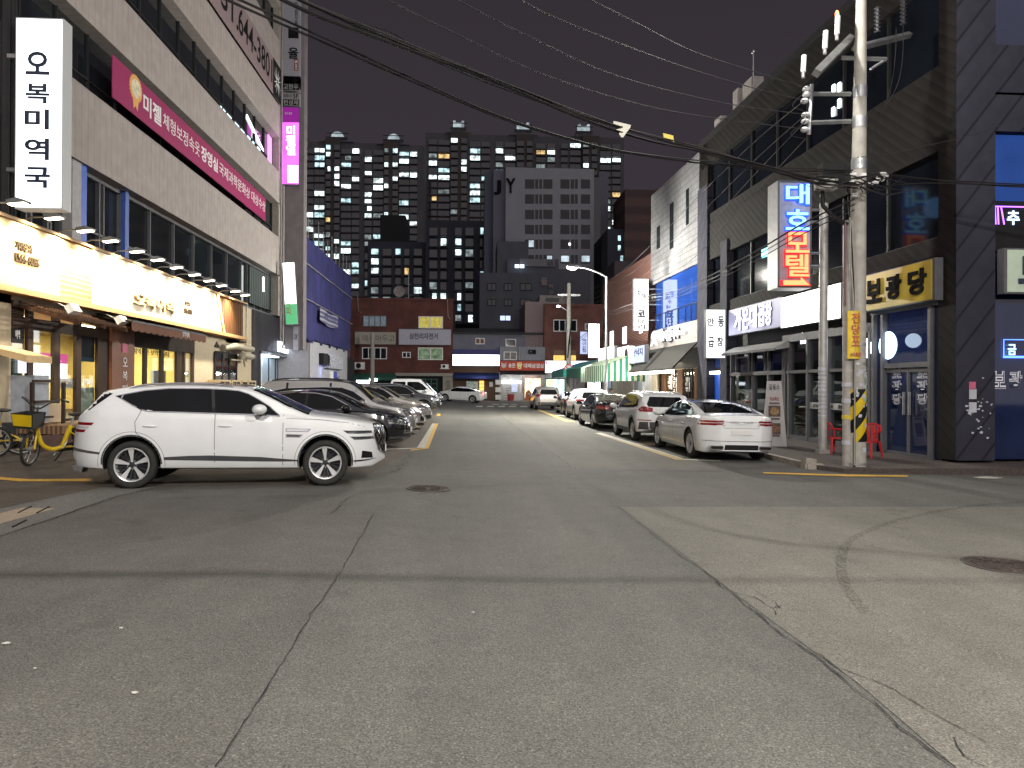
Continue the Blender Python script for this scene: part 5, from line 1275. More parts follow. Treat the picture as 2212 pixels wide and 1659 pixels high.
# side face to the right of the corner
sb = MB(); gx = FS.u(2148)
sb.box(.35, 2.6, -.0, .3, 0, RH); sb.box(2.6, 14, 0, .3, 10.6, RH); sb.box(2.6, 14, 0, .3, FS.z(2180, 285), 9.0)
side = thing('corner_building_side', 'slate grey panelled flank of the corner building with scraps of torn posters', 'building wing', FS.M)
b = MB(); sx1 = FS.u(2149); b.box(0.0, sx1, -.004, .34, 0, RH)
b.box(sx1, 14, -.004, .34, FS.z(2180, 205), FS.z(2180, 97)); b.box(sx1, 14, -.004, .34, FS.z(2180, 284), FS.z(2180, 200)); b.box(sx1, 14, .0, .34, 12.4, RH)
b.obj('cladding', panel_g, side)
MB().box(sx1, 14, .3, .36, 0, 13).obj('window', M['winblue'], side)
wb = pm('blue_window_film', (.015, .05, .20), .12, spec=.8, var=.25, scale=.4)
MB().box(sx1 + .05, 14, .2, .26, FS.z(2180, 432), FS.z(2180, 285)).obj('blue_window', em('dim_blue_window', (.02, .07, .30), .6, .3, .5), side)
q = MB(); q.box(sx1, 14, .1, .3, FS.z(2180, 540), FS.z(2180, 432)); q.obj('recess', M['black'], side)
# purple neon and character
pn = em('purple_neon', (.45, .15, 1), 3); bn2 = em('pale_blue_neon', (.45, .6, 1), 3)
X0 = FS.u(2151); q = MB()
za, zb3 = FS.z(2180, 447), FS.z(2180, 484)
for x in (2152, 2158): q.tube([(FS.u(x), .05, za), (FS.u(x) + .02, .05, zb3)], .015, 6)
q.tube([(FS.u(2165), .05, za + .02), (FS.u(2172), .05, zb3)], .015, 6); q.tube([(X0, .05, za + .02), (FS.u(2230), .05, za + .02)], .015, 6); q.obj('neon_frame', pn, side)
text('neon_letter', '추', FS.u(2180), FS.u(2207), FS.z(2190, 484), FS.z(2190, 453), .08, bn2, side, bold=.02)
# pale 보 sign on the flank
t = thing('wall_sign', 'pale green sign with a thick dark letter cut by the edge on the corner flank', 'sign', FS.at(FS.u(2153), 0, FS.z(2180, 637)))
hS = FS.z(2180, 540) - FS.z(2180, 637)
MB().box(0, 4.5, -.22, -.01, 0, hS).obj('case', M['alu'], t); MB().box(.08, 4.45, -.23, -.22, .04, hS - .04).obj('face', pm('pale_green_face', (.50, .60, .48), .5, var=.05), t)
text('lettering', '보', FS.u(2182) - FS.u(2153), FS.u(2182) - FS.u(2153) + 1.0, hS * .22, hS * .82, -.24, nvy, t, bold=.04, ext=.03)
# lower glass of the flank with outlined name
q = MB()
for x in (2152, 2290): q.box(FS.u(x), FS.u(x) + .06, .15, .28, 0, FS.z(2180, 650))
q.obj('window_frame', M['dark'], side)
outl = pm('outline_letter', (.8, .8, .88), .7, var=0)
def outline_text(body, x0, x1, z0, z1, y, parent, vertical=False):
    text('outline_lettering', body, x0, x1, z0, z1, y, outl, parent, vertical, ext=.002, bold=.045)
    text('lettering_fill', body, x0 + (x1 - x0) * .03, x1 - (x1 - x0) * .03, z0 + (z1 - z0) * .03, z1 - (z1 - z0) * .03, y - .004, M['winblue'], parent, vertical, ext=.002, bold=-.012)
outline_text('보', FS.u(2163), FS.u(2192), FS.z(2180, 840), FS.z(2180, 801), .28, side)
outline_text('광', FS.u(2199), FS.u(2228), FS.z(2200, 840), FS.z(2200, 801), .28, side)
q = MB(); xa, xb_ = FS.u(2186), FS.u(2230); za, zb3 = FS.z(2190, 770), FS.z(2190, 732)
q.tube([(xa, .26, za), (xa, .26, zb3), (xb_, .26, zb3)], .012, 6); q.tube([(xa, .26, za), (xb_, .26, za)], .03, 6); q.obj('neon_frame', em('blue_neon', (.1, .25, 1), 3), side)
text('neon_letter', '금', FS.u(2194), FS.u(2212), FS.z(2190, 766), FS.z(2190, 742), .25, em('light_blue_neon', (.4, .7, 1), 2.5), side, bold=.02)
# torn posters on the flank
rn = random.Random(11); pp = pm('torn_paper', (.45, .46, .52), .9); 
for i in range(42):
    px, py = rn.gauss(2110, 22), rn.gauss(885, 32)
    if not 2084 < px < 2144: continue
    a, z = FS.hit(px, py); r = rn.uniform(.015, .05)
    MB().prism([(a + r * math.cos(k * 1.25 + i) * rn.uniform(.5, 1.3), z + r * math.sin(k * 1.25 + i) * rn.uniform(.4, .9)) for k in range(5)], -.008, -.004, 'y').obj('poster_scrap', pp, side)
a, z = FS.hit(2100, 833); MB().box(a - .08, a + .08, -.012, -.005, z - .09, z + .09).obj('poster_scrap', pm('pink_paper', (.5, .12, .2), .8), side)
for y in (851, 880): a, z = FS.hit(2101, y); MB().box(a - .09, a + .09, -.012, -.005, z - .12, z + .12).obj('poster_scrap', pp, side)
for ch in list(side.children):
    mm = FR.I @ FS.M @ ch.matrix_basis; ch.parent = rbd; ch.matrix_basis = mm
bpy.data.objects.remove(side)
# ---- ground floor shopfront of the gold shop
dz = rz(2026, 662)
gd = thing('gold_shopfront', 'dark blue glass shopfront with double doors and outlined vertical names', 'shopfront', FR.at(0, 0, 0))
x0, x1 = ru(1880), ru(2026)
MB().box(x0, x1, .28, .34, 0, 4.6).obj('backing', pm('dark_blue_interior', (.012, .02, .06), .3), gd)
g0 = FR.gz(x1, 0) + .1
tr = 2.32; tp = 3.75
MB().box(ru(1908), ru(2005), .12, .15, tr, tp).obj('transom_glass', M['winblue'], gd)
for a, b_ in ((ru(1908), ru(1954)), (ru(1957), ru(2005))): MB().box(a, b_, .12, .15, g0 + .1, tr - .15).obj('door_leaf', M['winblue'], gd)
MB().box(x0, ru(1903), .12, .15, g0, tp).obj('side_glass', M['winblue'], gd); MB().box(ru(2010), x1, .12, .15, g0, tp).obj('side_glass', M['winblue'], gd)
q = MB()
for x in (1884, 1904, 2006): q.box(ru(x) - .05, ru(x) + .05, .0, .16, g0, tp + .1)
q.box(ru(1954), ru(1957), .06, .18, g0 + .05, tr - .1)
q.box(ru(1904), ru(2006), .02, .16, tr - .08, tr + .05); q.box(ru(1908), ru(2004), .07, .17, tr - .2, tr - .10); q.box(ru(1908), ru(2004), .05, .17, g0, g0 + .12); q.box(x0, x1, .0, .18, tp, tp + .1)
q.obj('door_frame', M['alu'], gd)
for x in (1950, 1962): MB().box(ru(x) - .02, ru(x) + .02, .0, .06, 1.0, 1.6).obj('door_handle', M['steel'], gd)
for (xa, xb_) in ((1919, 1939), (1972, 1996)):
    for ch, (y0, y1) in zip('보광당', ((795, 818), (822, 846), (850, 874))):
        z1, z0 = rz((xa + xb_) / 2, y0, .11), rz((xa + xb_) / 2, y1, .11); outline_text(ch, ru(xa), ru(xb_), z0, z1, .11, gd)
a, z = FR.hit(1917, 746, .1); MB().lathe([(0, -.02), (.36, -.02), (.38, .02)], 28, 'y', (a, .1, z)).obj('round_lamp', em('round_lamp', (.65, .82, 1), 4), gd)
a, z = FR.hit(1869, 752, .0); MB().lathe([(0, -.02), (.26, -.02), (.28, .02)], 28, 'y', (a, .05, z)).obj('round_lamp', em('round_lamp2', (.9, .95, 1), 6), gd)
lamp('lamp_light', (ru(1917), -.5, 3.0), 8, (.65, .82, 1), .2, parent=gd)
# yellow sign
t = thing('wall_sign', 'mustard yellow sign with three thick dark Korean letters over the double doors', 'sign', FR.at(ru(1864, -.2), 0, 0))
def prz(px, py): return FR.z(px, py, -.2)
xa, xb_ = 0, ru(2021, -.2) - ru(1864, -.2); zA, zB = prz(1944, 675 - 22), prz(1944, 575)
zA, zB = (prz(1870, 674) + prz(2018, 649)) / 2, (prz(1870, 595) + prz(2018, 557)) / 2
MB().box(xa, xb_, -.22, -.01, zA, zB).obj('case', M['alu'], t); MB().box(xa + .02, xb_ - .1, -.235, -.22, zA + .03, zB - .03).obj('face', pm('mustard_face', (.50, .38, .05), .5, var=.05), t)
hh = zB - zA; o_ = ru(1864, -.2)
for ch, (a, b_) in zip('보광당', ((1875, 1908), (1918, 1950), (1966, 2005))): text('lettering', ch, ru(a, -.2) - o_, ru(b_, -.2) - o_, zA + hh * .2, zA + hh * .82, -.24, M['letter'], t, bold=.035, ext=.04)
# ---- bright white sign of the beef restaurant
def wsign(name, label, xl, xr, pl, ph, face, grp=None, d=-.25):
    """pl, ph: (px, py) pairs giving the bottom and top edges"""
    zA = sum(FR.z(a, b_, d) for a, b_ in pl) / len(pl); zB = sum(FR.z(a, b_, d) for a, b_ in ph) / len(ph); o_ = ru(xl, d)
    t = thing(name, label, 'sign', FR.at(o_, 0, zA), grp); W_ = ru(xr, d) - o_; H_ = zB - zA
    MB().box(0, W_, d, -.01, 0, H_).obj('case', M['alu'], t); MB().box(.02, W_ - .02, d - .01, d, .02, H_ - .02).obj('face', face, t)
    return t, W_, H_, o_
t, W_, H_, o_ = wsign('shop_sign', 'large blank glowing white sign behind the grey pipe on the right', 1687, 1816, [(1690, 709), (1810, 689)], [(1690, 643), (1816, 610)], em('white_sign_glow', (1, .97, .92), 5))
text('lettering', '갈동소', ru(1738, -.25) - o_, ru(1770, -.25) - o_, H_ * .34, H_ * .66, -.265, M['concrete'], t, ext=.004)
t, W_, H_, o_ = wsign('shop_sign', 'pale lilac lit sign with white bubble letters under the motel sign', 1574, 1687, [(1576, 724), (1684, 709)], [(1576, 669), (1684, 643)], em('lilac_face', (.55, .55, .8), .35, .3, .7))
wl = em('white_bubble_letters', (.95, .93, 1), 2.5); bl = pm('blue_shadow_letters', (.05, .05, .2), .5)
for k, (a, b_) in enumerate(((1588, 1603), (1606, 1618), (1621, 1636), (1640, 1654), (1655, 1668))):
    X0, X1 = ru(a, -.25) - o_, ru(b_, -.25) - o_
    text('lettering_shadow', '가온대곱창'[k], X0 + .05, X1 + .06, H_ * .12, H_ * .9, -.27, bl, t, ext=.01, bold=.035); text('lettering', '가온대곱창'[k], X0, X1, H_ * .14, H_ * .92, -.29, wl, t, ext=.02, bold=.015)
lamp('lamp_light', (W_ / 2, -1.0, H_ / 2), 8, (.85, .85, 1), .2, parent=t)
# folded awning under the lilac sign
q = thing('awning', 'folded grey awning under the lilac sign', 'awning', FR.at(0, 0, 0))
a, b_ = ru(1573, -.3), ru(1690, -.3)
MB().prism([(-.05, 3.35), (-.55, 3.12), (-.55, 3.02), (-.05, 3.1)], a, b_, 'x').obj('canopy', pm('grey_awning', (.30, .30, .29), .7), q); MB().box(a, b_, -.6, -.54, 3.0, 3.08).obj('front_bar', M['alu'], q)
# glass shopfronts between the poles
sf = thing('restaurant_shopfront', 'glass shopfront of the beef restaurant behind the poles', 'shopfront', FR.at(0, 0, 0))
ga = FR.gz(ru(1750)) + .1
a, b_ = ru(1690), ru(1880)
MB().box(a, b_, 3.2, 3.3, 0, 3.3).obj('back_wall', pm('dim_back_wall', (.16, .17, .17), .8, var=.3, scale=1), sf)
MB().box(a, b_, .3, 3.2, 3.2, 3.26).obj('ceiling', M['dark'], sf)
q = MB()
for x in (1694, 1702, 1742, 1787, 1830, 1876): q.box(ru(x) - .05, ru(x) + .05, .0, .2, ga, 3.5)
q.box(a, b_, .02, .2, 2.2, 2.3); q.box(a, b_, .02, .2, ga, ga + .15); q.box(a, b_, 0, .25, 3.3, 3.55); q.obj('frame', M['alu'], sf)
for x0, x1 in ((1703, 1742), (1743, 1787), (1788, 1830), (1831, 1875)): MB().box(ru(x0), ru(x1), .1, .12, ga + .15, 3.3).obj('window_pane', M['clear'], sf)
MB().box(ru(1745), ru(1826), .07, .09, 1.02, 1.22).obj('film_band', pm('white_film', (.45, .45, .45), .6), sf)
for x in (1752, 1778, 1806): text('lettering', '갈동소', ru(x) , ru(x + 18), 1.06, 1.18, .06, M['letter'], sf)
a1, z1 = FR.hit(1737, 731, .09); text('lettering', '갈동', a1 - .2, a1 + .2, z1 - .18, z1 + .2, .06, em('neon_white', (.8, .9, 1), 4), sf, bold=.02)
MB().box(ru(1696), ru(1699), 1.6, 1.7, 2.2, 2.9).obj('wall_lamp', em('warm_wall_lamp', (1, .65, .3), 8), sf)
for x, yy in ((1722, 1.0), (1760, 1.6), (1800, 1.2), (1850, 1.4)):
    q = MB(); q.box(ru(x) - .5, ru(x) + .5, yy - .3, yy + .3, ga + .66, ga + .7); q.box(ru(x) - .05, ru(x) + .05, yy - .05, yy + .05, ga, ga + .66); q.obj('table', M['wood'], sf)
lamp('lamp_light', (ru(1740), 1.8, 3.0), 26, (.95, .92, .85), .2, parent=sf)
# left shopfront (upper windows + orange wall)
s2 = thing('tripe_shopfront', 'shopfront with orange inner wall and upper sliding windows below the lilac sign', 'shopfront', FR.at(0, 0, 0))
a, b_ = ru(1576), ru(1692)
MB().box(a, b_, 3.0, 3.1, 0, 3.3).obj('back_wall', pm('orange_wall', (.50, .22, .06), .7), s2); MB().box(ru(1655), ru(1672), .9, 3.0, 0, 3.2).obj('side_wall', pm('orange_wall2', (.55, .27, .08), .7), s2)
MB().box(a, b_, .3, 3.0, 3.1, 3.15).obj('ceiling', M['dark'], s2)
q = MB()
for x in (1578, 1589, 1617, 1624, 1651, 1658, 1690): q.box(ru(x) - .05, ru(x) + .05, 0, .2, ga if x in (1578, 1624, 1658, 1690) else 2.3, 3.2)
q.box(a, b_, .0, .2, 2.18, 2.32); q.box(a, b_, 0, .2, ga, ga + .1); q.box(a, b_, .0, .2, 3.1, 3.3); q.box(ru(1589), ru(1617), .0, .15, 2.9, 2.95); q.obj('frame', M['alu'], s2)
for x0, x1 in ((1590, 1617), (1625, 1651), (1659, 1689)): MB().box(ru(x0), ru(x1), .1, .12, 2.32, 3.1).obj('upper_window', M['winblue'], s2)
for x0, x1 in ((1580, 1622), (1626, 1656), (1660, 1689)): MB().box(ru(x0), ru(x1), .1, .12, ga + .1, 2.18).obj('window_pane', M['clear'], s2)
lamp('lamp_light', (ru(1665), 1.6, 2.8), 45, (1, .75, .45), .15, parent=s2)
MB().box(ru(1662), ru(1671), 1.0, 1.3, ga + .7, ga + .75).obj('counter', M['wood'], s2); MB().box(ru(1663), ru(1668), .98, 1.0, 1.15, 1.35).obj('screen', em('blue_screen', (.2, .6, 1), 2), s2)
# recessed stair tower with diagonal ribs and the white 안동 곱창 sign
tw = thing('stair_bay', 'grey stair bay with blue door and slanted ribs behind the white square letter sign', 'building front', FR.at(0, 0, 0))
a, b_ = ru(1510), ru(1574)
MB().box(a, b_, .36, .5, 0, RH).obj('wall', M['dark'], tw)
MB().box(a, a + (b_ - a) * .35, -.1, .4, 0, 11).obj('rib_pier', panel_g, tw); MB().box(b_ - (b_ - a) * .2, b_, -.1, .4, 0, 8).obj('rib_pier', panel_g, tw)
MB().box(ru(1534), ru(1556), .2, .3, 0, 2.3).obj('blue_door', pm('blue_door', (.01, .06, .35), .3), tw); MB().box(ru(1534), ru(1558), .2, .3, 2.6, 5.5).obj('blue_window', M['winblue'], tw)
MB().box(ru(1533), ru(1556), .0, .1, 2.3, 2.42).obj('tube_lamp', em('tube_lamp', (.9, .95, 1), 8), tw)
fy = (FR.M @ Vector((ru(1578), 0, 0))).y - .2
t, W_, H_ = fsign('vertical_sign', 'white lit square-letter sign with four handwritten Korean letters', 1525, 668, 1567, 774, fy, em('white_face_b', (1, 1, 1), 1.3), depth=.25)
lt = pm('grey_handwriting', (.03, .03, .035), .9, spec=.1)
for ch, (x0, x1, z0, z1) in zip('안동곱창', ((.06, .42, .66, .82), (.6, .92, .64, .86), (.12, .42, .22, .44), (.56, .88, .24, .44))): text('lettering', ch, W_ * x0, W_ * x1, H_ * z0, H_ * z1, -.008, lt, t, bold=.03)
lamp('lamp_light', (W_ * .5, -.6, H_ * .5), 30, (.95, .97, 1), .3, parent=t)
# ---- motel sign
pS = AT(1712, 507, 21.0); fM = FF(pS.y); x0, z1 = fM.hit(1680, 390); x1, z0 = fM.hit(1752, 622)
mt = thing('motel_sign', 'tall grey sign box with blue and red neon Korean letters and a red arrow', 'sign', fM.at(x0, 0, z0)); W_, H_ = x1 - x0, z1 - z0
MB().box(0, W_, .01, .7, 0, H_).obj('case', pm('grey_case', (.42, .42, .44), .5), mt); MB().box(.05, W_ - .04, -.004, .01, .05, H_ - .05).obj('face', pm('grey_face', (.33, .33, .42), .6), mt)
q = MB(); q.box(0, W_, -.03, .01, 0, .05); q.box(0, W_, -.03, .01, H_ - .05, H_); q.box(0, .05, -.03, .01, .05, H_ - .05); q.box(W_ - .04, W_, -.03, .01, .05, H_ - .05); q.obj('rim', M['alu'], mt)
neb = em('blue_neon_halo', (.02, .10, 1), 1.6); nec = em('cyan_neon', (.35, .85, 1), 1.5); ner = em('red_neon_halo', (1, .02, .03), 1.5); neo = em('orange_neon', (1, .42, .16), 1.5)
for ch, y0, y1, hm, cm in (('대', 397, 444, neb, nec), ('호', 452, 500, neb, nec), ('모', 501, 549, ner, neo), ('텔', 548, 600, ner, neo)):
    za, zb3 = fM.z(1718, y1) - z0, fM.z(1718, y0) - z0; xa, xb_ = fM.u(1692) - x0, fM.u(1746) - x0
    text('neon_letter_edge', ch, xa, xb_, za, zb3, -.02, hm, mt, bold=.05, ext=.04); text('neon_letter', ch, xa + .03, xb_ - .03, za + .03, zb3 - .03, -.07, cm, mt, bold=.012, ext=.04)
def arrow(gr, y):
    pts = [(1686, 606), (1686, 617), (1726, 617), (1726, 617), (1748, 617), (1728, 598), (1728, 606)]
    P = [(fM.u(a) - x0, fM.z(a, b_) - z0) for a, b_ in pts]; c0 = sum(p[0] for p in P) / 7, sum(p[1] for p in P) / 7
    P2 = []
    for p in P:
        q_ = (c0[0] + (p[0] - c0[0]) * gr, c0[1] + (p[1] - c0[1]) * gr)
        if not P2 or (abs(P2[-1][0] - q_[0]) + abs(P2[-1][1] - q_[1])) > 1e-5: P2.append(q_)
    return MB().prism(P2, y, y + .03, 'y')
arrow(1.08, -.05).obj('neon_arrow_edge', ner, mt); arrow(.9, -.09).obj('neon_arrow', neo, mt)
lamp('lamp_light', (W_ / 2, -.8, H_ * .72), 8, (.2, .5, 1), .3, parent=mt); lamp('lamp_light', (W_ / 2, -.8, H_ * .3), 10, (1, .2, .1), .3, parent=mt)
# ---- poles at the corner
def taper(pts, r0, r1, n=20): return MB().tube(pts, [r0 + (r1 - r0) * i / (len(pts) - 1) for i in range(len(pts))], n)
pc = pm('pole_concrete', (.36, .34, .31), .85, var=.15, scale=5, bump=.15)
b0 = G(1848, 1017); D = (RM.inverted() @ (b0 - CAM)).z * -1
def PP(px, py, dd=0): return AT(px, py, D + dd)
up = thing('utility_pole', 'thick concrete utility pole with hazard wrap and insulators at the right corner', 'utility pole', Matrix.Translation(b0))
L = lambda p: tuple(Vector(p) - b0)
topP = PP(1861, -60); r0 = 21.0 / F * D
taper([L(b0 + Vector((0, 0, -.1))), L(PP(1852, 600)), L(PP(1857, 250)), L(topP)], r0, r0 * .47, 24).obj('shaft', pc, up, smooth=True)
axis = lambda py: PP(1848 + (1017 - py) * .0118, py)
def ring(py, h, k=1.03): 
    p = axis(py); r = r0 * (1 - .53 * (1017 - py) / 1077) * k
    return MB().tube([L(p - Vector((0, 0, h / 2))), L(p + Vector((0, 0, h / 2)))], r, 24)
hz = ring(897, (PP(1848, 844) - PP(1848, 957)).length, 1.035)
hzm = wavemat('hazard_stripes', (.70, .50, .02), (.012, .012, .012), .85, 'X', thr=.5, sharp=.02, rot=(0, R(-38), 0), rough=.6); hz.obj('hazard_wrap', hzm, up, smooth=True)
f = FF((axis(720)).y - r0 - .02); 
(xa, zt), (xb_, zb3) = f.hit(1834, 671), f.hit(1862, 775)
q = thing('pole_poster', 'yellow vertical poster with red Korean letters tied to the concrete pole', 'poster', f.at(xa, 0, zb3)); W_, H_ = xb_ - xa, zt - zb3
b = MB(); n = 10
for i in range(n):
    t0, t1 = i / n, (i + 1) / n; c0, c1 = .07 * math.sin(math.pi * t0), .07 * math.sin(math.pi * t1)
    b.add([(W_ * t0, .06 - c0, 0), (W_ * t1, .06 - c1, 0), (W_ * t1, .06 - c1, H_), (W_ * t0, .06 - c0, H_)], [(0, 1, 2, 3)])
b.obj('sheet', pm('yellow_vinyl', (.72, .50, .02), .5), q, smooth=True)
rl = pm('faded_red_letters', (.45, .10, .06), .6)
for k, ch in enumerate('전당포'): text('lettering', ch, W_ * .18, W_ * .8, H_ * (.74 - .24 * k), H_ * (.95 - .24 * k), -.02, rl, q, bold=.015)
text('lettering', '642-8285', W_ * .1, W_ * .9, H_ * .05, H_ * .13, -.02, rl, q)
# scraps of old bills on the pole
rn = random.Random(5)
for i in range(34):
    py = rn.uniform(800, 900) if i < 26 else rn.uniform(780, 1000); a = rn.uniform(-2.6, -.6); p = axis(py); r = r0 * (1 - .5 * (1017 - py) / 1077) + .01
    cx, cy = math.cos(a), math.sin(a); s_ = rn.uniform(.02, .06); z = p.z
    def Q(dt, dz): return L(Vector((p.x + (r + .004 + .02 * abs(dt)) * math.cos(a + dt / r), p.y + (r + .004 + .02 * abs(dt)) * math.sin(a + dt / r), z + dz)))
    MB().add([Q(-s_, -s_ * rn.uniform(.5, 1)), Q(s_ * rn.uniform(.5, 1), -s_ * .8), Q(s_, s_ * rn.uniform(.6, 1.2)), Q(-s_ * .7, s_)], [(0, 1, 2, 3)]).obj('bill_scrap', pp if i % 6 else pm('green_bill', (.3, .45, .3), .8), up)
for py in (745, 786, 1001): ring(py, .05, 1.05).obj('band', M['steel'], up)
for py in (200, 265, 355): ring(py, .25, 1.12).obj('clamp', M['steel'], up)
# side conduit and ground wires
MB().tube([L(PP(1868 - 4, 1015, -.1)), L(PP(1866, 700, -.1)), L(PP(1868, 480, -.05))], .03, 8).obj('conduit', pc, up, smooth=True)
MB().tube([L(PP(1846, 1010, -.2)), L(PP(1846, 780, -.2)), L(PP(1844, 620, -.2)), L(PP(1838, 500, -.15)), L(PP(1830, 400, -.1))], .02, 6).obj('cable', M['black'], up, smooth=True)
MB().tube([L(PP(1846, 1005, -.25)), L(PP(1847, 700, -.25)), L(PP(1838, 560, -.25)), L(PP(1836, 470, -.2))], .012, 6).obj('cable', pc, up, smooth=True)
# cross arms
def bar(a, b_, w_): 
    a, b_ = Vector(a), Vector(b_); return MB().tube([a, b_], w_, 4)
bar(L(PP(1763, 158, -1.3)), L(PP(1838, 82, 0.2)), .1).obj('cross_arm', M['steel'], up); bar(L(PP(1845, 105, .2)), L(PP(1965, 75, 1.0)), .08).obj('cross_arm', M['steel'], up)
bar(L(PP(1818, 125)), L(PP(1915, 128)), .05).obj('cross_arm_brace', M['steel'], up); bar(L(PP(1880, 150)), L(PP(1915, 128)), .03).obj('cross_arm_brace', M['steel'], up)
bar(L(PP(1754, 182)), L(PP(1748, 290)), .045).obj('rack_post', M['steel'], up); bar(L(PP(1755, 203)), L(PP(1838, 203)), .05).obj('rack_arm', M['steel'], up); bar(L(PP(1750, 265)), L(PP(1838, 262)), .05).obj('rack_arm', M['steel'], up)
cer = pm('ceramic', (.55, .55, .57), .3)
for k, (x, y) in enumerate(((1742, 192), (1738, 218), (1740, 248), (1738, 280), (1742, 204), (1739, 262))):
    MB().ball(L(PP(x, y)), (.09, .09, .06), 0, 10, 6).obj('insulator', cer, up, smooth=True)
for x, y in ((1895, 70), (1951, 28 + 25)):
    pr = []; p = Vector(L(PP(x, y, .6)))
    for i in range(7): pr += [(.03, i * .09), (.075, i * .09 + .02), (.03, i * .09 + .05)]
    MB().lathe(pr, 12, 'z', tuple(p)).obj('insulator', pm('dark_ceramic', (.10, .10, .11), .3), up, smooth=True)
for x, y, h in ((1735, 138, 36), (1782, 86, 38), (1808, 55, 40)):
    a = PP(x, y + h / 2, -.3); b_ = PP(x + 2, y - h / 2, -.3); MB().tube([L(a), L(b_)], .055, 10).obj('fuse_tube', pm('white_fuse', (.6, .6, .62), .4), up)
    MB().tube([L(a - Vector((0, 0, .12))), L(a)], .04, 8).obj('fuse_cap', M['steel'], up)
MB().ball(L(PP(1808, 31, -.3)), (.04, .04, .09)).obj('warning_lamp', em('red_warning', (1, .15, .05), 12), up)
MB().box(-.22, .22, -.1, .1, -.11, .11).obj('junction_box', pm('ribbed_grey_box', (.42, .42, .38), .6), up, Matrix.Translation(L(PP(1784, 399, -.3))))
MB().box(-.25, .25, -.12, .12, -.16, .16).obj('junction_box', M['black'], up, Matrix.Translation(L(PP(1796, 371, -.2))))
MB().tube([L(PP(1880, 384, -.2)), L(PP(1908, 384, -.2))], .075, 10).obj('cable_joint', M['black'], up, smooth=True); MB().tube([L(PP(1905, 384, -.2)), L(PP(1908, 384, -.2))], .085, 10).obj('joint_ring', M['white'], up)
MB().tube([L(PP(1775, 412, -.1)), L(PP(1778, 445, -.1)), L(PP(1800, 468, -.1)), L(PP(1830, 485, -.1))], .05, 8).obj('cable_loop', M['black'], up, smooth=True)
rn = random.Random(9)
for i in range(14):
    p = PP(rn.uniform(1760, 1930), rn.uniform(375, 425), -.25); MB().box(-.06, .06, -.02, .02, -.03, .03).obj('cable_tag', M['white'], up, Matrix.Translation(L(p)) @ Matrix.Rotation(rn.uniform(-.4, .4), 4, 'Y'))
# unseen lamp added near the pole top, above the frame, to brighten the road
pl_ = b0 + Vector((0, 0, 10.6)); MB().tube([L(pl_), L(pl_ + Vector((-1.2, -.6, .35))), L(pl_ + Vector((-2.8, -1.4, .35)))], .04, 8).obj('lamp_arm', M['steel'], up, smooth=True)
MB().prism([(-.1, .07), (.5, .06), (.62, .0), (.5, -.05), (-.1, -.05)], -.13, .13, 'y').obj('lamp_head', M['steel'], up, Matrix.Translation(L(pl_ + Vector((-2.8, -1.4, .35)))) @ Matrix.Rotation(R(207), 4, 'Z'))
lamp('lamp_light', L(pl_ + Vector((-3.1, -1.5, .15))), 1200, (1, .97, .88), .1, parent=up)
# second, thinner pole
b1 = G(1831, 1017); q = thing('cable_pipe_pole', 'grey pipe pole leaning against the concrete utility pole', 'pole', Matrix.Translation(b1))
L1 = lambda p: tuple(Vector(p) - b1)
MB().tube([L1(PP(1831, 1017)), L1(PP(1831, 700)), L1(PP(1833, 477))], 10.5 / F * D, 18).obj('shaft', pm('pipe_grey', (.33, .31, .29), .6, var=.2, scale=7), q, smooth=True)
MB().tube([L1(PP(1825, 660, -.12)), L1(PP(1826, 477, -.12))], .03, 8).obj('conduit', pm('maroon_conduit', (.12, .05, .06), .5), q, smooth=True)
for py in (870, 905, 960, 835): MB().tube([L1(PP(1831, py)), L1(PP(1831, py - 9))], 11.5 / F * D, 16).obj('bill_scrap', pp if py != 905 else pm('yellow_bill', (.6, .45, .05), .7), q)
# sign post
b2_ = AT(1776, 985, D * 1.09); b2_ = G(1776, 987); D2 = -(RM.inverted() @ (b2_ - CAM)).z
q = thing('sign_post', 'grey steel post carrying the motel sign, pasted with old bills', 'pole', Matrix.Translation(b2_)); L2 = lambda p: tuple(Vector(p) - b2_)
A2 = lambda x, y, d=0: AT(x, y, D2 + d)
MB().tube([L2(A2(1777, 990)), L2(A2(1780, 440))], 9.0 / F * D2, 16).obj('shaft', pm('post_grey', (.38, .37, .36), .5, metal=.3, var=.15), q, smooth=True)
MB().box(-.14, .14, -.14, .14, -.1, .2).obj('base_block', M['concrete'], q)
for y in (452, 478, 547, 575): bar(L2(A2(1750, y + (2 if y < 500 else 0), .3)), L2(A2(1780, y)), .035).obj('bracket', M['steel'], q)
for i in range(12): py = 800 + i * 9; MB().tube([L2(A2(1777, py)), L2(A2(1777, py - rn.uniform(3, 7)))], 9.4 / F * D2, 14).obj('bill_scrap', pp, q)
bb = G(1747, 1012); q = thing('concrete_block', 'stained concrete block on the kerb corner beside the sign post', 'block', Matrix.Translation(bb)); MB().prism([(-.15, 0), (.15, 0), (.12, .22), (-.11, .25)], -.12, .12, 'y').obj('block', m_kerb, q)
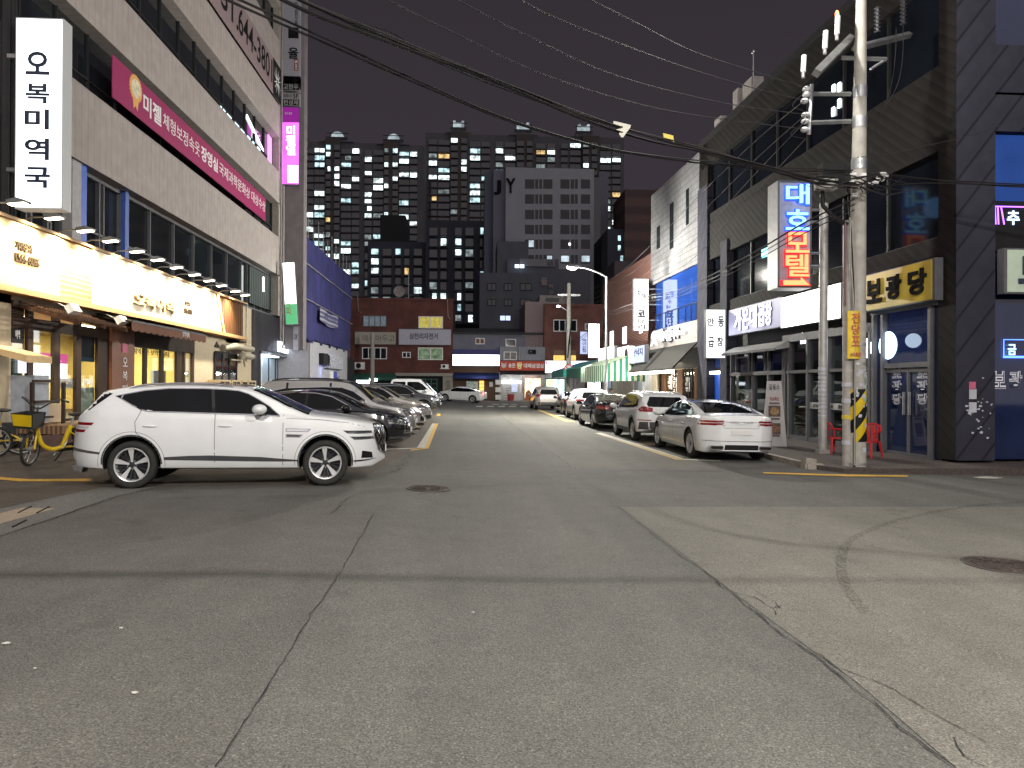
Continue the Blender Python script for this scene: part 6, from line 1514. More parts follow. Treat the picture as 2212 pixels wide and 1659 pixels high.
# ---- white brick building beyond with blue upper window
WB = thing('white_brick_building', 'pale tiled two storey building with slit windows and a dark cloth awning', 'building', FR.at(0, 0, 0))
a, b_ = ru(1405), ru(1509)
ptile = brickmat('pale_block_tiles', (.17, .17, .18), (.15, .15, .16), (.08, .08, .08), .8)
z3 = FR.z(1508, 568); zsg = FR.z(1508, 690)
MB().box(a, b_, 0, 12, z3, FR.z(1508, 330)).obj('wall', ptile, WB); MB().box(a, b_, .3, 12, 0, z3).obj('wall', M['dark'], WB)
for x0, y0, x1, y1 in ((1426, 473, 1434, 565), (1418, 492, 1425, 540), (1446, 443, 1454, 540), (1481, 412, 1487, 488)):
    if x0 == 1426: continue
    MB().box(ru(x0), ru(x1), -.02, .06, FR.z(x0, y1), FR.z(x0, y0)).obj('slit_window', M['winglass'], WB)
MB().box(ru(1412), b_, .12, .16, zsg, z3).obj('blue_window', pm('blue_glass', (.01, .035, .17), .03, spec=.8, var=.2, scale=.4), WB)
q = MB(); zr = zsg + .9
for x in (1412, 1421, 1433, 1446, 1461, 1476, 1488, 1500): q.box(ru(x) - .015, ru(x) + .015, .08, .12, zsg, zr)
q.box(ru(1412), b_, .08, .12, zr - .03, zr); q.obj('railing', M['black'], WB)
zaw = FR.z(1508, 738)
MB().box(a, b_, -.02, .3, zaw - .2, zsg).obj('sign_band', M['concrete'], WB)
MB().add([(a, -.05, zaw), (b_, -.05, zaw), (b_, -1.3, FR.z(1508, 795)), (a, -1.3, FR.z(1508, 795)), (a, -.05, zaw - .06), (b_, -.05, zaw - .06), (b_, -1.3, FR.z(1508, 795) - .1), (a, -1.3, FR.z(1508, 795) - .1)], [(0, 1, 2, 3), (4, 5, 6, 7), (0, 3, 7, 4), (1, 2, 6, 5), (2, 3, 7, 6)]).obj('awning', pm('charcoal_cloth', (.014, .013, .012), .9, bump=.2), WB)
zl_ = FR.z(1508, 795)
MB().box(a, b_, -1.28, -1.2, zl_ - .22, zl_ - .1).obj('light_strip', em('warm_light_strip', (1, .93, .78), 22), WB)
arealamp('lamp_light', FR.M @ Vector(((a + b_) / 2, -.9, zl_ - .25)), (0, 0, 0), 5, .5, 260, (1, .9, .72))
gq = FR.gz(ru(1450)) + .1
MB().box(a, b_, 2.6, 2.7, 0, 3.2).obj('back_wall', pm('warm_cream_wall', (.7, .55, .35), .7, var=.3, scale=2), WB); MB().box(a, b_, .3, 2.6, zl_, zl_ + .05).obj('ceiling', M['cream'], WB)
for x0, x1, m_ in ((1408, 1420, M['cream']), (1430, 1438, M['wood']), (1463, 1475, M['wood']), (1500, 1508, M['wood'])): MB().box(ru(x0), ru(x1), -.02, .12, gq, zl_).obj('pillar', m_, WB)
for x0, x1 in ((1420, 1430), (1438, 1463), (1475, 1500)): MB().box(ru(x0), ru(x1), .04, .06, gq, zl_).obj('window_pane', M['clear'], WB)
q = MB()
for x in (1424, 1444, 1452, 1458, 1480, 1487, 1494): q.box(ru(x) - .03, ru(x) + .03, .0, .08, gq, zl_)
q.box(ru(1420), ru(1500), .0, .08, 1.1, 1.16); q.obj('frame', M['wooddark'], WB)
for x0, x1, z0, z1 in ((1442, 1452, 1.6, 2.3), (1454, 1462, 1.3, 2.2), (1480, 1490, 1.5, 2.2)): text('lettering', '황태찜' if x0 != 1454 else '코다리', ru(x0), ru(x1), z0, z1, .02, M['wletter'], WB, vertical=True)
arealamp('lamp_light', FR.M @ Vector(((a + b_) / 2, 1.4, 3.0)), (0, 0, 0), 4, 1.5, 150, (1, .85, .6))
# glowing letters of that shop
t = thing('letter_sign', 'white glowing channel letters with a fish emblem above the dark awning', 'sign', FR.at(0, 0, 0))
gl = em('glow_letters', (1, 1, 1), 1.6); nb = pm('dark_blue_backs', (.02, .02, .06), .5)
def lz(px, y): return FR.z(px, y, -.1)
for ch, x0, x1, ya, yb in (('해', 1427, 1436, 712, 738), ('수', 1436, 1442, 716, 736), ('네', 1442, 1446, 714, 733), ('코', 1447, 1455, 712, 736), ('다', 1456, 1464, 712, 731), ('리', 1464, 1470, 709, 730)):
    text('lettering_back', ch, ru(x0) + .03, ru(x1) + .08, lz(x0, yb) - .05, lz(x0, ya) + .02, -.06, nb, t, ext=.05, bold=.06); text('lettering', ch, ru(x0), ru(x1) + .02, lz(x0, yb), lz(x0, ya), -.14, gl, t, ext=.04, bold=.02)
text('lettering', '전문점', ru(1472), ru(1485), lz(1478, 722), lz(1478, 712), -.14, gl, t, ext=.03, bold=.02)
q = MB(); fx, fz = ru(1417), (lz(1417, 745) + lz(1417, 717)) / 2; hF = (lz(1417, 717) - lz(1417, 745)) / 2; wF = abs(ru(1423) - ru(1411)) / 2
for sgn in (1, -1): q.tube([(fx - wF * sgn, -.12, fz - hF), (fx - wF * .1 * sgn, -.12, fz - hF * .2), (fx + wF * .8 * sgn, -.12, fz + hF * .3), (fx + wF * .4 * sgn, -.12, fz + hF * .9), (fx, -.12, fz + hF)], .06, 6)
q.obj('fish_emblem', gl, t)
# the tall white vertical sign of that shop
fy = (FR.M @ Vector((ru(1405), 0, 0))).y - .6
t, W_, H_ = fsign('vertical_sign', 'tall white lit vertical sign with Korean letters at the pale building corner', 1369, 602, 1401, 715, fy, em('white_face_c', (1, 1, 1), 1.3), depth=.3)
for ch, x0, x1, z0, z1, bd in (('황', .22, .5, .66, .78, 0), ('해', .5, .8, .62, .72, 0), ('수', .38, .66, .53, .61, 0), ('네', .5, .75, .43, .5, 0), ('코', .25, .78, .26, .40, .03), ('다', .3, .72, .14, .24, .01), ('리', .3, .76, .03, .13, .01)): text('lettering', ch, W_ * x0, W_ * x1, H_ * z0, H_ * z1, -.008, lt, t, bold=bd + .02)
lamp('lamp_light', (W_ + .8, -.3, H_ * .5), 35, (.8, .88, 1), .3, parent=t)
for z in (.2, .5, .8): MB().box(W_, W_ + .6, .1, .16, H_ * z, H_ * z + .06).obj('bracket', M['steel'], t)
# ================================================================ end of the street and everything behind it
YB = 76.0; fB = FF(YB)
BX = lambda x: 718.9 + .2 * x
BY = lambda y: 580.65 + .2 * y
CX = lambda x: 1050.7 + .2 * x
def bxz(f, x0, y0, x1, y1):
    X0, Z1 = f.hit(x0, y0); X1, Z0 = f.hit(x1, y1); return X0, X1, Z0, Z1
redbrick = brickmat('dark_red_brick', (.15, .045, .035), (.11, .035, .03), (.06, .04, .035), 4.5)
curt = em('curtain_lit', (.65, .55, .12), .55, .4, 6); pane_d = M['winglass']
def slwin(parent, f, x0, y0, x1, y1, y, pm_, n=2, fm=None, name='window', fw=.09):
    X0, X1, Z0, Z1 = bxz(f, x0, y0, x1, y1)
    w_ = MB().box(X0 + fw * .5, X1 - fw * .5, y - .02, y + .02, Z0 + fw * .5, Z1 - fw * .5).obj(name, pm_, parent)
    q = MB(); q.box(X0, X1, y - .08, y - .02, Z0, Z0 + fw); q.box(X0, X1, y - .08, y - .02, Z1 - fw, Z1)
    for i in range(n + 1): x = X0 + (X1 - X0 - fw) * i / n; q.box(x, x + fw, y - .08, y - .02, Z0 + fw, Z1 - fw)
    q.obj('frame', fm or M['white'], w_)
    return w_
gB = gz(0, YB)
# red brick building left
X0, X1, _, ZT = bxz(fB, BX(190), BY(322), BX(1293), BY(1400))
A = thing('brick_building', 'red brick two storey building with the bicycle shop sign at the end of the street', 'building', fB.M)
MB().box(X0, X1, 0, 12, fB.z(900, BY(1130)), ZT).obj('wall', redbrick, A); MB().box(X0, X1, .6, 12, gB - .2, fB.z(900, BY(1130))).obj('lower_wall', M['dark'], A)
MB().box(X0 - .1, X1 + .1, -.1, .3, ZT - .12, ZT + .1).obj('coping', redbrick, A)
slwin(A, fB, BX(325), BY(503), BX(582), BY(628), 0, em('grey_curtain_lit', (.3, .36, .42), .25, .3, 4), 4, M['alu']); slwin(A, fB, BX(925), BY(513), BX(1190), BY(645), 0, curt, 2)
slwin(A, fB, BX(318), BY(848), BX(585), BY(977), 0, pane_d, 4); slwin(A, fB, BX(750), BY(897), BX(842), BY(963), 0, pane_d, 2); slwin(A, fB, BX(920), BY(850), BX(1190), BY(986), 0, em('green_lit_pane', (.25, .36, .22), .35, .6, 3), 2)
for nm, lab, r_, col, s1, bx, lm in (('wall_sign', 'beige unlit sign with handwritten outline letters on the red brick building', (240, 680, 685, 822), (.34, .32, .27), '아시아두고', (325, 715, 670, 790), pm('outline_dark', (.10, .10, .09), .6)),
                 ('wall_sign', 'pale grey sign with dark blue Korean letters on the red brick building', (713, 650, 1280, 828), (.42, .42, .50), '삼천리자전거', (830, 695, 1135, 765), pm('navy_letters2', (.015, .02, .07), .5))):
    a, b_, c_, d_ = bxz(fB, BX(r_[0]), BY(r_[1]), BX(r_[2]), BY(r_[3])); t = thing(nm, lab, 'sign', fB.at(a, 0, c_))
    MB().box(0, b_ - a, -.28, -.01, 0, d_ - c_).obj('case', M['alu'], t); MB().box(.04, b_ - a - .04, -.30, -.28, .04, d_ - c_ - .04).obj('face', pm('sign_face', col, .6, var=.08), t)
    e_, f_, g_, h_ = bxz(fB, BX(bx[0]), BY(bx[1]), BX(bx[2]), BY(bx[3])); text('lettering', s1, e_ - a, f_ - a, g_ - c_, h_ - c_, -.31, lm, t, bold=.02 if 'blue' in lab else .0)
def condenser(f, x0, y0, x1, y1, lab, d=-.5, grp='air conditioner units on the end walls'):
    a, b_, c_, d_ = bxz(f, x0, y0, x1, y1); t = thing('air_conditioner_unit', lab, 'air conditioner', f.at(a, d, c_), grp); W_, H_ = b_ - a, d_ - c_
    MB().box(0, W_, 0, .35, 0, H_).obj('housing', M['white'], t); MB().lathe([(0, -.01), (H_ * .36, -.01), (H_ * .38, .01)], 20, 'y', (W_ * .38, 0, H_ / 2)).obj('fan_grille', M['dark'], t); MB().box(-.1, W_ + .1, -.0, .5, -.06, -.01).obj('bracket', M['steel'], t)
condenser(fB, BX(245), BY(1010), BX(350), BY(1085), 'white air conditioner unit below the left brick windows'); condenser(fB, BX(1170), BY(1033), BX(1252), BY(1078), 'white air conditioner unit beside the glowing white sign')
a, b_, c_, d_ = bxz(fB, BX(205), BY(1128), BX(690), BY(1205)); q = thing('awning', 'dark green awning at the foot of the red brick building', 'awning', fB.at(a, 0, c_)); MB().prism([(0, d_ - c_), (-1.2, .3), (-1.2, 0), (0, .2)], 0, b_ - a, 'x').obj('canopy', pm('dark_green_canvas', (.02, .10, .07), .8), q)
a, b_, c_, d_ = bxz(fB, BX(248), BY(1185), BX(390), BY(1240)); MB().box(a, b_, .3, .4, c_, d_).obj('lit_opening', em('lit_shop_window', (.85, .9, 1), 4), A)
a, b_, c_, d_ = bxz(fB, BX(415), BY(1188), BX(495), BY(1215)); MB().box(a, b_, -1.3, -1.2, c_, d_).obj('lit_lamp', em('shop_tube', (.9, .97, 1), 10), A)
q = MB(); a, b_, c_, d_ = bxz(fB, BX(680), BY(1125), BX(1295), BY(1160)); q.box(a, b_, -.5, .5, c_, d_); a2, b2, c2, d2 = bxz(fB, BX(1190), BY(1150), BX(1295), BY(1400)); q.box(a2, b2, -.4, .5, gB, c_); q.obj('lintel_and_pillar', pm('pale_plaster', (.30, .29, .25), .8, var=.15), A)
for k, tx in enumerate(('삼천리', '스쿠터', '전문점')): zc = fB.z(900, BY(1225 + k * 40)); text('lettering', tx, a2 + .3, b2 - .3, zc - .2, zc + .2, -.41, M['letter'], A)
a, b_, c_, d_ = bxz(fB, BX(935), BY(1185), BX(1120), BY(1390)); q = MB(); 
for i in range(5): q.box(a, b_, .2, .3, c_ + (d_ - c_) * i / 4.2, c_ + (d_ - c_) * i / 4.2 + .06)
for i in range(4): x = a + (b_ - a) * i / 3; q.box(x, x + .06, .2, .3, c_, d_)
q.obj('green_rack', pm('green_frame', (.05, .25, .18), .6), A)
# roof clutter: aerial, dish, hanging pipes
q = thing('roof_aerial', 'thin television aerial standing on the red brick roof', 'aerial', fB.at(fB.u(BX(785)), 3, ZT)); zt = FF(YB + 3).z(BX(785), BY(40)) - ZT
MB().tube([(0, 0, 0), (0, 0, zt)], .05, 6).tube([(-.9, 0, zt * .25), (1.2, 0, zt * .25)], .02, 6).tube([(-.3, 0, zt * .6), (.3, 0, zt * .6)], .02, 6).obj('mast', M['steel'], q)
q = thing('satellite_dish', 'pale satellite dish on the red brick roof', 'dish', fB.at(fB.u(BX(692)), 2, ZT)); MB().lathe([(0, .2), (.35, .12), (.6, 0), (.62, -.02), (.35, .08), (0, .15)], 20, 'y', (0, 0, 1.1)).tube([(0, .1, 0), (0, .1, 1.1)], .04, 6).obj('dish', M['concrete'], q)
for x, ya, yb in ((265, 300, 480), (1232, 320, 540)):
    x_ = fB.u(BX(x)); MB().tube([(x_, -.1, fB.z(900, BY(ya))), (x_ + .05, -.15, fB.z(900, BY((ya + yb) / 2))), (x_ + .1, -.15, fB.z(900, BY(yb - 20))), (x_ + .35, -.15, fB.z(900, BY(yb)))], .05, 6).obj('hanging_pipe', M['concrete'], A)
# pole in front
pp_ = AT(BX(425), 870, 70); gp = gz(pp_.x, pp_.y); zt = AT(BX(425), BY(690), 70).z
q = thing('utility_pole', 'slim utility pole in front of the red brick building', 'utility pole', Matrix.Translation((pp_.x, pp_.y, gp))); MB().tube([(0, 0, 0), (0, 0, zt - gp)], [.24, .18], 12).obj('shaft', pc, q, smooth=True)
# grey building in the middle
fC = FF(YB + .5)
A = thing('grey_building', 'low grey house front with blue tiled canopy and glowing white sign', 'building', fC.M)
gw_ = pm('blue_grey_plaster', (.17, .175, .22), .85, var=.12, scale=1.5)
a, b_, c_, d_ = bxz(fC, BX(1296), BY(685), BX(1800), BY(1440)); a9, b9, c9, d9 = bxz(fC, CX(140), BY(685), CX(600), BY(1430))
MB().box(a, b9, .1, 9, fC.z(1000, BY(1060)), d_).obj('wall', gw_, A)
MB().add([(a - .2, -.3, d_), (b9 + .2, -.3, d_), (b9 + .2, 5, fC.z(1000, BY(600))), (a - .2, 5, fC.z(1000, BY(600))), (a - .2, -.3, d_ - .2), (b9 + .2, -.3, d_ - .2)], [(0, 1, 2, 3), (0, 1, 5, 4)]).obj('roof', pm('dark_roof', (.03, .03, .035), .8), A)
slwin(A, fC, BX(1540), BY(747), BX(1640), BY(815), .1, em('brownish_pane', (.3, .15, .1), .12), 2); slwin(A, fC, CX(205), BY(757), CX(320), BY(840), .1, pane_d, 1)
a2, b2, c2, d2 = bxz(fC, BX(1800), BY(848), CX(620), BY(995)); MB().box(a2, b2, -1.2, .1, c2, d2).obj('annex', pm('pale_grey_plaster', (.25, .26, .30), .8, var=.1), A)
slwin(A, fC, BX(1840), BY(900), BX(1980), BY(990), -1.2, M['concrete'], 2); slwin(A, fC, BX(2102), BY(880), BX(2185), BY(928), -1.2, pane_d, 2, M['black'])
x_ = fC.u(BX(1998)); MB().tube([(x_, -1.35, c2), (x_, -1.35, d2)], .1, 8).obj('flue_pipe', M['steel'], A)
MB().box(a, b_, -.6, .1, fC.z(1000, BY(927)), fC.z(1000, BY(872))).obj('blue_fascia', pm('blue_fascia', (.03, .03, .16), .6), A)
a3, b3, c3, d3 = bxz(fC, BX(1293), BY(927), BX(1799), BY(1053)); t = thing('lit_sign', 'blank glowing white sign under the blue fascia at the end of the street', 'sign', fC.at(a3, 0, c3)); MB().box(0, b3 - a3, -.9, -.02, 0, d3 - c3).obj('case', M['alu'], t); MB().box(.04, b3 - a3 - .04, -.93, -.9, .04, d3 - c3 - .04).obj('face', em('white_sign_d', (.85, .88, 1), 4), t)
MB().box(a, b_, .0, .1, gB - .2, fC.z(1000, BY(1060))).obj('wooden_front', pm('brown_front', (.09, .055, .035), .8, var=.25), A)
bt = wavemat('blue_roof_tiles', (.03, .05, .20), (.01, .015, .06), 2.2, 'X', sharp=.3)
MB().prism([(.0, fC.z(1000, BY(1120))), (-1.4, fC.z(1000, BY(1165))), (-1.4, fC.z(1000, BY(1190))), (0, fC.z(1000, BY(1185)))], a + .2, b_ - .1, 'x').obj('tiled_canopy', bt, A)
a4, b4, c4, d4 = bxz(fC, BX(1578), BY(1208), BX(1640), BY(1425)); MB().box(a4, b4, -.12, -.02, gB, d4).obj('lit_door', em('orange_lit_door', (1, .5, .12), 1.6), A)
q = MB()
for i in range(7): z = gB + (d4 - gB) * i / 6; q.box(a4, b4, -.16, -.12, z - .02, z + .02)
q.box(a4, a4 + .06, -.16, -.12, gB, d4); q.box(b4 - .08, b4, -.16, -.12, gB, d4); q.obj('door_lattice', M['wooddark'], A)
a4, b4, c4, d4 = bxz(fC, BX(1445), BY(1215), BX(1570), BY(1330)); MB().box(a4, b4, -.05, .0, c4, d4).obj('notice_window', em('notice_window', (.3, .35, .3), .5, .6, 5), A)
lamp('lamp_light', (fC.u(BX(1600)), -2.2, 2.9), 60, (1, .9, .8), .1, parent=A)
a4, b4, c4, d4 = bxz(fC, BX(1690), BY(1222), BX(1728), BY(1272)); MB().box(a4, b4, -.05, .0, c4, d4).obj('notice', M['white'], A)
# pork restaurant front
fD = FF(YB)
a, b_, c_, d_ = bxz(fD, CX(143), BY(1000), CX(625), BY(1430))
P = thing('restaurant', 'small restaurant front with steel shelves under the red pork sign', 'shopfront', fD.M)
MB().box(a, b_, .8, .9, gB - .1, fD.z(1100, BY(1105))).obj('back_wall', pm('pale_back', (.5, .48, .45), .8, var=.3, scale=2), P)
zl_ = fD.z(1100, BY(1105)); MB().prism([(0, zl_ + .1), (-1.3, zl_ - .25), (-1.3, zl_ - .4), (0, zl_ - .2)], a, b_, 'x').obj('eave', M['dark'], P)
for x in (145, 390, 405, 600, 620): x_ = fD.u(CX(x)); MB().box(x_ - .08, x_ + .08, -.1, .2, gB, zl_).obj('post', M['concrete'], P)
for x0, y0, x1, y1, m_ in ((165, 1205, 385, 1240, em('cool_lit_sheet', (.9, .95, 1), 3)), (275, 1195, 340, 1330, em('lit_poster2', (.6, .65, .85), .8, .3, 8)), (420, 1180, 590, 1400, em('warm_room', (1, .78, .5), 1.6, .5, 2)), (490, 1200, 570, 1290, em('menu_sheets', (.95, .95, 1), 1.5, .5, 14))):
    e_, f_, g_, h_ = bxz(fD, CX(x0), BY(y0), CX(x1), BY(y1)); MB().box(e_, f_, .5 if x0 != 490 else .4, .55 if x0 != 490 else .45, max(g_, gB), h_).obj('lit_panel', m_, P)
lamp('lamp_light', (fD.u(CX(480)), -.6, 2.9), 90, (1, .9, .75), .1, parent=P); lamp('lamp_light', (fD.u(CX(260)), -.6, 2.9), 50, (.9, .95, 1), .1, parent=P)
for k, (x0, y0, x1, y1) in enumerate(((178, 1272, 255, 1385), (290, 1340, 390, 1425))):
    e_, f_, g_, h_ = bxz(fD, CX(x0), BY(y0), CX(x1), BY(y1)); q = thing('shelf_rack', ['tall pale rack of trays by the pork restaurant door', 'low covered rack of trays by the pork restaurant door'][k], 'rack', fD.at(e_, -1.2, gB), 'racks outside the pork restaurant'); b = MB()
    for i in range(6): b.box(0, f_ - e_, 0, .5, .1 + (h_ - gB - .2) * i / 5, .1 + (h_ - gB - .2) * i / 5 + .09)
    b.obj('tray_stack', M['white'], q)
    MB().box(0, .04, 0, .5, 0, h_ - gB).box(f_ - e_ - .04, f_ - e_, 0, .5, 0, h_ - gB).obj('uprights', M['steel'], q)
e_, f_, g_, h_ = bxz(fD, CX(228), BY(1385), CX(278), BY(1430)); q = MB().lathe([(0, 0), (.3, 0), (.36, .7), (.3, .7)], 16, 'z').obj('plastic_bucket', pm('red_plastic', (.35, .04, .03), .5), None, fD.at((e_ + f_) / 2, -1.6, gB)); tag(q, 'dark red plastic tub between the two tray racks', 'tub')
e_, f_, g_, h_ = bxz(fD, CX(405), BY(1330), CX(450), BY(1430)); q = MB().prism([(0, 0), (.7, 0), (.75, .7), (.45, 1.15), (.1, .9)], 0, .5, 'y').obj('covered_heap', pm('orange_sheet', (.55, .16, .07), .7), None, fD.at(e_, -1.6, gB)); tag(q, 'orange sheeted heap at the pork restaurant doorway', 'heap')
e_, f_, g_, h_ = bxz(fD, BX(1755), BY(1255), BX(1810), BY(1425)); q = thing('standing_rack', 'pale standing rack at the corner of the brown wooden front', 'rack', fD.at(e_, -.8, gB)); b = MB()
for z in (.1, .9, 1.7): b.box(0, f_ - e_, 0, .4, z, z + .5)
b.obj('boxes', M['white'], q)
a3, b3, c3, d3 = bxz(fD, CX(143), BY(993), CX(627), BY(1103)); t = thing('wall_sign', 'red sign with white Korean letters and a small pig emblem', 'sign', fD.at(a3, 0, c3)); W_, H_ = b3 - a3, d3 - c3
MB().box(0, W_, -.3, -.01, 0, H_).obj('case', M['alu'], t); MB().box(.03, W_ - .03, -.32, -.3, .03, H_ - .03).obj('face', em('red_face', (.5, .07, .04), .35), t)
wl2 = em('white_letter_lit', (.8, .8, .78), .4)
text('lettering', '송돈', W_ * .19, W_ * .35, H_ * .3, H_ * .75, -.33, wl2, t, bold=.02); text('lettering', '왕', W_ * .375, W_ * .50, H_ * .18, H_ * .85, -.33, em('yellow_letter', (.85, .8, .35), .45), t, bold=.03); text('lettering', '대패삼겹살', W_ * .53, W_ * .985, H_ * .28, H_ * .74, -.33, wl2, t, bold=.02)
q = MB(); cx, cz, r = W_ * .09, H_ * .5, H_ * .26
q.prism(ell(cx, cz, r, r * .9), -.34, -.32, 'y'); q.prism([(cx - r * .9, cz + r * .5), (cx - r * 1.1, cz + r * 1.3), (cx - r * .3, cz + r * .8)], -.34, -.32, 'y'); q.prism([(cx + r * .9, cz + r * .5), (cx + r * 1.1, cz + r * 1.3), (cx + r * .3, cz + r * .8)], -.34, -.32, 'y'); q.prism(ell(cx, cz - r * .1, r * .4, r * .28), -.36, -.34, 'y'); q.obj('pig_emblem', pm('pig_emblem', (.6, .55, .55), .6), t)
# brick building right of it with white sign
fE = FF(YB - .5)
A = thing('brick_building', 'red brick building at the right end with orange lit lower windows', 'building', fE.M)
a, b_, c_, d_ = bxz(fE, CX(627), BY(375), 1400, BY(1430))
MB().box(a, b_, 0, 10, fE.z(1200, BY(1130)), d_).obj('wall', brickmat('brick_mauve', (.20, .075, .06), (.15, .06, .05), (.10, .07, .06), 4.5), A); MB().box(a, b_, .6, 10, gB, fE.z(1200, BY(1130))).obj('lower_wall', M['concrete'], A)
MB().box(a - 2.0, a, 1.0, 10, 2, d_ + .3).obj('side_block', pm('mauve_plaster', (.24, .18, .19), .8, var=.15), A)
slwin(A, fE, CX(722), BY(548), CX(978), BY(680), 0, pane_d, 4); slwin(A, fE, CX(1062), BY(590), CX(1102), BY(660), 0, M['concrete'], 1)
ow = em('orange_lit_glass', (1, .62, .15), 1.0, .2, 3)
for x0, x1 in ((725, 782), (784, 842), (906, 965)): e_, f_, g_, h_ = bxz(fE, CX(x0), BY(880), CX(x1), BY(990)); MB().box(e_, f_, -.03, .02, g_, (g_ + h_) / 2).obj('lit_window', ow, A); MB().box(e_, f_, -.03, .02, (g_ + h_) / 2 + .03, h_).obj('upper_pane', pm('dim_orange_pane', (.2, .12, .05), .5), A)
e_, f_, g_, h_ = bxz(fE, CX(575), BY(285), CX(880), BY(372)); q = thing('roof_hut', 'dark glazed rooftop hut on the right brick building', 'roof hut', FF(YB + 4).at(0, 0, 0)); e_, f_, g_, h_ = bxz(FF(YB + 4), CX(575), BY(285), CX(880), BY(385)); MB().box(e_, f_, 0, 4, g_, h_).obj('wall', M['concrete'], q); MB().box(e_ + .7, f_ - 1, -.05, -.01, g_ + .3, h_ - .3).obj('window', M['winglass'], q)
a3, b3, c3, d3 = bxz(fE, CX(627), BY(992), CX(1120), BY(1130)); t = thing('lit_sign', 'glowing white sign with sparse grey letters behind the round traffic sign', 'sign', fE.at(a3, 0, c3)); W_, H_ = b3 - a3, d3 - c3
MB().box(0, W_, -.5, -.01, 0, H_).obj('case', M['alu'], t); MB().box(.03, W_ - .03, -.53, -.5, .03, H_ - .03).obj('face', em('white_sign_e', (1, .97, .98), 1.6), t)
text('lettering', '무', W_ * .70, W_ * .77, H_ * .38, H_ * .75, -.54, lt, t); text('lettering', '양', W_ * .82, W_ * .94, H_ * .38, H_ * .75, -.54, lt, t)
MB().box(.05, W_ * .06, -.545, -.54, H_ * .7, H_ * .95).obj('pink_mark', em('pink_mark', (1, .3, .5), 1.2), t)
for x0, y0, x1, y1, m_ in ((650, 1185, 845, 1400, em('cool_shop', (.6, .85, .8), 1.3, .5, 2.5)), (655, 1195, 735, 1265, em('yellow_shop', (.9, .9, .45), 1.2, .4, 5)), (640, 1180, 850, 1192, M['dark'])):
    e_, f_, g_, h_ = bxz(fE, CX(x0), BY(y0), CX(x1), BY(y1)); MB().box(e_, f_, .3 if y0 == 1185 else .2, .35 if y0 == 1185 else .25, max(g_, gB), h_).obj('shop_window', m_, A)
lamp('lamp_light', (fE.u(CX(760)), -1.2, 2.9), 80, (.85, .95, 1), .1, parent=A)
# ---- right side between the pale building and the end: brown ribbed brick house with shop signs
xR0, xR1 = ru(1300), ru(1404)
A = thing('ribbed_brick_house', 'brown house with horizontal brick ribs beside the tall white sign', 'building', FR.at(0, 0, 0))
rbm = wavemat('horizontal_brick_ribs', (.30, .15, .12), (.05, .03, .03), 3.2, 'Z', sharp=.25)
zB0, zT0 = 4.4, 9.6
MB().box(xR0, xR1, .1, 10, 3.4, zT0).obj('wall', rbm, A); MB().box(xR0, xR1, 1.4, 10, 0, 3.4).obj('lower_wall', M['concrete'], A)
for x0, y0, x1, y1, m_ in ((1316, 717, 1322, 750, M['ecool']), (1343, 708, 1350, 743, M['ecool']), (1379, 702, 1384, 720, M['ecool']), (1302, 690, 1309, 738, M['winglass'])): MB().box(ru(x0), ru(x1), .04, .1, FR.z(x0, y1), FR.z(x0, y0)).obj('window', m_, A)
def fsg(lab, x0, y0, x1, y1, m_, tx=None, lm=None, d=-.5, vertical=False, cs=.25, tb=(.15, .85, .2, .8)):
    X0, X1 = ru(x0, d), ru(x1, d); Z0, Z1 = (FR.z(x0, y1, d)), (FR.z(x0, y0, d)); t = thing('shop_sign', lab, 'sign', FR.at(X0, 0, Z0)); W_, H_ = X1 - X0, Z1 - Z0
    MB().box(0, W_, d, d + cs, 0, H_).obj('case', M['alu'], t); MB().box(.03, W_ - .03, d - .02, d, .03, H_ - .03).obj('face', m_, t)
    if tx: text('lettering', tx, W_ * tb[0], W_ * tb[1], H_ * tb[2], H_ * tb[3], d - .03, lm or M['letter'], t, bold=.01)
    return t
fsg('pale blue sign with dark Korean letters beside the striped awning', 1364, 750, 1392, 786, em('pale_blue_face', (.45, .52, .85), .7), '산낙지', tb=(.1, .9, .42, .85), d=-1.0)
fsg('white glowing sign with faint blue letters behind the condenser unit', 1330, 752, 1359, 784, em('white_face_f', (.95, 1, 1), 3), '오리', em('faint_blue', (.5, .6, .9), 1), tb=(.5, .9, .5, .85), d=-.9)
fsg('bright sign cluster just left of the street lamp pole', 1293, 754, 1326, 792, em('white_face_g', (1, 1, .97), 4), d=-1.2)
fsign('vertical_sign', 'tall blank glowing white sign at the right row of shops', 1271, 699, 1295, 773, YB - 14, em('white_face_h', (1, 1, 1), 4), depth=.4)
fy = YB - 9
t, W_, H_ = fsign('vertical_sign', 'blue rimmed vertical sign with dark letters left of the tall blank sign', 1253, 716, 1270, 765, fy, em('bluish_face', (.55, .62, .95), .9), depth=.3)
text('lettering', '먹이는집', W_ * .28, W_ * .82, H_ * .08, H_ * .68, -.01, nvy, t, vertical=True, bold=.02)
f = FR; uu = ru(1352, -1.2); q = thing('air_conditioner_unit', 'white air conditioner unit between two shop signs above the striped awning', 'air conditioner', FR.at(uu, -1.3, FR.z(1352, 786, -1.2)), 'air conditioner units on the end walls'); MB().box(0, 1.1, 0, .35, 0, 1.0).obj('housing', M['white'], q); MB().lathe([(0, -.01), (.36, -.01), (.38, .01)], 20, 'y', (.45, 0, .5)).obj('fan_grille', M['dark'], q)
arealamp('lamp_light', FR.M @ Vector(((xR0 + xR1) / 2, -.6, 3.2)), (0, 0, 0), 6, 1.0, 260, (.9, 1, .95))
lamp('lamp_light', tuple(FR.M @ Vector((ru(1300), -3.2, 6.0))), 70, (.92, .97, 1), .3)
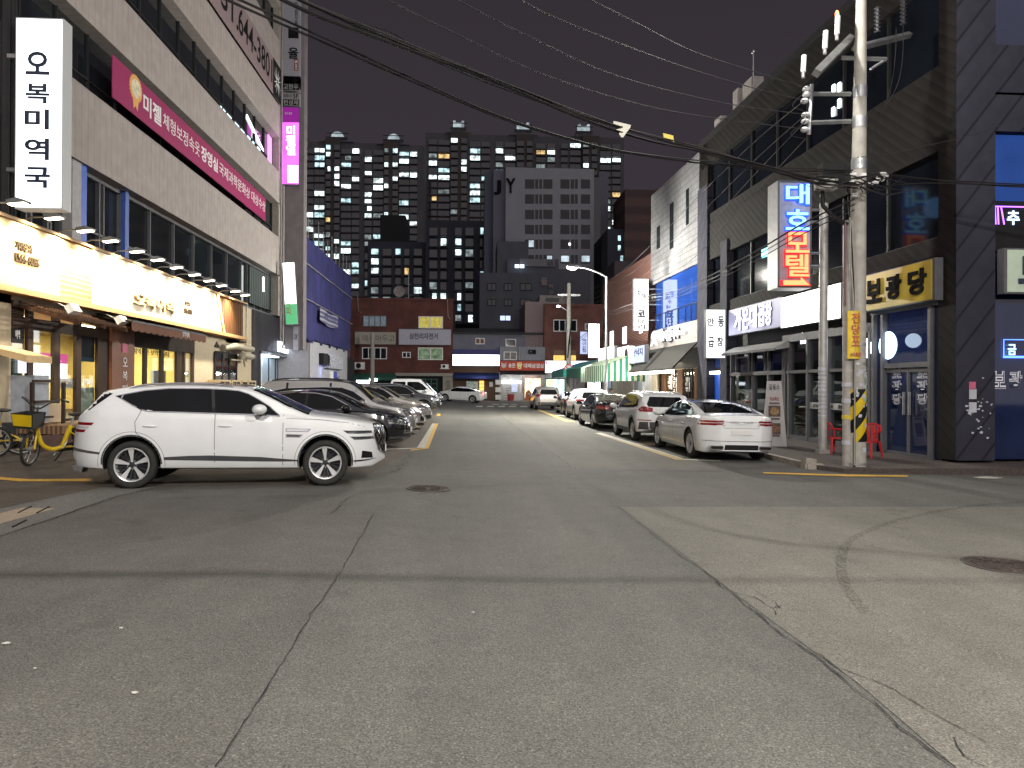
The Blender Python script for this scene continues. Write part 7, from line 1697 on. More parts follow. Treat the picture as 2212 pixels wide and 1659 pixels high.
# awnings
def awn(lab, x0, x1, dz, dd, m_, zt=3.5, drop=.5, val=None):
    a, b_ = ru(x0), ru(x1); q = thing('awning', lab, 'awning', FR.at(a, 0, 0), 'canvas awnings of the right row of shops'); W_ = b_ - a
    MB().add([(0, -.3, zt), (W_, -.3, zt), (W_, -dd, zt - dz), (0, -dd, zt - dz), (0, -.3, zt - .06), (W_, -.3, zt - .06), (W_, -dd, zt - dz - .06), (0, -dd, zt - dz - .06)], [(0, 1, 2, 3), (4, 7, 6, 5), (0, 4, 5, 1), (1, 5, 6, 2), (2, 6, 7, 3), (3, 7, 4, 0)]).obj('canopy', m_, q)
    pts = [(0, zt - dz)]; n = max(4, int(W_ / .4))
    for i in range(n):
        for k in range(4): pts.append((W_ * (i + k / 4) / n, zt - dz - drop - .07 * math.sin(math.pi * k / 4)))
    pts += [(W_, zt - dz - drop), (W_, zt - dz)]
    MB().prism(pts, -dd - .02, -dd, 'y').obj('valance', val or m_, q)
    e = MB()
    e.add([(W_, -.3, zt), (W_, -dd, zt - dz), (W_, -dd, zt - dz - drop), (W_, -.3, zt - dz - drop)], [(0, 1, 2, 3)]); e.obj('side_flap', gst2 if m_ is gst else (val or m_), q)
    MB().tube([(.1, -dd + .1, zt - dz - .05), (.1, -.3, zt - dz - 1.0)], .03, 6).tube([(W_ - .1, -dd + .1, zt - dz - .05), (W_ - .1, -.3, zt - dz - 1.0)], .03, 6).obj('arms', M['steel'], q)
    return q
gst = wavemat('green_white_stripes', (.62, .60, .45), (.03, .19, .12), .55, 'X', thr=.5, sharp=.02)
# side flap stripes run across y
gst2 = wavemat('green_white_stripes_b', (.62, .60, .45), (.03, .19, .12), .9, 'Y', thr=.5, sharp=.02)
awn('green and cream striped awning beside the charcoal cloth awning', 1338, 1404, .9, 2.7, gst, 3.9, .95, gst)
awn('plain green awning in the middle of the right row of shops', 1296, 1336, .8, 2.6, pm('green_canvas', (.03, .17, .12), .7), 3.8, .6)
awn('blue and green faded awning farthest along the right row of shops', 1262, 1294, .8, 2.8, pm('blue_canvas', (.03, .22, .42), .7), 3.8, .5, pm('teal_canvas', (.03, .35, .28), .7))
# things below the awnings
MB_ = thing('shop_interior_row', 'bright open shop interiors below the green awnings', 'shopfront', FR.at(0, 0, 0))
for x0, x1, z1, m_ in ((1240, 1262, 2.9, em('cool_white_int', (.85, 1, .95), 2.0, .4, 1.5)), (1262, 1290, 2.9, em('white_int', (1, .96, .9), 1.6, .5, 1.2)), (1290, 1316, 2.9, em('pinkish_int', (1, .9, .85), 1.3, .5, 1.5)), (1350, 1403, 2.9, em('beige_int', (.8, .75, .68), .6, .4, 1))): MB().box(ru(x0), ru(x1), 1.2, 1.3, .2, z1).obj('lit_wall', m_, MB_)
MB().box(ru(1326), ru(1349), -.9, -.8, .2, 2.6).obj('plastic_curtain', pm('blue_plastic_curtain', (.25, .30, .50), .3, var=.3, scale=3), MB_)
MB().box(ru(1350), ru(1400), -.9, -.84, .2, 2.6).obj('plastic_curtain', pm('clear_plastic_curtain', (.45, .42, .38), .3, var=.3, scale=3), MB_)
for x in (1262, 1270, 1289, 1326, 1350): MB().box(ru(x) - .08, ru(x) + .08, -.95, -.75, .1, 3.0).obj('post', M['wood'] if x in (1289,) else M['concrete'], MB_)
# round traffic sign on the far pole
pp_ = AT(1228, 850, 56); gp = gz(pp_.x, pp_.y); zt = AT(1228, 612, 56).z
q = thing('utility_pole', 'cable laden utility pole carrying the round traffic sign', 'utility pole', Matrix.Translation((pp_.x, pp_.y, gp))); MB().tube([(0, 0, 0), (0, 0, zt - gp)], [.22, .15], 12).obj('shaft', pc, q, smooth=True)
MB().box(-.9, .9, -.06, .06, zt - gp - 1.0, zt - gp - .85).obj('cross_arm', M['steel'], q)
for i in range(5): MB().tube([(-.1 + .05 * i, -.25, 4 + i * .5), (.05 * i, -.27, 5.5 + i * .4)], .05, 6).obj('cable', M['black'], q)
lz_ = AT(1204, 662, 56).z - gp; MB().tube([(0, 0, lz_ - .4), (-.7, -.1, lz_)], .03, 6).obj('lamp_arm', M['steel'], q); MB().ball((-.85, -.1, lz_), (.14, .1, .07)).obj('pole_lamp', em('far_lamp', (1, 1, .95), 25), q)
sp_ = AT(1228, 797.5, 55.5); t = thing('traffic_sign', 'round no right turn sign with red ring and slash', 'traffic sign', Matrix.Translation(sp_))
MB().lathe([(0, 0), (.36, 0), (.36, .02), (0, .02)], 32, 'y').obj('disc', pm('sign_white', (.65, .65, .65), .5), t)
rr_ = pm('sign_red', (.55, .04, .03), .5); MB().lathe([(.30, -.015), (.38, -.015), (.38, .03), (.30, .03)], 32, 'y').obj('ring', rr_, t)
MB().prism([(-.08, -.2), (-.02, -.2), (-.02, .02), (.08, .02), (.08, -.03), (.2, .06), (.08, .15), (.08, .09), (-.08, .09)], -.012, -.002, 'y').obj('arrow', M['letter'], t)
MB().prism([(-.27, .22), (-.22, .27), (.27, -.22), (.22, -.27)], -.022, -.014, 'y').obj('slash', rr_, t)
# seated and standing people below the awnings (mostly hidden by the cars)
def person(lab, x, y, seat=True, hat=False, rot=0):
    v = [(0, 0, .5), (0, .02, .75), (0, .02, 1.0), (0, .0, 1.16), (0, -.02, 1.3), (-.19, 0, 1.1), (-.25, -.06, .85), (-.12, -.25, .8), (.19, 0, 1.1), (.25, -.06, .85), (.12, -.25, .8), (-.1, -.05, .5), (-.13, -.42, .5), (-.13, -.45, .05), (-.13, -.6, .03), (.1, -.05, .5), (.13, -.42, .5), (.13, -.45, .05), (.13, -.6, .03)]
    r = [.16, .15, .17, .07, .07, .075, .055, .04, .075, .055, .04, .09, .075, .05, .035, .09, .075, .05, .035]
    e = [(0, 1), (1, 2), (2, 3), (3, 4), (2, 5), (5, 6), (6, 7), (2, 8), (8, 9), (9, 10), (0, 11), (11, 12), (12, 13), (13, 14), (0, 15), (15, 16), (16, 17), (17, 18)]
    me = bpy.data.meshes.new('body'); me.from_pydata(v, e, []); o = bpy.data.objects.new('body', me); C.objects.link(o)
    md = o.modifiers.new('s', 'SKIN'); 
    for i, sv in enumerate(o.data.skin_vertices[0].data): sv.radius = (r[i], r[i]); sv.use_root = i == 0
    o.modifiers.new('u', 'SUBSURF').levels = 2; bpy.context.view_layer.update()
    nm = bpy.data.meshes.new_from_object(o.evaluated_get(bpy.context.evaluated_depsgraph_get())); bpy.data.objects.remove(o); nm.materials.append(pm('dark_coat', (.02, .02, .025), .9)); nm.polygons.foreach_set('use_smooth', [True] * len(nm.polygons))
    t = thing('person', lab, 'person', Matrix.Translation((x, y, gz(x, y) + .1)) @ Matrix.Rotation(rot, 4, 'Z'), None); link('body', nm, t)
    b = MB().ball((0, -.03, 1.42), (.085, .10, .12), 0, 14, 10); b.ball((0, -.13, 1.41), (.014, .02, .02)); b.ball((.085, -.02, 1.42), (.012, .02, .03)); b.ball((-.085, -.02, 1.42), (.012, .02, .03)); b.obj('head', pm('skin', (.35, .2, .14), .6), t, smooth=True, angle=60)
    MB().ball((0, -.005, 1.46), (.096, .108, .105), 0, 14, 8).obj('hair', pm('hair', (.01, .01, .01), .7), t, smooth=True)
    if hat: MB().lathe([(0, 1.60), (.09, 1.59), (.11, 1.52), (.19, 1.50), (.19, 1.49), (.1, 1.49)], 20, 'z').obj('hat', M['black'], t, smooth=True)
    q = thing('stool', 'dark stool under the ' + ('hatted' if hat else 'bare headed') + ' person below the awnings', 'stool', Matrix.Translation((x, y, gz(x, y) + .1))); MB().lathe([(0, .42), (.17, .42), (.17, .46), (0, .46)], 16, 'z').obj('seat', M['black'], q)
    for a in (0, 2.1, 4.2): MB().tube([(.05 * math.cos(a), .05 * math.sin(a), .42), (.16 * math.cos(a), .16 * math.sin(a), 0)], .012, 6).obj('leg', M['steel'], q)
pz = AT(1320, 846, 41); person('person in dark coat and hat sitting below the striped awning', pz.x, pz.y, hat=True, rot=.5)
pz = AT(1283, 838, 46); person('person with dark hair sitting below the green awning', pz.x, pz.y, rot=-.3)
# ---- tarpaulin covered building on the left
FT = Fr((-9.0, 0, 0), R(90)); tu = FT.u
A = thing('covered_building', 'building under blue construction tarpaulin with white hoarding at its foot', 'building', FT.at(0, 0, 0))
tarp = pm('blue_tarpaulin', (.027, .028, .125), .75, var=.35, scale=1.1, bump=.9, stretch=(1, 1, .4))
u0, u1 = tu(655), tu(757); zt = (FT.z(653, 504) + FT.z(757, 596)) / 2; zb_ = 4.3
b = MB(); nx, nz = 40, 16; vs = []
rn = random.Random(4)
for j in range(nz + 1):
    for i in range(nx + 1): vs.append((u0 + (u1 - u0) * i / nx, .12 * math.sin(i * 1.9 + j * .4) * .5 + rn.uniform(-.05, .05), zb_ + (zt - zb_) * j / nz + (rn.uniform(-.1, .1) if j == 0 else 0)))
b.add(vs, [(j * (nx + 1) + i, j * (nx + 1) + i + 1, (j + 1) * (nx + 1) + i + 1, (j + 1) * (nx + 1) + i) for j in range(nz) for i in range(nx)])
b.box(u0, u1, .25, 9, 3.0, zt - .1)
b.obj('tarpaulin', tarp, A, smooth=True)
yy = u0; b = MB(); vs = []
for j in range(9):
    for i in range(6): vs.append((yy - .03 + rn.uniform(-.04, .04), -.02 + 1.25 * i / 5, zb_ - .8 + (zt - zb_ + .8) * j / 8))
b.add(vs, [(j * 6 + i, j * 6 + i + 1, (j + 1) * 6 + i + 1, (j + 1) * 6 + i) for j in range(8) for i in range(5)]); b.obj('tarpaulin_end', tarp, A, smooth=True)
for z in (zb_ + 2.0, zb_ + 3.9): MB().tube([(u0, -.1, z + .1), (u1, -.1, z)], .03, 6).obj('rope', M['concrete'], A)
for k in range(12): x = u0 + (u1 - u0) * k / 11; MB().tube([(x, .1, zt - .2), (x, .1, zt + 1.6 - .3 * (k % 3))], .03, 6).obj('scaffold_pole', M['steel'], A)
hd = wavemat('white_hoarding', (.52, .52, .56), (.38, .38, .42), 1.6, 'X', sharp=.3)
q = MB(); n = 14
for i in range(n): a_ = u0 + (tu(739) - u0) * i / n; q.box(a_, a_ + (tu(739) - u0) / n - .02, -.35, -.3, .1, 4.0 - .07 * i * 0 + (.12 if i % 3 else 0))
q.obj('hoarding', hd, A); MB().box(u0 - .12, u0 - .06, -.3, 1.3, .1, 4.0).obj('hoarding_end', pm('grey_hoarding', (.34, .32, .33), .7, var=.1), A)
MB().box(tu(675), tu(686), -.62, -.36, 2.9, 3.55).obj('black_sign', M['black'], A); MB().box(tu(686), tu(720), -.6, -.36, 2.75, 3.6).obj('shop_board', pm('shop_board', (.35, .36, .42), .5, var=.7, scale=8), A)
text('lettering', 'R', tu(686.5), tu(691), 2.85, 3.5, -.61, M['letter'], A, bold=.03)
MB().box(tu(708), tu(715), -.38, -.355, 1.9, 2.6).obj('blue_notice', pm('blue_notice', (.04, .06, .4), .6), A); MB().box(tu(700), tu(707), -.38, -.355, 1.9, 2.6).obj('white_notice', M['white'], A)
text('lettering', 'CASS', tu(716), tu(722), .9, 2.3, -.36, M['letter'], A, vertical=True)
lamp('lamp_light', (tu(679), -.7, 2.5), 10, (.3, .4, 1), .1, parent=A)
zA, zB = FT.z(700, 700), FT.z(700, 672)
t = thing('cloth_banner', 'small pale banner with blue stripes hanging on the blue tarpaulin', 'banner', FT.at(tu(682), -.2, zA)); Wb = tu(721) - tu(682); 
b = MB(); n = 9
vs = [(Wb * i / n, -.03 - .05 * math.sin(i), (zB - zA) * j - .12 * math.sin(math.pi * i / n)) for j in (0, 1) for i in range(n + 1)]; b.add(vs, [(i, i + 1, n + 2 + i, n + 1 + i) for i in range(n)]); b.obj('cloth', wavemat('banner_cloth', (.38, .38, .42), (.12, .12, .25), 1.2, 'Z', sharp=.1), t)
text('lettering', '유치권', Wb * .1, Wb * .9, .25, (zB - zA) * .75, -.14, pm('blue_print', (.08, .08, .25), .6), t)
# dark gap, pipes between tarp and brick building
MB().box(tu(757), tu(790), 1, 8, 0, 4).obj('dark_shed', M['dark'], A)
# ================================================================ buildings far behind
dk = pm('night_concrete', (.105, .10, .11), .9, var=.15, scale=.2)
dk2 = pm('night_concrete_blue', (.045, .048, .068), .9, var=.15, scale=.2)
litm = [em('flat_lit_white', (.75, .9, .9), 1.6, .7, .9), em('flat_lit_cool', (.5, .75, .8), 1.1, .7, .9), em('flat_lit_dim', (.35, .42, .42), .45, .7, .9), em('flat_lit_warm', (.9, .6, .25), .8, .6, .9), em('flat_lit_bright', (.85, 1, .95), 2.4, .5, .9)]
dimw = pm('dark_flat_window', (.012, .013, .016), .08, spec=.9); mullm = pm('flat_mullion', (.16, .17, .17), .7)
def tower(name, label, Y, segs, ytop, ybot, rows, rnd, p=.28, crowns=(), depth=14, wall=dk, bandw=None):
    """segs: (px0, px1, top_py, wall material, [window (px0, px1)], recess)"""
    f = FF(Y); t = thing(name, label, 'apartment block' if 'apartment' in label else 'building', f.M); wins = []
    for (x0, x1, yt, wm, ws, rc) in segs:
        X0, X1 = f.u(x0), f.u(x1); Z1 = f.z((x0 + x1) / 2, yt); Z0 = f.z((x0 + x1) / 2, ybot)
        MB().box(X0, X1, rc, depth, Z0, Z1).obj('wall', wm, t)
        ya = yt + 12; n = rows; 
        for r_ in range(n):
            y0 = ya + (ybot - ya) * r_ / n; h_ = (ybot - ya) / n
            for (a, b_) in ws:
                wins.append((f.u(a), f.u(b_), f.z(a, y0 + h_ * .86), f.z(a, y0 + h_ * .18), rc))
            if rnd.random() < 1 and len(ws) and bandw: MB()
    lit = [w_ for w_ in wins if rnd.random() < p]; rnd.shuffle(lit); lit = lit[:92]; ls = set(lit)
    slab = MB(); dark = MB(); mull = MB()
    for w_ in wins:
        X0, X1, Z0, Z1, rc = w_
        slab.box(X0 - .15, X1 + .15, rc - .9, rc - .02, Z0 - .35, Z0 - .15)
        n = max(1, int((X1 - X0) / 1.4))
        for i in range(n + 1): x = X0 + (X1 - X0) * i / n; mull.box(x - .06, x + .06, rc - .25, rc - .18, Z0, Z1)
        if w_ not in ls: dark.box(X0, X1, rc - .16, rc - .02, Z0, Z1)
    o = dark.obj('unlit_window', dimw, t); o['kind'] = 'stuff'; slab.obj('balcony_slabs', wall, t)['kind'] = 'stuff'; mull.obj('mullion_bars', mullm, t)['kind'] = 'stuff'
    for w_ in lit:
        X0, X1, Z0, Z1, rc = w_; q = rnd.random(); m_ = litm[0] if q < .4 else litm[1] if q < .65 else litm[2] if q < .84 else litm[4] if q < .93 else litm[3]
        sh = rnd.random(); xa = X0 + (X1 - X0) * (.4 if sh < .15 else 0); zb__ = Z0 + (Z1 - Z0) * rnd.uniform(0, .3)
        MB().box(xa, X1, rc - .16, rc - .02, zb__, Z1).obj('lit_window', m_, t)
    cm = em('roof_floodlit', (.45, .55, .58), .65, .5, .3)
    for (x0, x1, y0, y1, st) in crowns:
        X0, X1, Z0, Z1 = bxz(f, x0, y0, x1, y1); xm = (X0 + X1) / 2; h_ = Z1 - Z0; w_ = X1 - X0
        q = MB(); q.prism([(X0 - w_ * .35, Z0), (X1 + w_ * .35, Z0), (xm, Z0 + h_ * .22)], 1, 1.4, 'y'); q.obj('roof_gable', wall, t)
        b = MB(); b.box(X0, X1, 2, 8, Z0, Z0 + h_ * .45); b.obj('plant_room', pm('pale_plant_room', (.28, .30, .32), .8), t)
        b = MB()
        for k in range(3): b.box(X0 - .1, X1 + .1, 1.7, 1.9, Z0 + h_ * (.25 + k * .09), Z0 + h_ * (.28 + k * .09))
        b.obj('louvres', M['dark'], t)
        if st == 'box':
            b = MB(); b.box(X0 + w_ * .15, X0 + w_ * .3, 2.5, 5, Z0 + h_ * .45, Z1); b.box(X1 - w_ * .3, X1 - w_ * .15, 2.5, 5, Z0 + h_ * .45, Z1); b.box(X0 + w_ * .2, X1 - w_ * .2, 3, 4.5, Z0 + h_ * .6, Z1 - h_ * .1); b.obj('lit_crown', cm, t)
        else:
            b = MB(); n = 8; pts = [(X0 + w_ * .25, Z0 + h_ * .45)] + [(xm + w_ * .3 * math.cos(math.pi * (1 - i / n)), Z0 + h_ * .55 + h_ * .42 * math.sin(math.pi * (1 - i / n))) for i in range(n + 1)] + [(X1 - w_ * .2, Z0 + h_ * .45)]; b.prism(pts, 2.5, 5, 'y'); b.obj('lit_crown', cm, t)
        MB().box(X0 - .2, X1 + .2, 2.3, 2.45, Z1 - h_ * .22, Z1 - h_ * .17).obj('crown_bar', M['dark'], t)
    return t
AX = lambda x: 553 + .25 * x
A2X = lambda x: 940.1 + .25 * x
rnd = random.Random(21)
tower('apartment_tower', 'tall apartment tower with two curved rooftop crowns behind the blue tarpaulin', 215, [
    (640, AX(583), 302, dk, [(AX(412), AX(478)), (AX(488), AX(575))], 1.5), (AX(583), AX(715), 298, pm('brown_night', (.08, .066, .062), .9), [(AX(595), AX(635)), (AX(668), AX(712))], 0),
    (AX(715), AX(880), 303, dk, [(AX(720), AX(805)), (AX(815), AX(876))], 1.5), (AX(880), AX(1090), 306, dk, [(AX(925), AX(985)), (AX(1000), AX(1085))], 1.5),
    (AX(1090), AX(1220), 306, pm('brown_night2', (.08, .066, .062), .9), [(AX(1100), AX(1135)), (AX(1172), AX(1215))], 0), (AX(1220), 912, 310, dk, [(AX(1225), AX(1308)), (AX(1318), AX(1380))], 1.5)],
    305, 640, 21, rnd, .40, [(AX(600), AX(780), 276, 304, 'arc'), (AX(1095), AX(1268), 281, 310, 'arc')])
tower('apartment_tower', 'wide apartment tower with three boxy rooftop crowns behind the white office block', 235, [
    (915, AX(1560), 283, dk, [(AX(1482), AX(1552))], 1.5), (AX(1560), AX(1672), 284, dk, [(AX(1565), AX(1662))], 1.5), (AX(1672), AX(1822), 284, pm('brown_night3', (.08, .066, .062), .9), [(AX(1675), AX(1732)), (AX(1765), AX(1812))], 0),
    (AX(1822), A2X(590), 288, dk, [(A2X(292), A2X(380)), (A2X(392), A2X(462)), (A2X(515), A2X(580))], 1.5), (A2X(590), A2X(692), 289, dk, [(A2X(594), A2X(686))], 1.5), (A2X(692), A2X(845), 290, pm('brown_night4', (.08, .066, .062), .9), [(A2X(698), A2X(756)), (A2X(785), A2X(830))], 0),
    (A2X(845), A2X(1265), 292, dk, [(A2X(868), A2X(945)), (A2X(965), A2X(1030)), (A2X(1085), A2X(1140)), (A2X(1162), A2X(1254))], 1.5), (A2X(1265), A2X(1412), 293, pm('brown_night5', (.08, .066, .062), .9), [(A2X(1270), A2X(1318)), (A2X(1345), A2X(1390))], 0),
    (A2X(1412), A2X(1632), 294, dk, [(A2X(1425), A2X(1515)), (A2X(1530), A2X(1600))], 1.5)],
    288, 620, 21, rnd, .26, [(A2X(133), A2X(268), 254, 285, 'box'), (A2X(688), A2X(840), 258, 290, 'box'), (A2X(1225), A2X(1368), 262, 293, 'box')])
tower('apartment_block', 'dark lower apartment block with a roof stair tower in front of the left tower', 150, [
    (AX(960), AX(1462), 522, dk2, [(AX(990), AX(1055)), (AX(1092), AX(1163)), (AX(1200), AX(1245)), (AX(1278), AX(1318)), (AX(1360), AX(1428))], 0), (AX(1060), AX(1280), 462, M['dark'], [], 1), (AX(920), AX(962), 530, dk2, [(AX(930), AX(955))], 1)],
    520, 700, 8, rnd, .34, depth=12, wall=dk2)
tower('apartment_block', 'dark wide apartment block left of the white office block', 146, [
    (918, 1056, 476, dk2, [(AX(1495), AX(1560)), (AX(1590), AX(1640)), (AX(1715), AX(1770)), (AX(1805), AX(1872)), (AX(1932), AX(1978))], 0)],
    476, 700, 9, rnd, .34, depth=12, wall=dk2)
# white office block with JY letters
YJ = 125; f = FF(YJ)
J = thing('office_block', 'pale office block with JY letters and rows of dark square windows', 'building', f.M)
jw = pm('pale_office_wall', (.31, .31, .35), .85, var=.06, scale=.5)
def jb(x0, x1, y0, y1, d0, d1, m_, nm='wall'): X0, X1, Z0, Z1 = bxz(f, x0, y0, x1, y1); return MB().box(X0, X1, d0, d1, Z0, Z1).obj(nm, m_, J)
jb(A2X(610), A2X(1367), 361, 720, 0, 12, jw); jb(A2X(505), A2X(610), 362, 720, 1.2, 12, pm('mid_office_wall', (.17, .17, .21), .85)); jb(A2X(430), A2X(505), 362, 720, 2.2, 12, pm('dark_office_wall', (.10, .11, .15), .85))
jb(A2X(1367), A2X(1432), 380, 720, .8, 12, M['winglass'], 'glass_strip'); jb(A2X(1432), A2X(1510), 363, 720, 2, 12, pm('side_office_wall', (.15, .15, .19), .85))
jwf = pm('office_window', (.012, .013, .016), .1); 
cols = [(777, 855), (865, 890), (900, 923), (935, 1013), (1083, 1160), (1172, 1200), (1208, 1232), (1260, 1338)]
rows_ = [(665, 745), (795, 875), (928, 1008), (1058, 1138), (1185, 1265), (1318, 1392), (1448, 1525)]
lits = {(4, 0): 'half', (5, 0): 'dimred', (5, 3): 'half', (5, 4): 'lit', (5, 7): 'lit', (4, 4): 'dot', (6, 4): 'dot'}
for ri, (ya, yb) in enumerate(rows_):
    for ci, (xa, xb_) in enumerate(cols):
        X0, X1, Z0, Z1 = bxz(f, A2X(xa), 221.2 + ya * .25, A2X(xb_), 221.2 + yb * .25)
        w_ = MB().box(X0, X1, -.06, -.01, Z0, Z1).obj('window', jwf, J)
        k = lits.get((ri, ci))
        if k in ('half', 'lit'): MB().box(X0 + (X1 - X0) * (.4 if k == 'half' else .06), X1 - (X1 - X0) * .06, -.1, -.06, Z0 + .3, Z1 - .15).obj('lit_pane', em('office_lit', (.6, .72, .8), .8, .3, 1), w_)
        if k == 'dot': MB().ball(((X0 + X1) / 2 + .8, -.1, (Z0 + Z1) / 2), .22).obj('lamp', em('office_lamp', (1, 1, 1), 4), w_)
for ch, xa, xb_ in (('J', 508, 572), ('Y', 612, 692)): X0, X1, Z0, Z1 = bxz(f, A2X(xa), 221.2 + 657 * .25, A2X(xb_), 221.2 + 783 * .25); text('lettering', ch, X0, X1, Z0, Z1, -.05 if ch == 'Y' else 1.15, M['letter'], J, bold=.03, ext=.2)
# mid ground grey house with roof sign and vertical name
f = FF(100); K = thing('grey_house', 'dark grey house block with six small windows in front of the office block', 'building', f.M)
kw = pm('dim_grey_wall', (.09, .094, .115), .9, var=.12, scale=.6)
for (x0, x1, y0, d) in ((A2X(385), A2X(1040), 221.2 + 1470 * .25, 0), (A2X(540), A2X(810), 221.2 + 1180 * .25, 1.5), (A2X(625), A2X(1070), 221.2 + 1340 * .25, .8)): X0, X1, Z0, Z1 = bxz(f, x0, y0, x1, 720); MB().box(X0, X1, d, 9, Z0, Z1).obj('wall', kw, K)
for x0, x1 in ((10, 105), (190, 278), (362, 488)):
    for y0, y1, lit_ in ((155, 238, 0), (325, 402, 0)): slwin(K, f, CX(x0), BY(y0), CX(x1), BY(y1), 0, M['winglass'], 2, M['dark'])
slwin(K, f, CX(142), BY(500), CX(265), BY(565), 0, em('blue_white_pane', (.55, .65, 1), 1.3), 2, M['dark']); slwin(K, f, CX(300), BY(-55), CX(415), BY(0), 0, em('white_blue_pane', (.7, .85, 1), 2.0), 2, M['dark'])
a, b_, c_, d_ = bxz(f, A2X(730), 221.2 + 1345 * .25, A2X(1035), 221.2 + 1413 * .25); MB().box(a, b_, .5, .75, c_, d_).obj('roof_sign', pm('dull_sign', (.17, .17, .19), .7), K); text('lettering', '010\n8486\n7899', b_ - (b_ - a) * .22, b_ - .2, c_ + .1, d_ - .1, .48, M['letter'], K)
for ch, x0, x1, y0, y1 in (('풀', 585, 660, 98, 180), ('하', 668, 722, 168, 215), ('우', 668, 722, 235, 285)): a, b_, c_, d_ = bxz(f, CX(x0), BY(y0), CX(x1), BY(y1)); text('lettering', ch, a, b_, c_, d_, -.1, pm('dull_pink_letters', (.22, .17, .17), .6), K, ext=.1, bold=.03)
a, b_, c_, d_ = bxz(f, CX(745), BY(-40), CX(1160), BY(700)); MB().box(a + .1, b_, 3.4, 9, c_, d_).obj('rear_wall', pm('rear_wall', (.10, .10, .12), .9), K)
# brown tower and dark blocks on the right
f = FF(118); K = thing('brown_tower', 'brown banded tower block right of the office block', 'building', f.M)
a, b_, c_, d_ = bxz(f, A2X(1640) , 221.2 + 750 * .25, 1470, 720); MB().box(a, b_, 0, 10, c_, d_ - 0).obj('wall', wavemat('banded_brown', (.17, .11, .10), (.11, .08, .08), .11, 'Z', sharp=.3), K)
a, b_, c_, d_ = bxz(f, A2X(1500), 221.2 + 1080 * .25, A2X(1640), 720); MB().box(a, b_, 1, 10, c_, d_).obj('low_wall', dk2, K)
for x, y in ((1590, 1140), (1590, 1225), (1610, 1315)): a, b_, c_, d_ = bxz(f, A2X(x), 221.2 + y * .25, A2X(x + 22), 221.2 + (y + 45) * .25); MB().box(a, b_, .9, .99, c_, d_).obj('lit_window', litm[1], K)
f = FF(84); K = thing('dark_house', 'dark block behind the ribbed brick house', 'building', f.M); a, b_, c_, d_ = bxz(f, A2X(1550), 221.2 + 1370 * .25, 1440, 760); MB().box(a, b_, 0, 8, c_, d_).obj('wall', pm('dim_mauve_wall', (.085, .07, .08), .9, var=.1, scale=.5), K)
# wooded hill / ground line behind everything
b = MB(); b.box(-260, 260, 330, 340, -2, 14); struct('far_hill', b, M['black'])
# ================================================================ cables
cabm = pm('black_cable', (.012, .011, .012), .6, var=.1, spec=.2); cabl = pm('grey_cable', (.03, .026, .028), .7, var=.1, spec=.15)
def cat(P, n=7):
    out = []
    for i in range(len(P) - 1):
        p0, p1, p2, p3 = P[max(i - 1, 0)], P[i], P[i + 1], P[min(i + 2, len(P) - 1)]
        for k in range(n):
            t = k / n; out.append(.5 * ((2 * p1) + (p2 - p0) * t + (2 * p0 - 5 * p1 + 4 * p2 - p3) * t * t + (3 * p1 - p0 - 3 * p2 + p3) * t ** 3))
    return out + [P[-1]]
def cable(lab, pts, r, m=cabm, grp='overhead cables', off=(0, 0, 0)):
    P = [AT(*p) + Vector(off) for p in pts]; P = cat(P); o = MB().tube(P, r, 6).obj('overhead_cable', m, smooth=True)
    if lab: tag(o, lab, 'cable', grp)
    return o
main = [(520, -60, 7.3), (650, 2, 8.0), (860, 92, 9.4), (1080, 180, 11), (1270, 253, 12.4), (1400, 293, 13.3), (1520, 325, 14.2), (1640, 358, 15.0), (1760, 386, 15.4), (1850, 398, 15.6)]
rn = random.Random(2)
bun = thing('cable_bundle', 'thick sagging bundle of black cables crossing the street from top left to the utility pole', 'cable bundle', Matrix())
for k in range(7):
    o_ = Vector((rn.uniform(-.06, .06), rn.uniform(-.06, .06), rn.uniform(-.09, .09))); P = cat([AT(x, y, d) + o_ * (.6 + .5 * math.sin(i * 1.7 + k)) for i, (x, y, d) in enumerate(main)])
    MB().tube(P, [.022, .016, .012, .010, .014, .009, .011][k], 6).obj('strand', [cabm, cabm, cabl, cabm, cabl, cabm, cabl][k], bun, smooth=True)
P = cat([AT(800, 55, 9), AT(850, 72, 9.4), AT(905, 108, 9.8), AT(950, 122, 10.1)]); MB().tube(P, .008, 6).obj('strand', cabm, bun)
b2c = [(400, -50, 6.6), (480, -5, 7), (700, 92, 8.8), (900, 180, 10.2), (1100, 262, 11.6), (1290, 318, 13), (1400, 338, 13.8), (1510, 352, 14.5), (1650, 366, 15.2), (1840, 372, 15.6)]
b2 = thing('cable_bundle', 'thin twin black cable sagging just below the thick bundle', 'cable bundle', Matrix())
for k, o_ in enumerate(((0, 0, 0), (.02, 0, .035))): MB().tube(cat([AT(*p) + Vector(o_) * (1 + .4 * math.sin(i)) for i, p in enumerate(b2c)]), .014, 6).obj('strand', cabm, b2, smooth=True)
for k, (pts, lab) in enumerate((([(1240, -20, 9), (1380, 52, 11), (1500, 112, 12.7), (1640, 158, 14.2), (1742, 190, 15.3)], 'topmost thin power line running to the pole rack'),
    ([(1100, -20, 8.5), (1200, 38, 10), (1450, 135, 12.8), (1620, 188, 14.4), (1738, 217, 15.3)], 'second thin power line from the top running to the pole rack'),
    ([(950, -20, 8), (1150, 82, 10), (1340, 166, 12.2), (1560, 222, 14.2), (1738, 247, 15.3)], 'third thin power line from the top running to the pole rack'),
    ([(800, -20, 7.5), (1000, 80, 9.5), (1200, 170, 11.5), (1450, 240, 13.6), (1738, 279, 15.3)], 'lowest thin power line running to the pole rack'))): cable(lab, pts, .008, cabl, 'thin power lines to the pole rack')
rk = [(215, 440, 598, 650), (248, 482, 613, 656), (262, 525, 628, 662), (300, 562, 641, 668)]
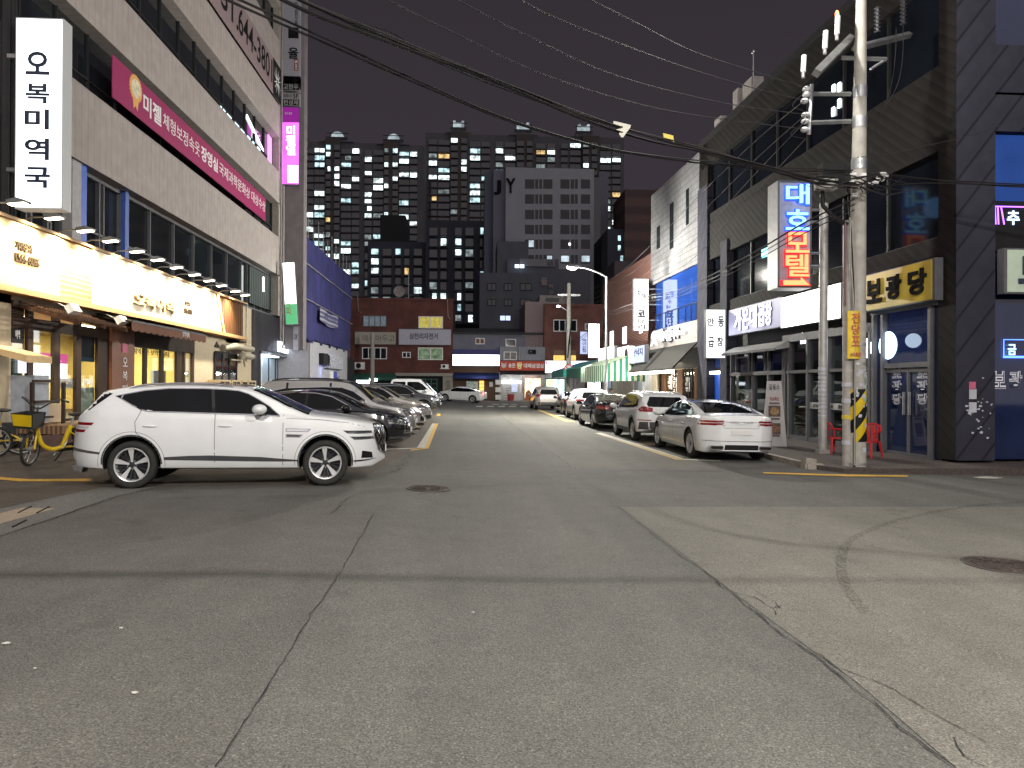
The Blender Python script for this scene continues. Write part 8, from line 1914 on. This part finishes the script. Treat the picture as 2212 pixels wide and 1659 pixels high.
for k, (a, b_, c_, d_) in enumerate(rk):
    cable(['highest', 'second', 'third', 'lowest'][k] + ' line descending from the pole rack along the right row of shops', [(1740, a, 15.3), (1620, (a + b_) / 2 - 12 + k * 3, 19.5), (1493, b_, 26), (1411, (b_ + c_) / 2 + 6, 34), (1327, c_, 43), (1232, d_, 56)], .009, cabl, 'lines descending along the right row')
for k in range(3):
    o_ = Vector((0, 0, -.12 * k)); P = cat([AT(*p) + o_ for p in ((1846, 430, 15.6), (1740, 480, 16.2), (1615, 553, 19), (1507, 609, 24), (1455, 630, 27), (1407, 638, 30), (1370, 655, 34), (1312, 677, 42), (1292, 699, 46), (1250, 731, 53), (1230, 739, 56))])
    tag(MB().tube(P, .012 if k else .02, 6).obj('overhead_cable', cabl if k % 2 == 0 else cabm, smooth=True), ['thick', 'thinner middle', 'thin lower'][k] + ' cable slung low over the white signs to the far pole', 'cable', 'low cables to the far pole')
for k, pts in enumerate(([(1850, 392, 15.5), (1900, 402, 15.4), (1990, 396, 15.2), (2080, 397, 15.0), (2212, 401, 14.7), (2400, 402, 14.2)], [(1850, 400, 15.5), (1920, 384, 15.4), (2000, 388, 15.2), (2090, 392, 15.0), (2212, 398, 14.7), (2400, 399, 14.2)],
    [(1850, 388, 15.5), (1900, 376, 15.4), (1980, 384, 15.2), (2090, 396, 15.0), (2212, 404, 14.7), (2400, 405, 14.2)], [(1852, 340, 15.5), (1930, 331, 15.4), (2000, 315, 15.3), (2079, 297, 15.2), (2150, 275, 15.0), (2240, 236, 14.8)])):
    cable(['lower strand', 'middle strand', 'upper strand', 'pale single wire rising'][k] + ' leaving the utility pole to the right', pts, .013 if k < 3 else .007, cabm if k < 3 else cabl, 'cables leaving the pole to the right')
q = thing('cable_tangle', 'tangle of black cables looped around the concrete pole at sign height', 'cable tangle', Matrix())
rn = random.Random(8)
for k in range(12):
    x0 = rn.uniform(1700, 1800); x1 = rn.uniform(1880, 2010); pts = [(x0, 385 + rn.uniform(-12, 14), 15.4), ((x0 + 1850) / 2, 395 + rn.uniform(-25, 25), 15.35), (1850, 395 + rn.uniform(-15, 15), 15.3), ((x1 + 1850) / 2, 395 + rn.uniform(-18, 28), 15.3), (x1, 392 + rn.uniform(-10, 18), 15.3)]
    MB().tube(cat([AT(*p) for p in pts]), rn.choice([.006, .009, .013]), 6).obj('strand', cabm if k % 3 else cabl, q)
for pts in ([(1936, 60, 16.2), (1934, 120, 16.1), (1924, 190, 16), (1894, 270, 15.8), (1880, 330, 15.6)], [(1951, 50, 16.2), (1950, 120, 16.1), (1938, 185, 16), (1900, 250, 15.8)], [(1738, 200, 15.3), (1712, 228, 15.2), (1740, 242, 15.2), (1738, 262, 15.3), (1708, 290, 15.2), (1742, 300, 15.3)]): MB().tube(cat([AT(*p) for p in pts]), .006, 6).obj('strand', cabl, q)
# cables across the lane behind the viewer whose shadows fall on the road
for k, P in enumerate(([(-24, -1.4, 6.9), (-8, -.92, 6.35), (0, -.89, 6.3), (8, -.92, 6.35), (24, -1.4, 6.9)], [(-2.2, 2.2, 8.6), (-1.2, .8, 7.2), (-.41, -.145, 6.3), (.25, -.63, 6.3), (.88, -1.0, 6.3), (3, -2.5, 6.4)])):
    tag(MB().tube(cat([Vector(p) for p in P]), .02, 8).obj('overhead_cable', cabm, smooth=True), ['straight cable across the lane behind the viewer', 'short slanting cable behind the viewer'][k], 'cable')
# tags on the bundle
c0 = AT(1343, 278, 12.9); t = thing('cable_tag', 'white triangular utility tag hanging on the cable bundle', 'tag', Matrix.Translation(c0))
def sc_(px, py): p = AT(px, py, 12.9) - c0; return p.x, p.z
MB().prism([sc_(1325, 262), sc_(1363, 270), sc_(1361, 276), sc_(1346, 297), sc_(1342, 297), sc_(1324, 268)], -.01, .01, 'y').obj('plate', pm('tag_white', (.62, .6, .52), .5), t)
a = sc_(1336, 287); b_ = sc_(1352, 276); text('lettering', 'LG U+', a[0], b_[0], a[1], sc_(0, 281)[1], -.012, M['letter'], t, ext=.002); q = MB(); q.prism([(sc_(1343, 275)[0] + .02 * math.cos(k), sc_(1343, 275)[1] + .02 * math.sin(k)) for k in range(6)], -.014, -.011, 'y'); q.obj('hole', M['black'], t)
c0 = AT(1443, 297, 13.7); t = thing('cable_tag', 'yellow rectangular tag on the cable bundle', 'tag', Matrix.Translation(c0))
def sd_(px, py): p = AT(px, py, 13.7) - c0; return p.x, p.z
MB().prism([sd_(1432, 288), sd_(1454, 293), sd_(1456, 308), sd_(1434, 301)], -.01, .01, 'y').obj('plate', pm('tag_yellow', (.75, .6, .08), .5), t)
# roof equipment on the corner building
def roofbox(x0, y0, x1, y1, lab, nm='antenna_box'):
    a, zz1 = FR.hit(x0, y0, .4); b_, zz0 = FR.hit(x1, y1, .4); t = thing(nm, lab, 'antenna', FR.at(a, .4, RH)); h0, h1 = max(.15, zz0 - RH), zz1 - RH
    MB().box(0, b_ - a, 0, .5, h0, h1).obj('cabinet', M['concrete'], t); MB().tube([((b_ - a) / 2, .25, 0), ((b_ - a) / 2, .25, h0)], .05, 6).obj('stand', M['steel'], t)
roofbox(1604, 184, 1624, 214, 'grey antenna cabinet beside the tall roof mast'); roofbox(1583, 200, 1593, 234, 'narrow slatted antenna panel on the dark roof edge'); roofbox(1543, 262, 1556, 280, 'small white box low on the dark roof edge')
a, z1 = FR.hit(1627, 112, .4); t = thing('roof_mast', 'thin tall mast rising from the dark roof', 'mast', FR.at(a, .4, RH)); MB().tube([(0, 0, 0), (0, 0, z1 - RH)], .03, 6).obj('mast', M['steel'], t); MB().ball((0, 0, z1 - RH), .08).obj('tip', M['steel'], t)
# ================================================================ rental bicycles
byel = pm('yellow_bike_paint', (.62, .42, .01), .35, coat=.4); bblk = pm('bike_black', (.015, .015, .016), .5)
def bike():
    t = thing('rental_bicycle', '', 'bicycle', Matrix(), 'yellow rental bicycles in front of the restaurant'); r = .31
    for x, nm in ((-.53, 'wheel'), (.53, 'wheel')):
        w_ = MB().lathe([(r - .045, .018), (r - .02, .026), (r, .012), (r, -.012), (r - .02, -.026), (r - .045, -.018)], 32, 'y').obj(nm, crub, t, Matrix.Translation((x, 0, r)), smooth=True)
        q = MB().lathe([(r - .045, .012), (r - .06, .01), (r - .06, -.01), (r - .045, -.012)], 32, 'y')
        for k in range(14): a = 2 * math.pi * k / 14; q.tube([(.03 * math.cos(a), .02 * (1 if k % 2 else -1), .03 * math.sin(a)), ((r - .055) * math.cos(a + .15), 0, (r - .055) * math.sin(a + .15))], .0025, 4)
        q.tube([(0, -.05, 0), (0, .05, 0)], .035, 10); q.obj('rim', M['steel'], w_)
    MB().tube(cat([Vector(p) for p in ((.40, 0, .72), (.36, 0, .55), (.28, 0, .36), (.12, 0, .27), (-.05, 0, .30))]), .038, 10).obj('down_tube', byel, t, smooth=True)
    MB().tube([(-.05, 0, .28), (-.12, 0, .52), (-.18, 0, .70)], .042, 10).obj('seat_tube', byel, t, smooth=True)
    MB().tube([(-.53, .05, r), (-.05, .05, .30), (-.14, .04, .6), (-.53, .05, r)], .014, 8).tube([(-.53, -.05, r), (-.05, -.05, .30), (-.14, -.04, .6), (-.53, -.05, r)], .014, 8).obj('rear_stays', byel, t, smooth=True)
    fk = thing('front_fork', None, None, Matrix()) if False else None
    MB().tube([(.53, .07, r), (.47, .07, .66), (.43, 0, .74), (.47, -.07, .66), (.53, -.07, r)], .018, 8).obj('fork', byel, t, smooth=True)
    MB().tube([(.41, 0, .70), (.37, 0, .95), (.34, 0, 1.05)], .018, 8).obj('stem', bblk, t, smooth=True)
    MB().tube(cat([Vector(p) for p in ((.12, .36, 1.16), (.24, .33, 1.20), (.33, .20, 1.14), (.35, 0, 1.02), (.33, -.20, 1.14), (.24, -.33, 1.20), (.12, -.36, 1.16))]), .014, 8).obj('handlebar', bblk, t, smooth=True)
    for s in (1, -1): MB().tube([(.05, s * .375, 1.145), (.2, s * .345, 1.19)], .02, 8).obj('grip', bblk, t, smooth=True); MB().tube([(.17, s * .33, 1.15), (.10, s * .28, 1.13)], .008, 6).obj('brake_lever', bblk, t)
    MB().tube([(-.18, 0, .68), (-.22, 0, .88)], .016, 8).obj('seat_post', M['steel'], t); MB().ball((-.25, 0, .91), (.135, .085, .035), 0, 14, 8).obj('saddle', bblk, t, smooth=True)
    q = MB(); q.prism([(.45, .72), (.80, .74), (.84, .98), (.42, .98)], -.16, -.15, 'y').prism([(.45, .72), (.80, .74), (.84, .98), (.42, .98)], .15, .16, 'y'); q.box(.45, .80, -.15, .15, .71, .73); q.add([(.80, -.16, .73), (.80, .16, .73), (.85, .18, .98), (.85, -.18, .98)], [(0, 1, 2, 3)]); q.add([(.44, -.16, .73), (.44, .16, .73), (.42, .18, .98), (.42, -.18, .98)], [(0, 1, 2, 3)]); q.obj('basket', bblk, t)
    MB().add([(.815, -.15, .755), (.815, .15, .755), (.858, .165, .965), (.858, -.165, .965)], [(0, 1, 2, 3)]).obj('basket_panel', byel, t)
    text('lettering', 'kakao T bike', -.12, .12, .84, .88, 0, M['letter'], t, ext=.002).matrix_basis = Matrix.Translation((.842, 0, 0)) @ Matrix.Rotation(R(90), 4, 'Z') @ Matrix.Rotation(R(-11), 4, 'X')
    q = MB(); 
    for i in range(9): a = R(20 + i * 18); b_ = R(20 + (i + 1) * 18); q.add([(-.53 + .34 * math.cos(a), -.035, r + .34 * math.sin(a)), (-.53 + .34 * math.cos(a), .035, r + .34 * math.sin(a)), (-.53 + .34 * math.cos(b_), .035, r + .34 * math.sin(b_)), (-.53 + .34 * math.cos(b_), -.035, r + .34 * math.sin(b_))], [(0, 1, 2, 3)])
    q.obj('mudguard', bblk, t); MB().prism([(-.60, .24), (-.02, .20), (.04, .30), (-.10, .36), (-.58, .38)], -.06, -.05, 'y').obj('chain_guard', bblk, t)
    MB().box(-.46, -.22, -.05, .05, .42, .66).obj('battery', bblk, t)
    MB().tube([(-.03, -.07, .28), (.05, -.08, .14)], .012, 6).tube([(-.03, .07, .28), (-.1, .08, .42)], .012, 6).obj('crank', M['steel'], t); MB().tube([(-.1, -.05, .25), (-.02, -.2, .01)], .012, 6).obj('kickstand', bblk, t)
    T_ = Matrix.Translation((.42, 0, 0)) @ Matrix.Rotation(R(42), 4, 'Z') @ Matrix.Translation((-.42, 0, 0))
    for o in t.children:
        if o.name.split('.')[0] in ('fork', 'stem', 'handlebar', 'grip', 'brake_lever', 'basket', 'basket_panel', 'lettering') or (o.name.startswith('wheel') and o.matrix_basis.translation.x > 0): o.matrix_basis = T_ @ o.matrix_basis
    return t
bk = bike(); spots = [((56, 1008), .53, -129, 'yellow rental bicycle with a basket, front wheel towards the viewer beside the white SUV'), ((45, 985), -.53, -150, 'yellow rental bicycle second from the white SUV'), ((-15, 992), -.53, -140, 'yellow rental bicycle cut by the picture edge')]
for i, ((px, py), wx_, hd_, lab) in enumerate(spots):
    o = bk if i == 0 else copy_tree(bk); p = G(px, py); h_ = R(hd_); f = Vector((math.cos(h_), math.sin(h_), 0))
    o.matrix_basis = Matrix.Translation(p - f * wx_ + Vector((0, 0, .02))) @ Matrix.Rotation(h_, 4, 'Z') @ Matrix.Rotation(R(-6), 4, 'X'); o['label'] = lab
# ================================================================ things on the right pavement
def on_walk(px, py): p = G(px, py); return Vector((p.x, p.y, gz(p.x, p.y) + .10))
redp = pm('red_plastic_chair', (.50, .015, .02), .3, coat=.3)
def chair():
    t = thing('plastic_chair', '', 'chair', Matrix(), 'red plastic armchairs outside the beef restaurant')
    MB().prism(rrect(-.23, .23, -.22, .22, .06), .40, .43, 'z').obj('seat', redp, t)
    q = MB(); P = cat([Vector(p) for p in ((-.24, .20, .66), (-.22, .25, .80), (0, .29, .86), (.22, .25, .80), (.24, .20, .66))], 4); q.tube(P, .022, 8)
    for x in (-.15, -.075, 0, .075, .15): q.add([(x - .022, .22, .42), (x + .022, .22, .42), (x + .022, .27, .82), (x - .022, .27, .82)], [(0, 1, 2, 3)])
    q.obj('backrest', redp, t)
    for s in (1, -1):
        MB().tube([(s * .25, .22, .68), (s * .28, 0, .66), (s * .27, -.22, .64), (s * .26, -.24, .44)], .024, 8).obj('armrest', redp, t, smooth=True)
        MB().tube([(s * .23, -.20, .43), (s * .27, -.25, 0)], [.035, .022], 8).obj('leg', redp, t); MB().tube([(s * .22, .20, .43), (s * .27, .27, 0)], [.035, .022], 8).obj('leg', redp, t)
    return t
ch = chair(); o = copy_tree(ch)
walk2 = lambda px, d: (lambda p: Vector((p.x, p.y, gz(p.x, p.y) + .10)))(AT(px, 835, d))
p = walk2(1800, 19.3); ch.matrix_basis = Matrix.Translation(p) @ Matrix.Rotation(R(100), 4, 'Z'); ch['label'] = 'red plastic armchair between the grey sign post and the pipe pole'
p = walk2(1872, 18.1); o.matrix_basis = Matrix.Translation(p) @ Matrix.Rotation(R(-60), 4, 'Z'); o['label'] = 'red plastic armchair just right of the hazard striped pole'
# A board
p = walk2(1672, 21.5); t = thing('menu_board', 'tall white A shaped menu board with food pictures on the right pavement', 'sign board', Matrix.Translation(p) @ Matrix.Rotation(R(-20), 4, 'Z'))
wpn = pm('menu_white_panel', (.50, .47, .47), .6, var=.08)
H_ = 1.95
def face(side):
    b = MB(); y0 = -.38 * side; y1 = -.10 * side
    b.add([(-.34, y0, 0), (.34, y0, 0), (.20, y1, H_), (-.20, y1, H_), (-.34, y0 + .03 * side, 0), (.34, y0 + .03 * side, 0), (.20, y1 + .03 * side, H_), (-.20, y1 + .03 * side, H_)], [(0, 1, 2, 3), (4, 5, 6, 7), (0, 1, 5, 4), (1, 2, 6, 5), (2, 3, 7, 6), (3, 0, 4, 7)]); return b
face(1).obj('front_panel', wpn, t); face(-1).obj('rear_panel', wpn, t)
MB().add([(.33, -.36, 0), (.33, .36, 0), (.19, .1, H_ - .02), (.19, -.1, H_ - .02)], [(0, 1, 2, 3)]).obj('side_panel', wpn, t); MB().add([(-.33, -.36, 0), (-.33, .36, 0), (-.19, .1, H_ - .02), (-.19, -.1, H_ - .02)], [(0, 1, 2, 3)]).obj('side_panel', wpn, t)
ft = Matrix.Translation((0, -.38, 0)) @ Matrix.Rotation(-math.atan2(.28, H_), 4, 'X') @ Matrix.Diagonal((1, 1, 1.2, 1))
text('lettering', '갈동소', -.15, .15, 1.42, 1.56, -.006, M['letter'], t).matrix_basis = ft
text('lettering', '점심특선', -.13, .13, 1.14, 1.24, -.006, pm('menu_red', (.4, .04, .05), .6), t, bold=.01).matrix_basis = ft
for z, c_ in ((.86, (.30, .18, .08)), (.42, (.28, .12, .06))): MB().box(-.17, .17, -.006, -.001, z - .12, z + .16).obj('food_picture', pm('food_photo', (.12, .08, .06), .6, var=.8, scale=14), t, ft); MB().prism(ell(0, z + .02, .12, .10), -.012, -.007, 'y').obj('dish_picture', pm('dish_photo', c_, .6, var=.7, scale=22), t, ft)
for z in (1.05, .66, .24): MB().box(-.15, .15, -.006, -.001, z, z + .05).obj('price_line', pm('print_grey', (.15, .12, .12), .7, var=.6, scale=40), t, ft)
p = on_walk(1542, 905); t = thing('banner_stand', 'small upright poster stand beside the blue door', 'poster stand', Matrix.Translation(p)); MB().box(-.3, .3, 0, .03, .1, 1.5).obj('panel', pm('poster_cream', (.50, .45, .38), .6), t); MB().prism(ell(0, .75, .18, .3), -.01, -.002, 'y').obj('picture', pm('poster_brown', (.3, .15, .08), .6, var=.5, scale=12), t); MB().box(-.25, .25, -.15, .15, 0, .08).obj('base', M['black'], t)
p = on_walk(1679, 946); t = thing('water_base', 'white water filled banner base on the pavement behind the nearest sedan', 'banner base', Matrix.Translation(p)); MB().prism(rrect(-.17, .17, .05, .42, .06), -.14, .14, 'y').obj('tank', M['white'], t); MB().box(-.2, .2, -.18, .18, 0, .06).obj('foot', M['black'], t); MB().tube([(0, 0, .42), (0, 0, .50)], .03, 8).obj('neck', M['black'], t)
p = on_walk(1715, 944); t = thing('parasol_base', 'grey wedge shaped base lying by the pavement edge', 'base', Matrix.Translation(p)); MB().prism([(-.35, 0), (.35, 0), (.30, .12), (-.2, .2)], -.2, .2, 'y').obj('base', M['concrete'], t)
p = on_walk(1703, 938); t = thing('leaning_board', 'grey board with a pale broom handle leaning by the restaurant glass', 'board', Matrix.Translation(p) @ Matrix.Rotation(R(-8), 4, 'Y')); MB().box(-.3, .2, 0, .05, 0, 1.15).obj('board', pm('worn_board', (.30, .28, .29), .8, var=.2), t); MB().tube([(.15, -.1, 0), (-.1, -.05, 1.7)], .02, 8).obj('handle', M['white'], t)
p = on_walk(1590, 900); t = thing('storage_box', 'grey lidded outdoor box beside the small poster stand', 'box', Matrix.Translation(p)); MB().box(-.45, .45, 0, .5, 0, 1.0).obj('body', M['concrete'], t); MB().box(-.48, .48, -.03, .53, 1.0, 1.08).obj('lid', M['dark'], t); MB().box(-.45, .45, -.02, 0, .3, .36).obj('seam', M['dark'], t)
mt_ = pm('yellow_door_mat', (.38, .29, .07), .8, var=.25, scale=12, bump=.3)
def mat_(pts, lab):
    P = [G(*q_) for q_ in pts]; b = MB(); b.add([(q_.x, q_.y, gz(q_.x, q_.y) + .115) for q_ in P] + [(q_.x, q_.y, gz(q_.x, q_.y) + .102) for q_ in P], [(0, 1, 2, 3)] + [(i, (i + 1) % 4, (i + 1) % 4 + 4, i + 4) for i in range(4)]); tag(b.obj('door_mat', mt_), lab, 'mat')
mat_([(1911, 978), (1950, 977), (1982, 987), (1955, 989)], 'yellow mat before the blue double doors'); mat_([(1742, 950), (1770, 950), (1772, 954), (1748, 955)], 'small yellow mat left of the grey sign post')
p = on_walk(2036, 986); t = MB().ball((0, 0, .1), (.16, .1, .11), 0, 12, 7).ball((.14, 0, .15), (.09, .08, .06), 0, 10, 6).obj('plastic_bag', pm('white_bag', (.62, .6, .56), .6, bump=.5), None, Matrix.Translation(p), smooth=True); tag(t, 'crumpled white bag at the foot of the dark corner pier', 'bag')
mark([(2101, 1032), (2130, 1030), (2169, 1033), (2150, 1035), (2115, 1034)], m_wht, .012)
# leafy pot plant at the extreme right
p = on_walk(2214, 1012); t = thing('pot_plant', 'dark leafy plant cut by the right edge of the picture', 'plant', Matrix.Translation(p)); MB().lathe([(0, 0), (.2, 0), (.26, .35), (.22, .35)], 16, 'z').obj('pot', M['dark'], t)
rn = random.Random(6); b = MB()
for i in range(420):
    a = rn.uniform(0, 6.28); r = rn.uniform(0, .5) ** .7 * .55; z = rn.uniform(.3, 1.3); c_ = Vector((r * math.cos(a), r * math.sin(a), z)); u_ = Vector((rn.uniform(-1, 1), rn.uniform(-1, 1), rn.uniform(-.6, .8))).normalized() * rn.uniform(.05, .1); v_ = u_.cross(Vector((rn.uniform(-1, 1), rn.uniform(-1, 1), 1))).normalized() * .03
    b.add([c_ - u_, c_ + v_, c_ + u_, c_ - v_], [(0, 1, 2, 3)])
b.obj('leaves', pm('dark_leaf', (.03, .06, .02), .5, var=.4), t)
for i in range(6): MB().tube([(0, 0, .3), (.1 * math.cos(i), .1 * math.sin(i), .7), (.25 * math.cos(i), .25 * math.sin(i), 1.1)], .012, 5).obj('stem', M['wooddark'], t)
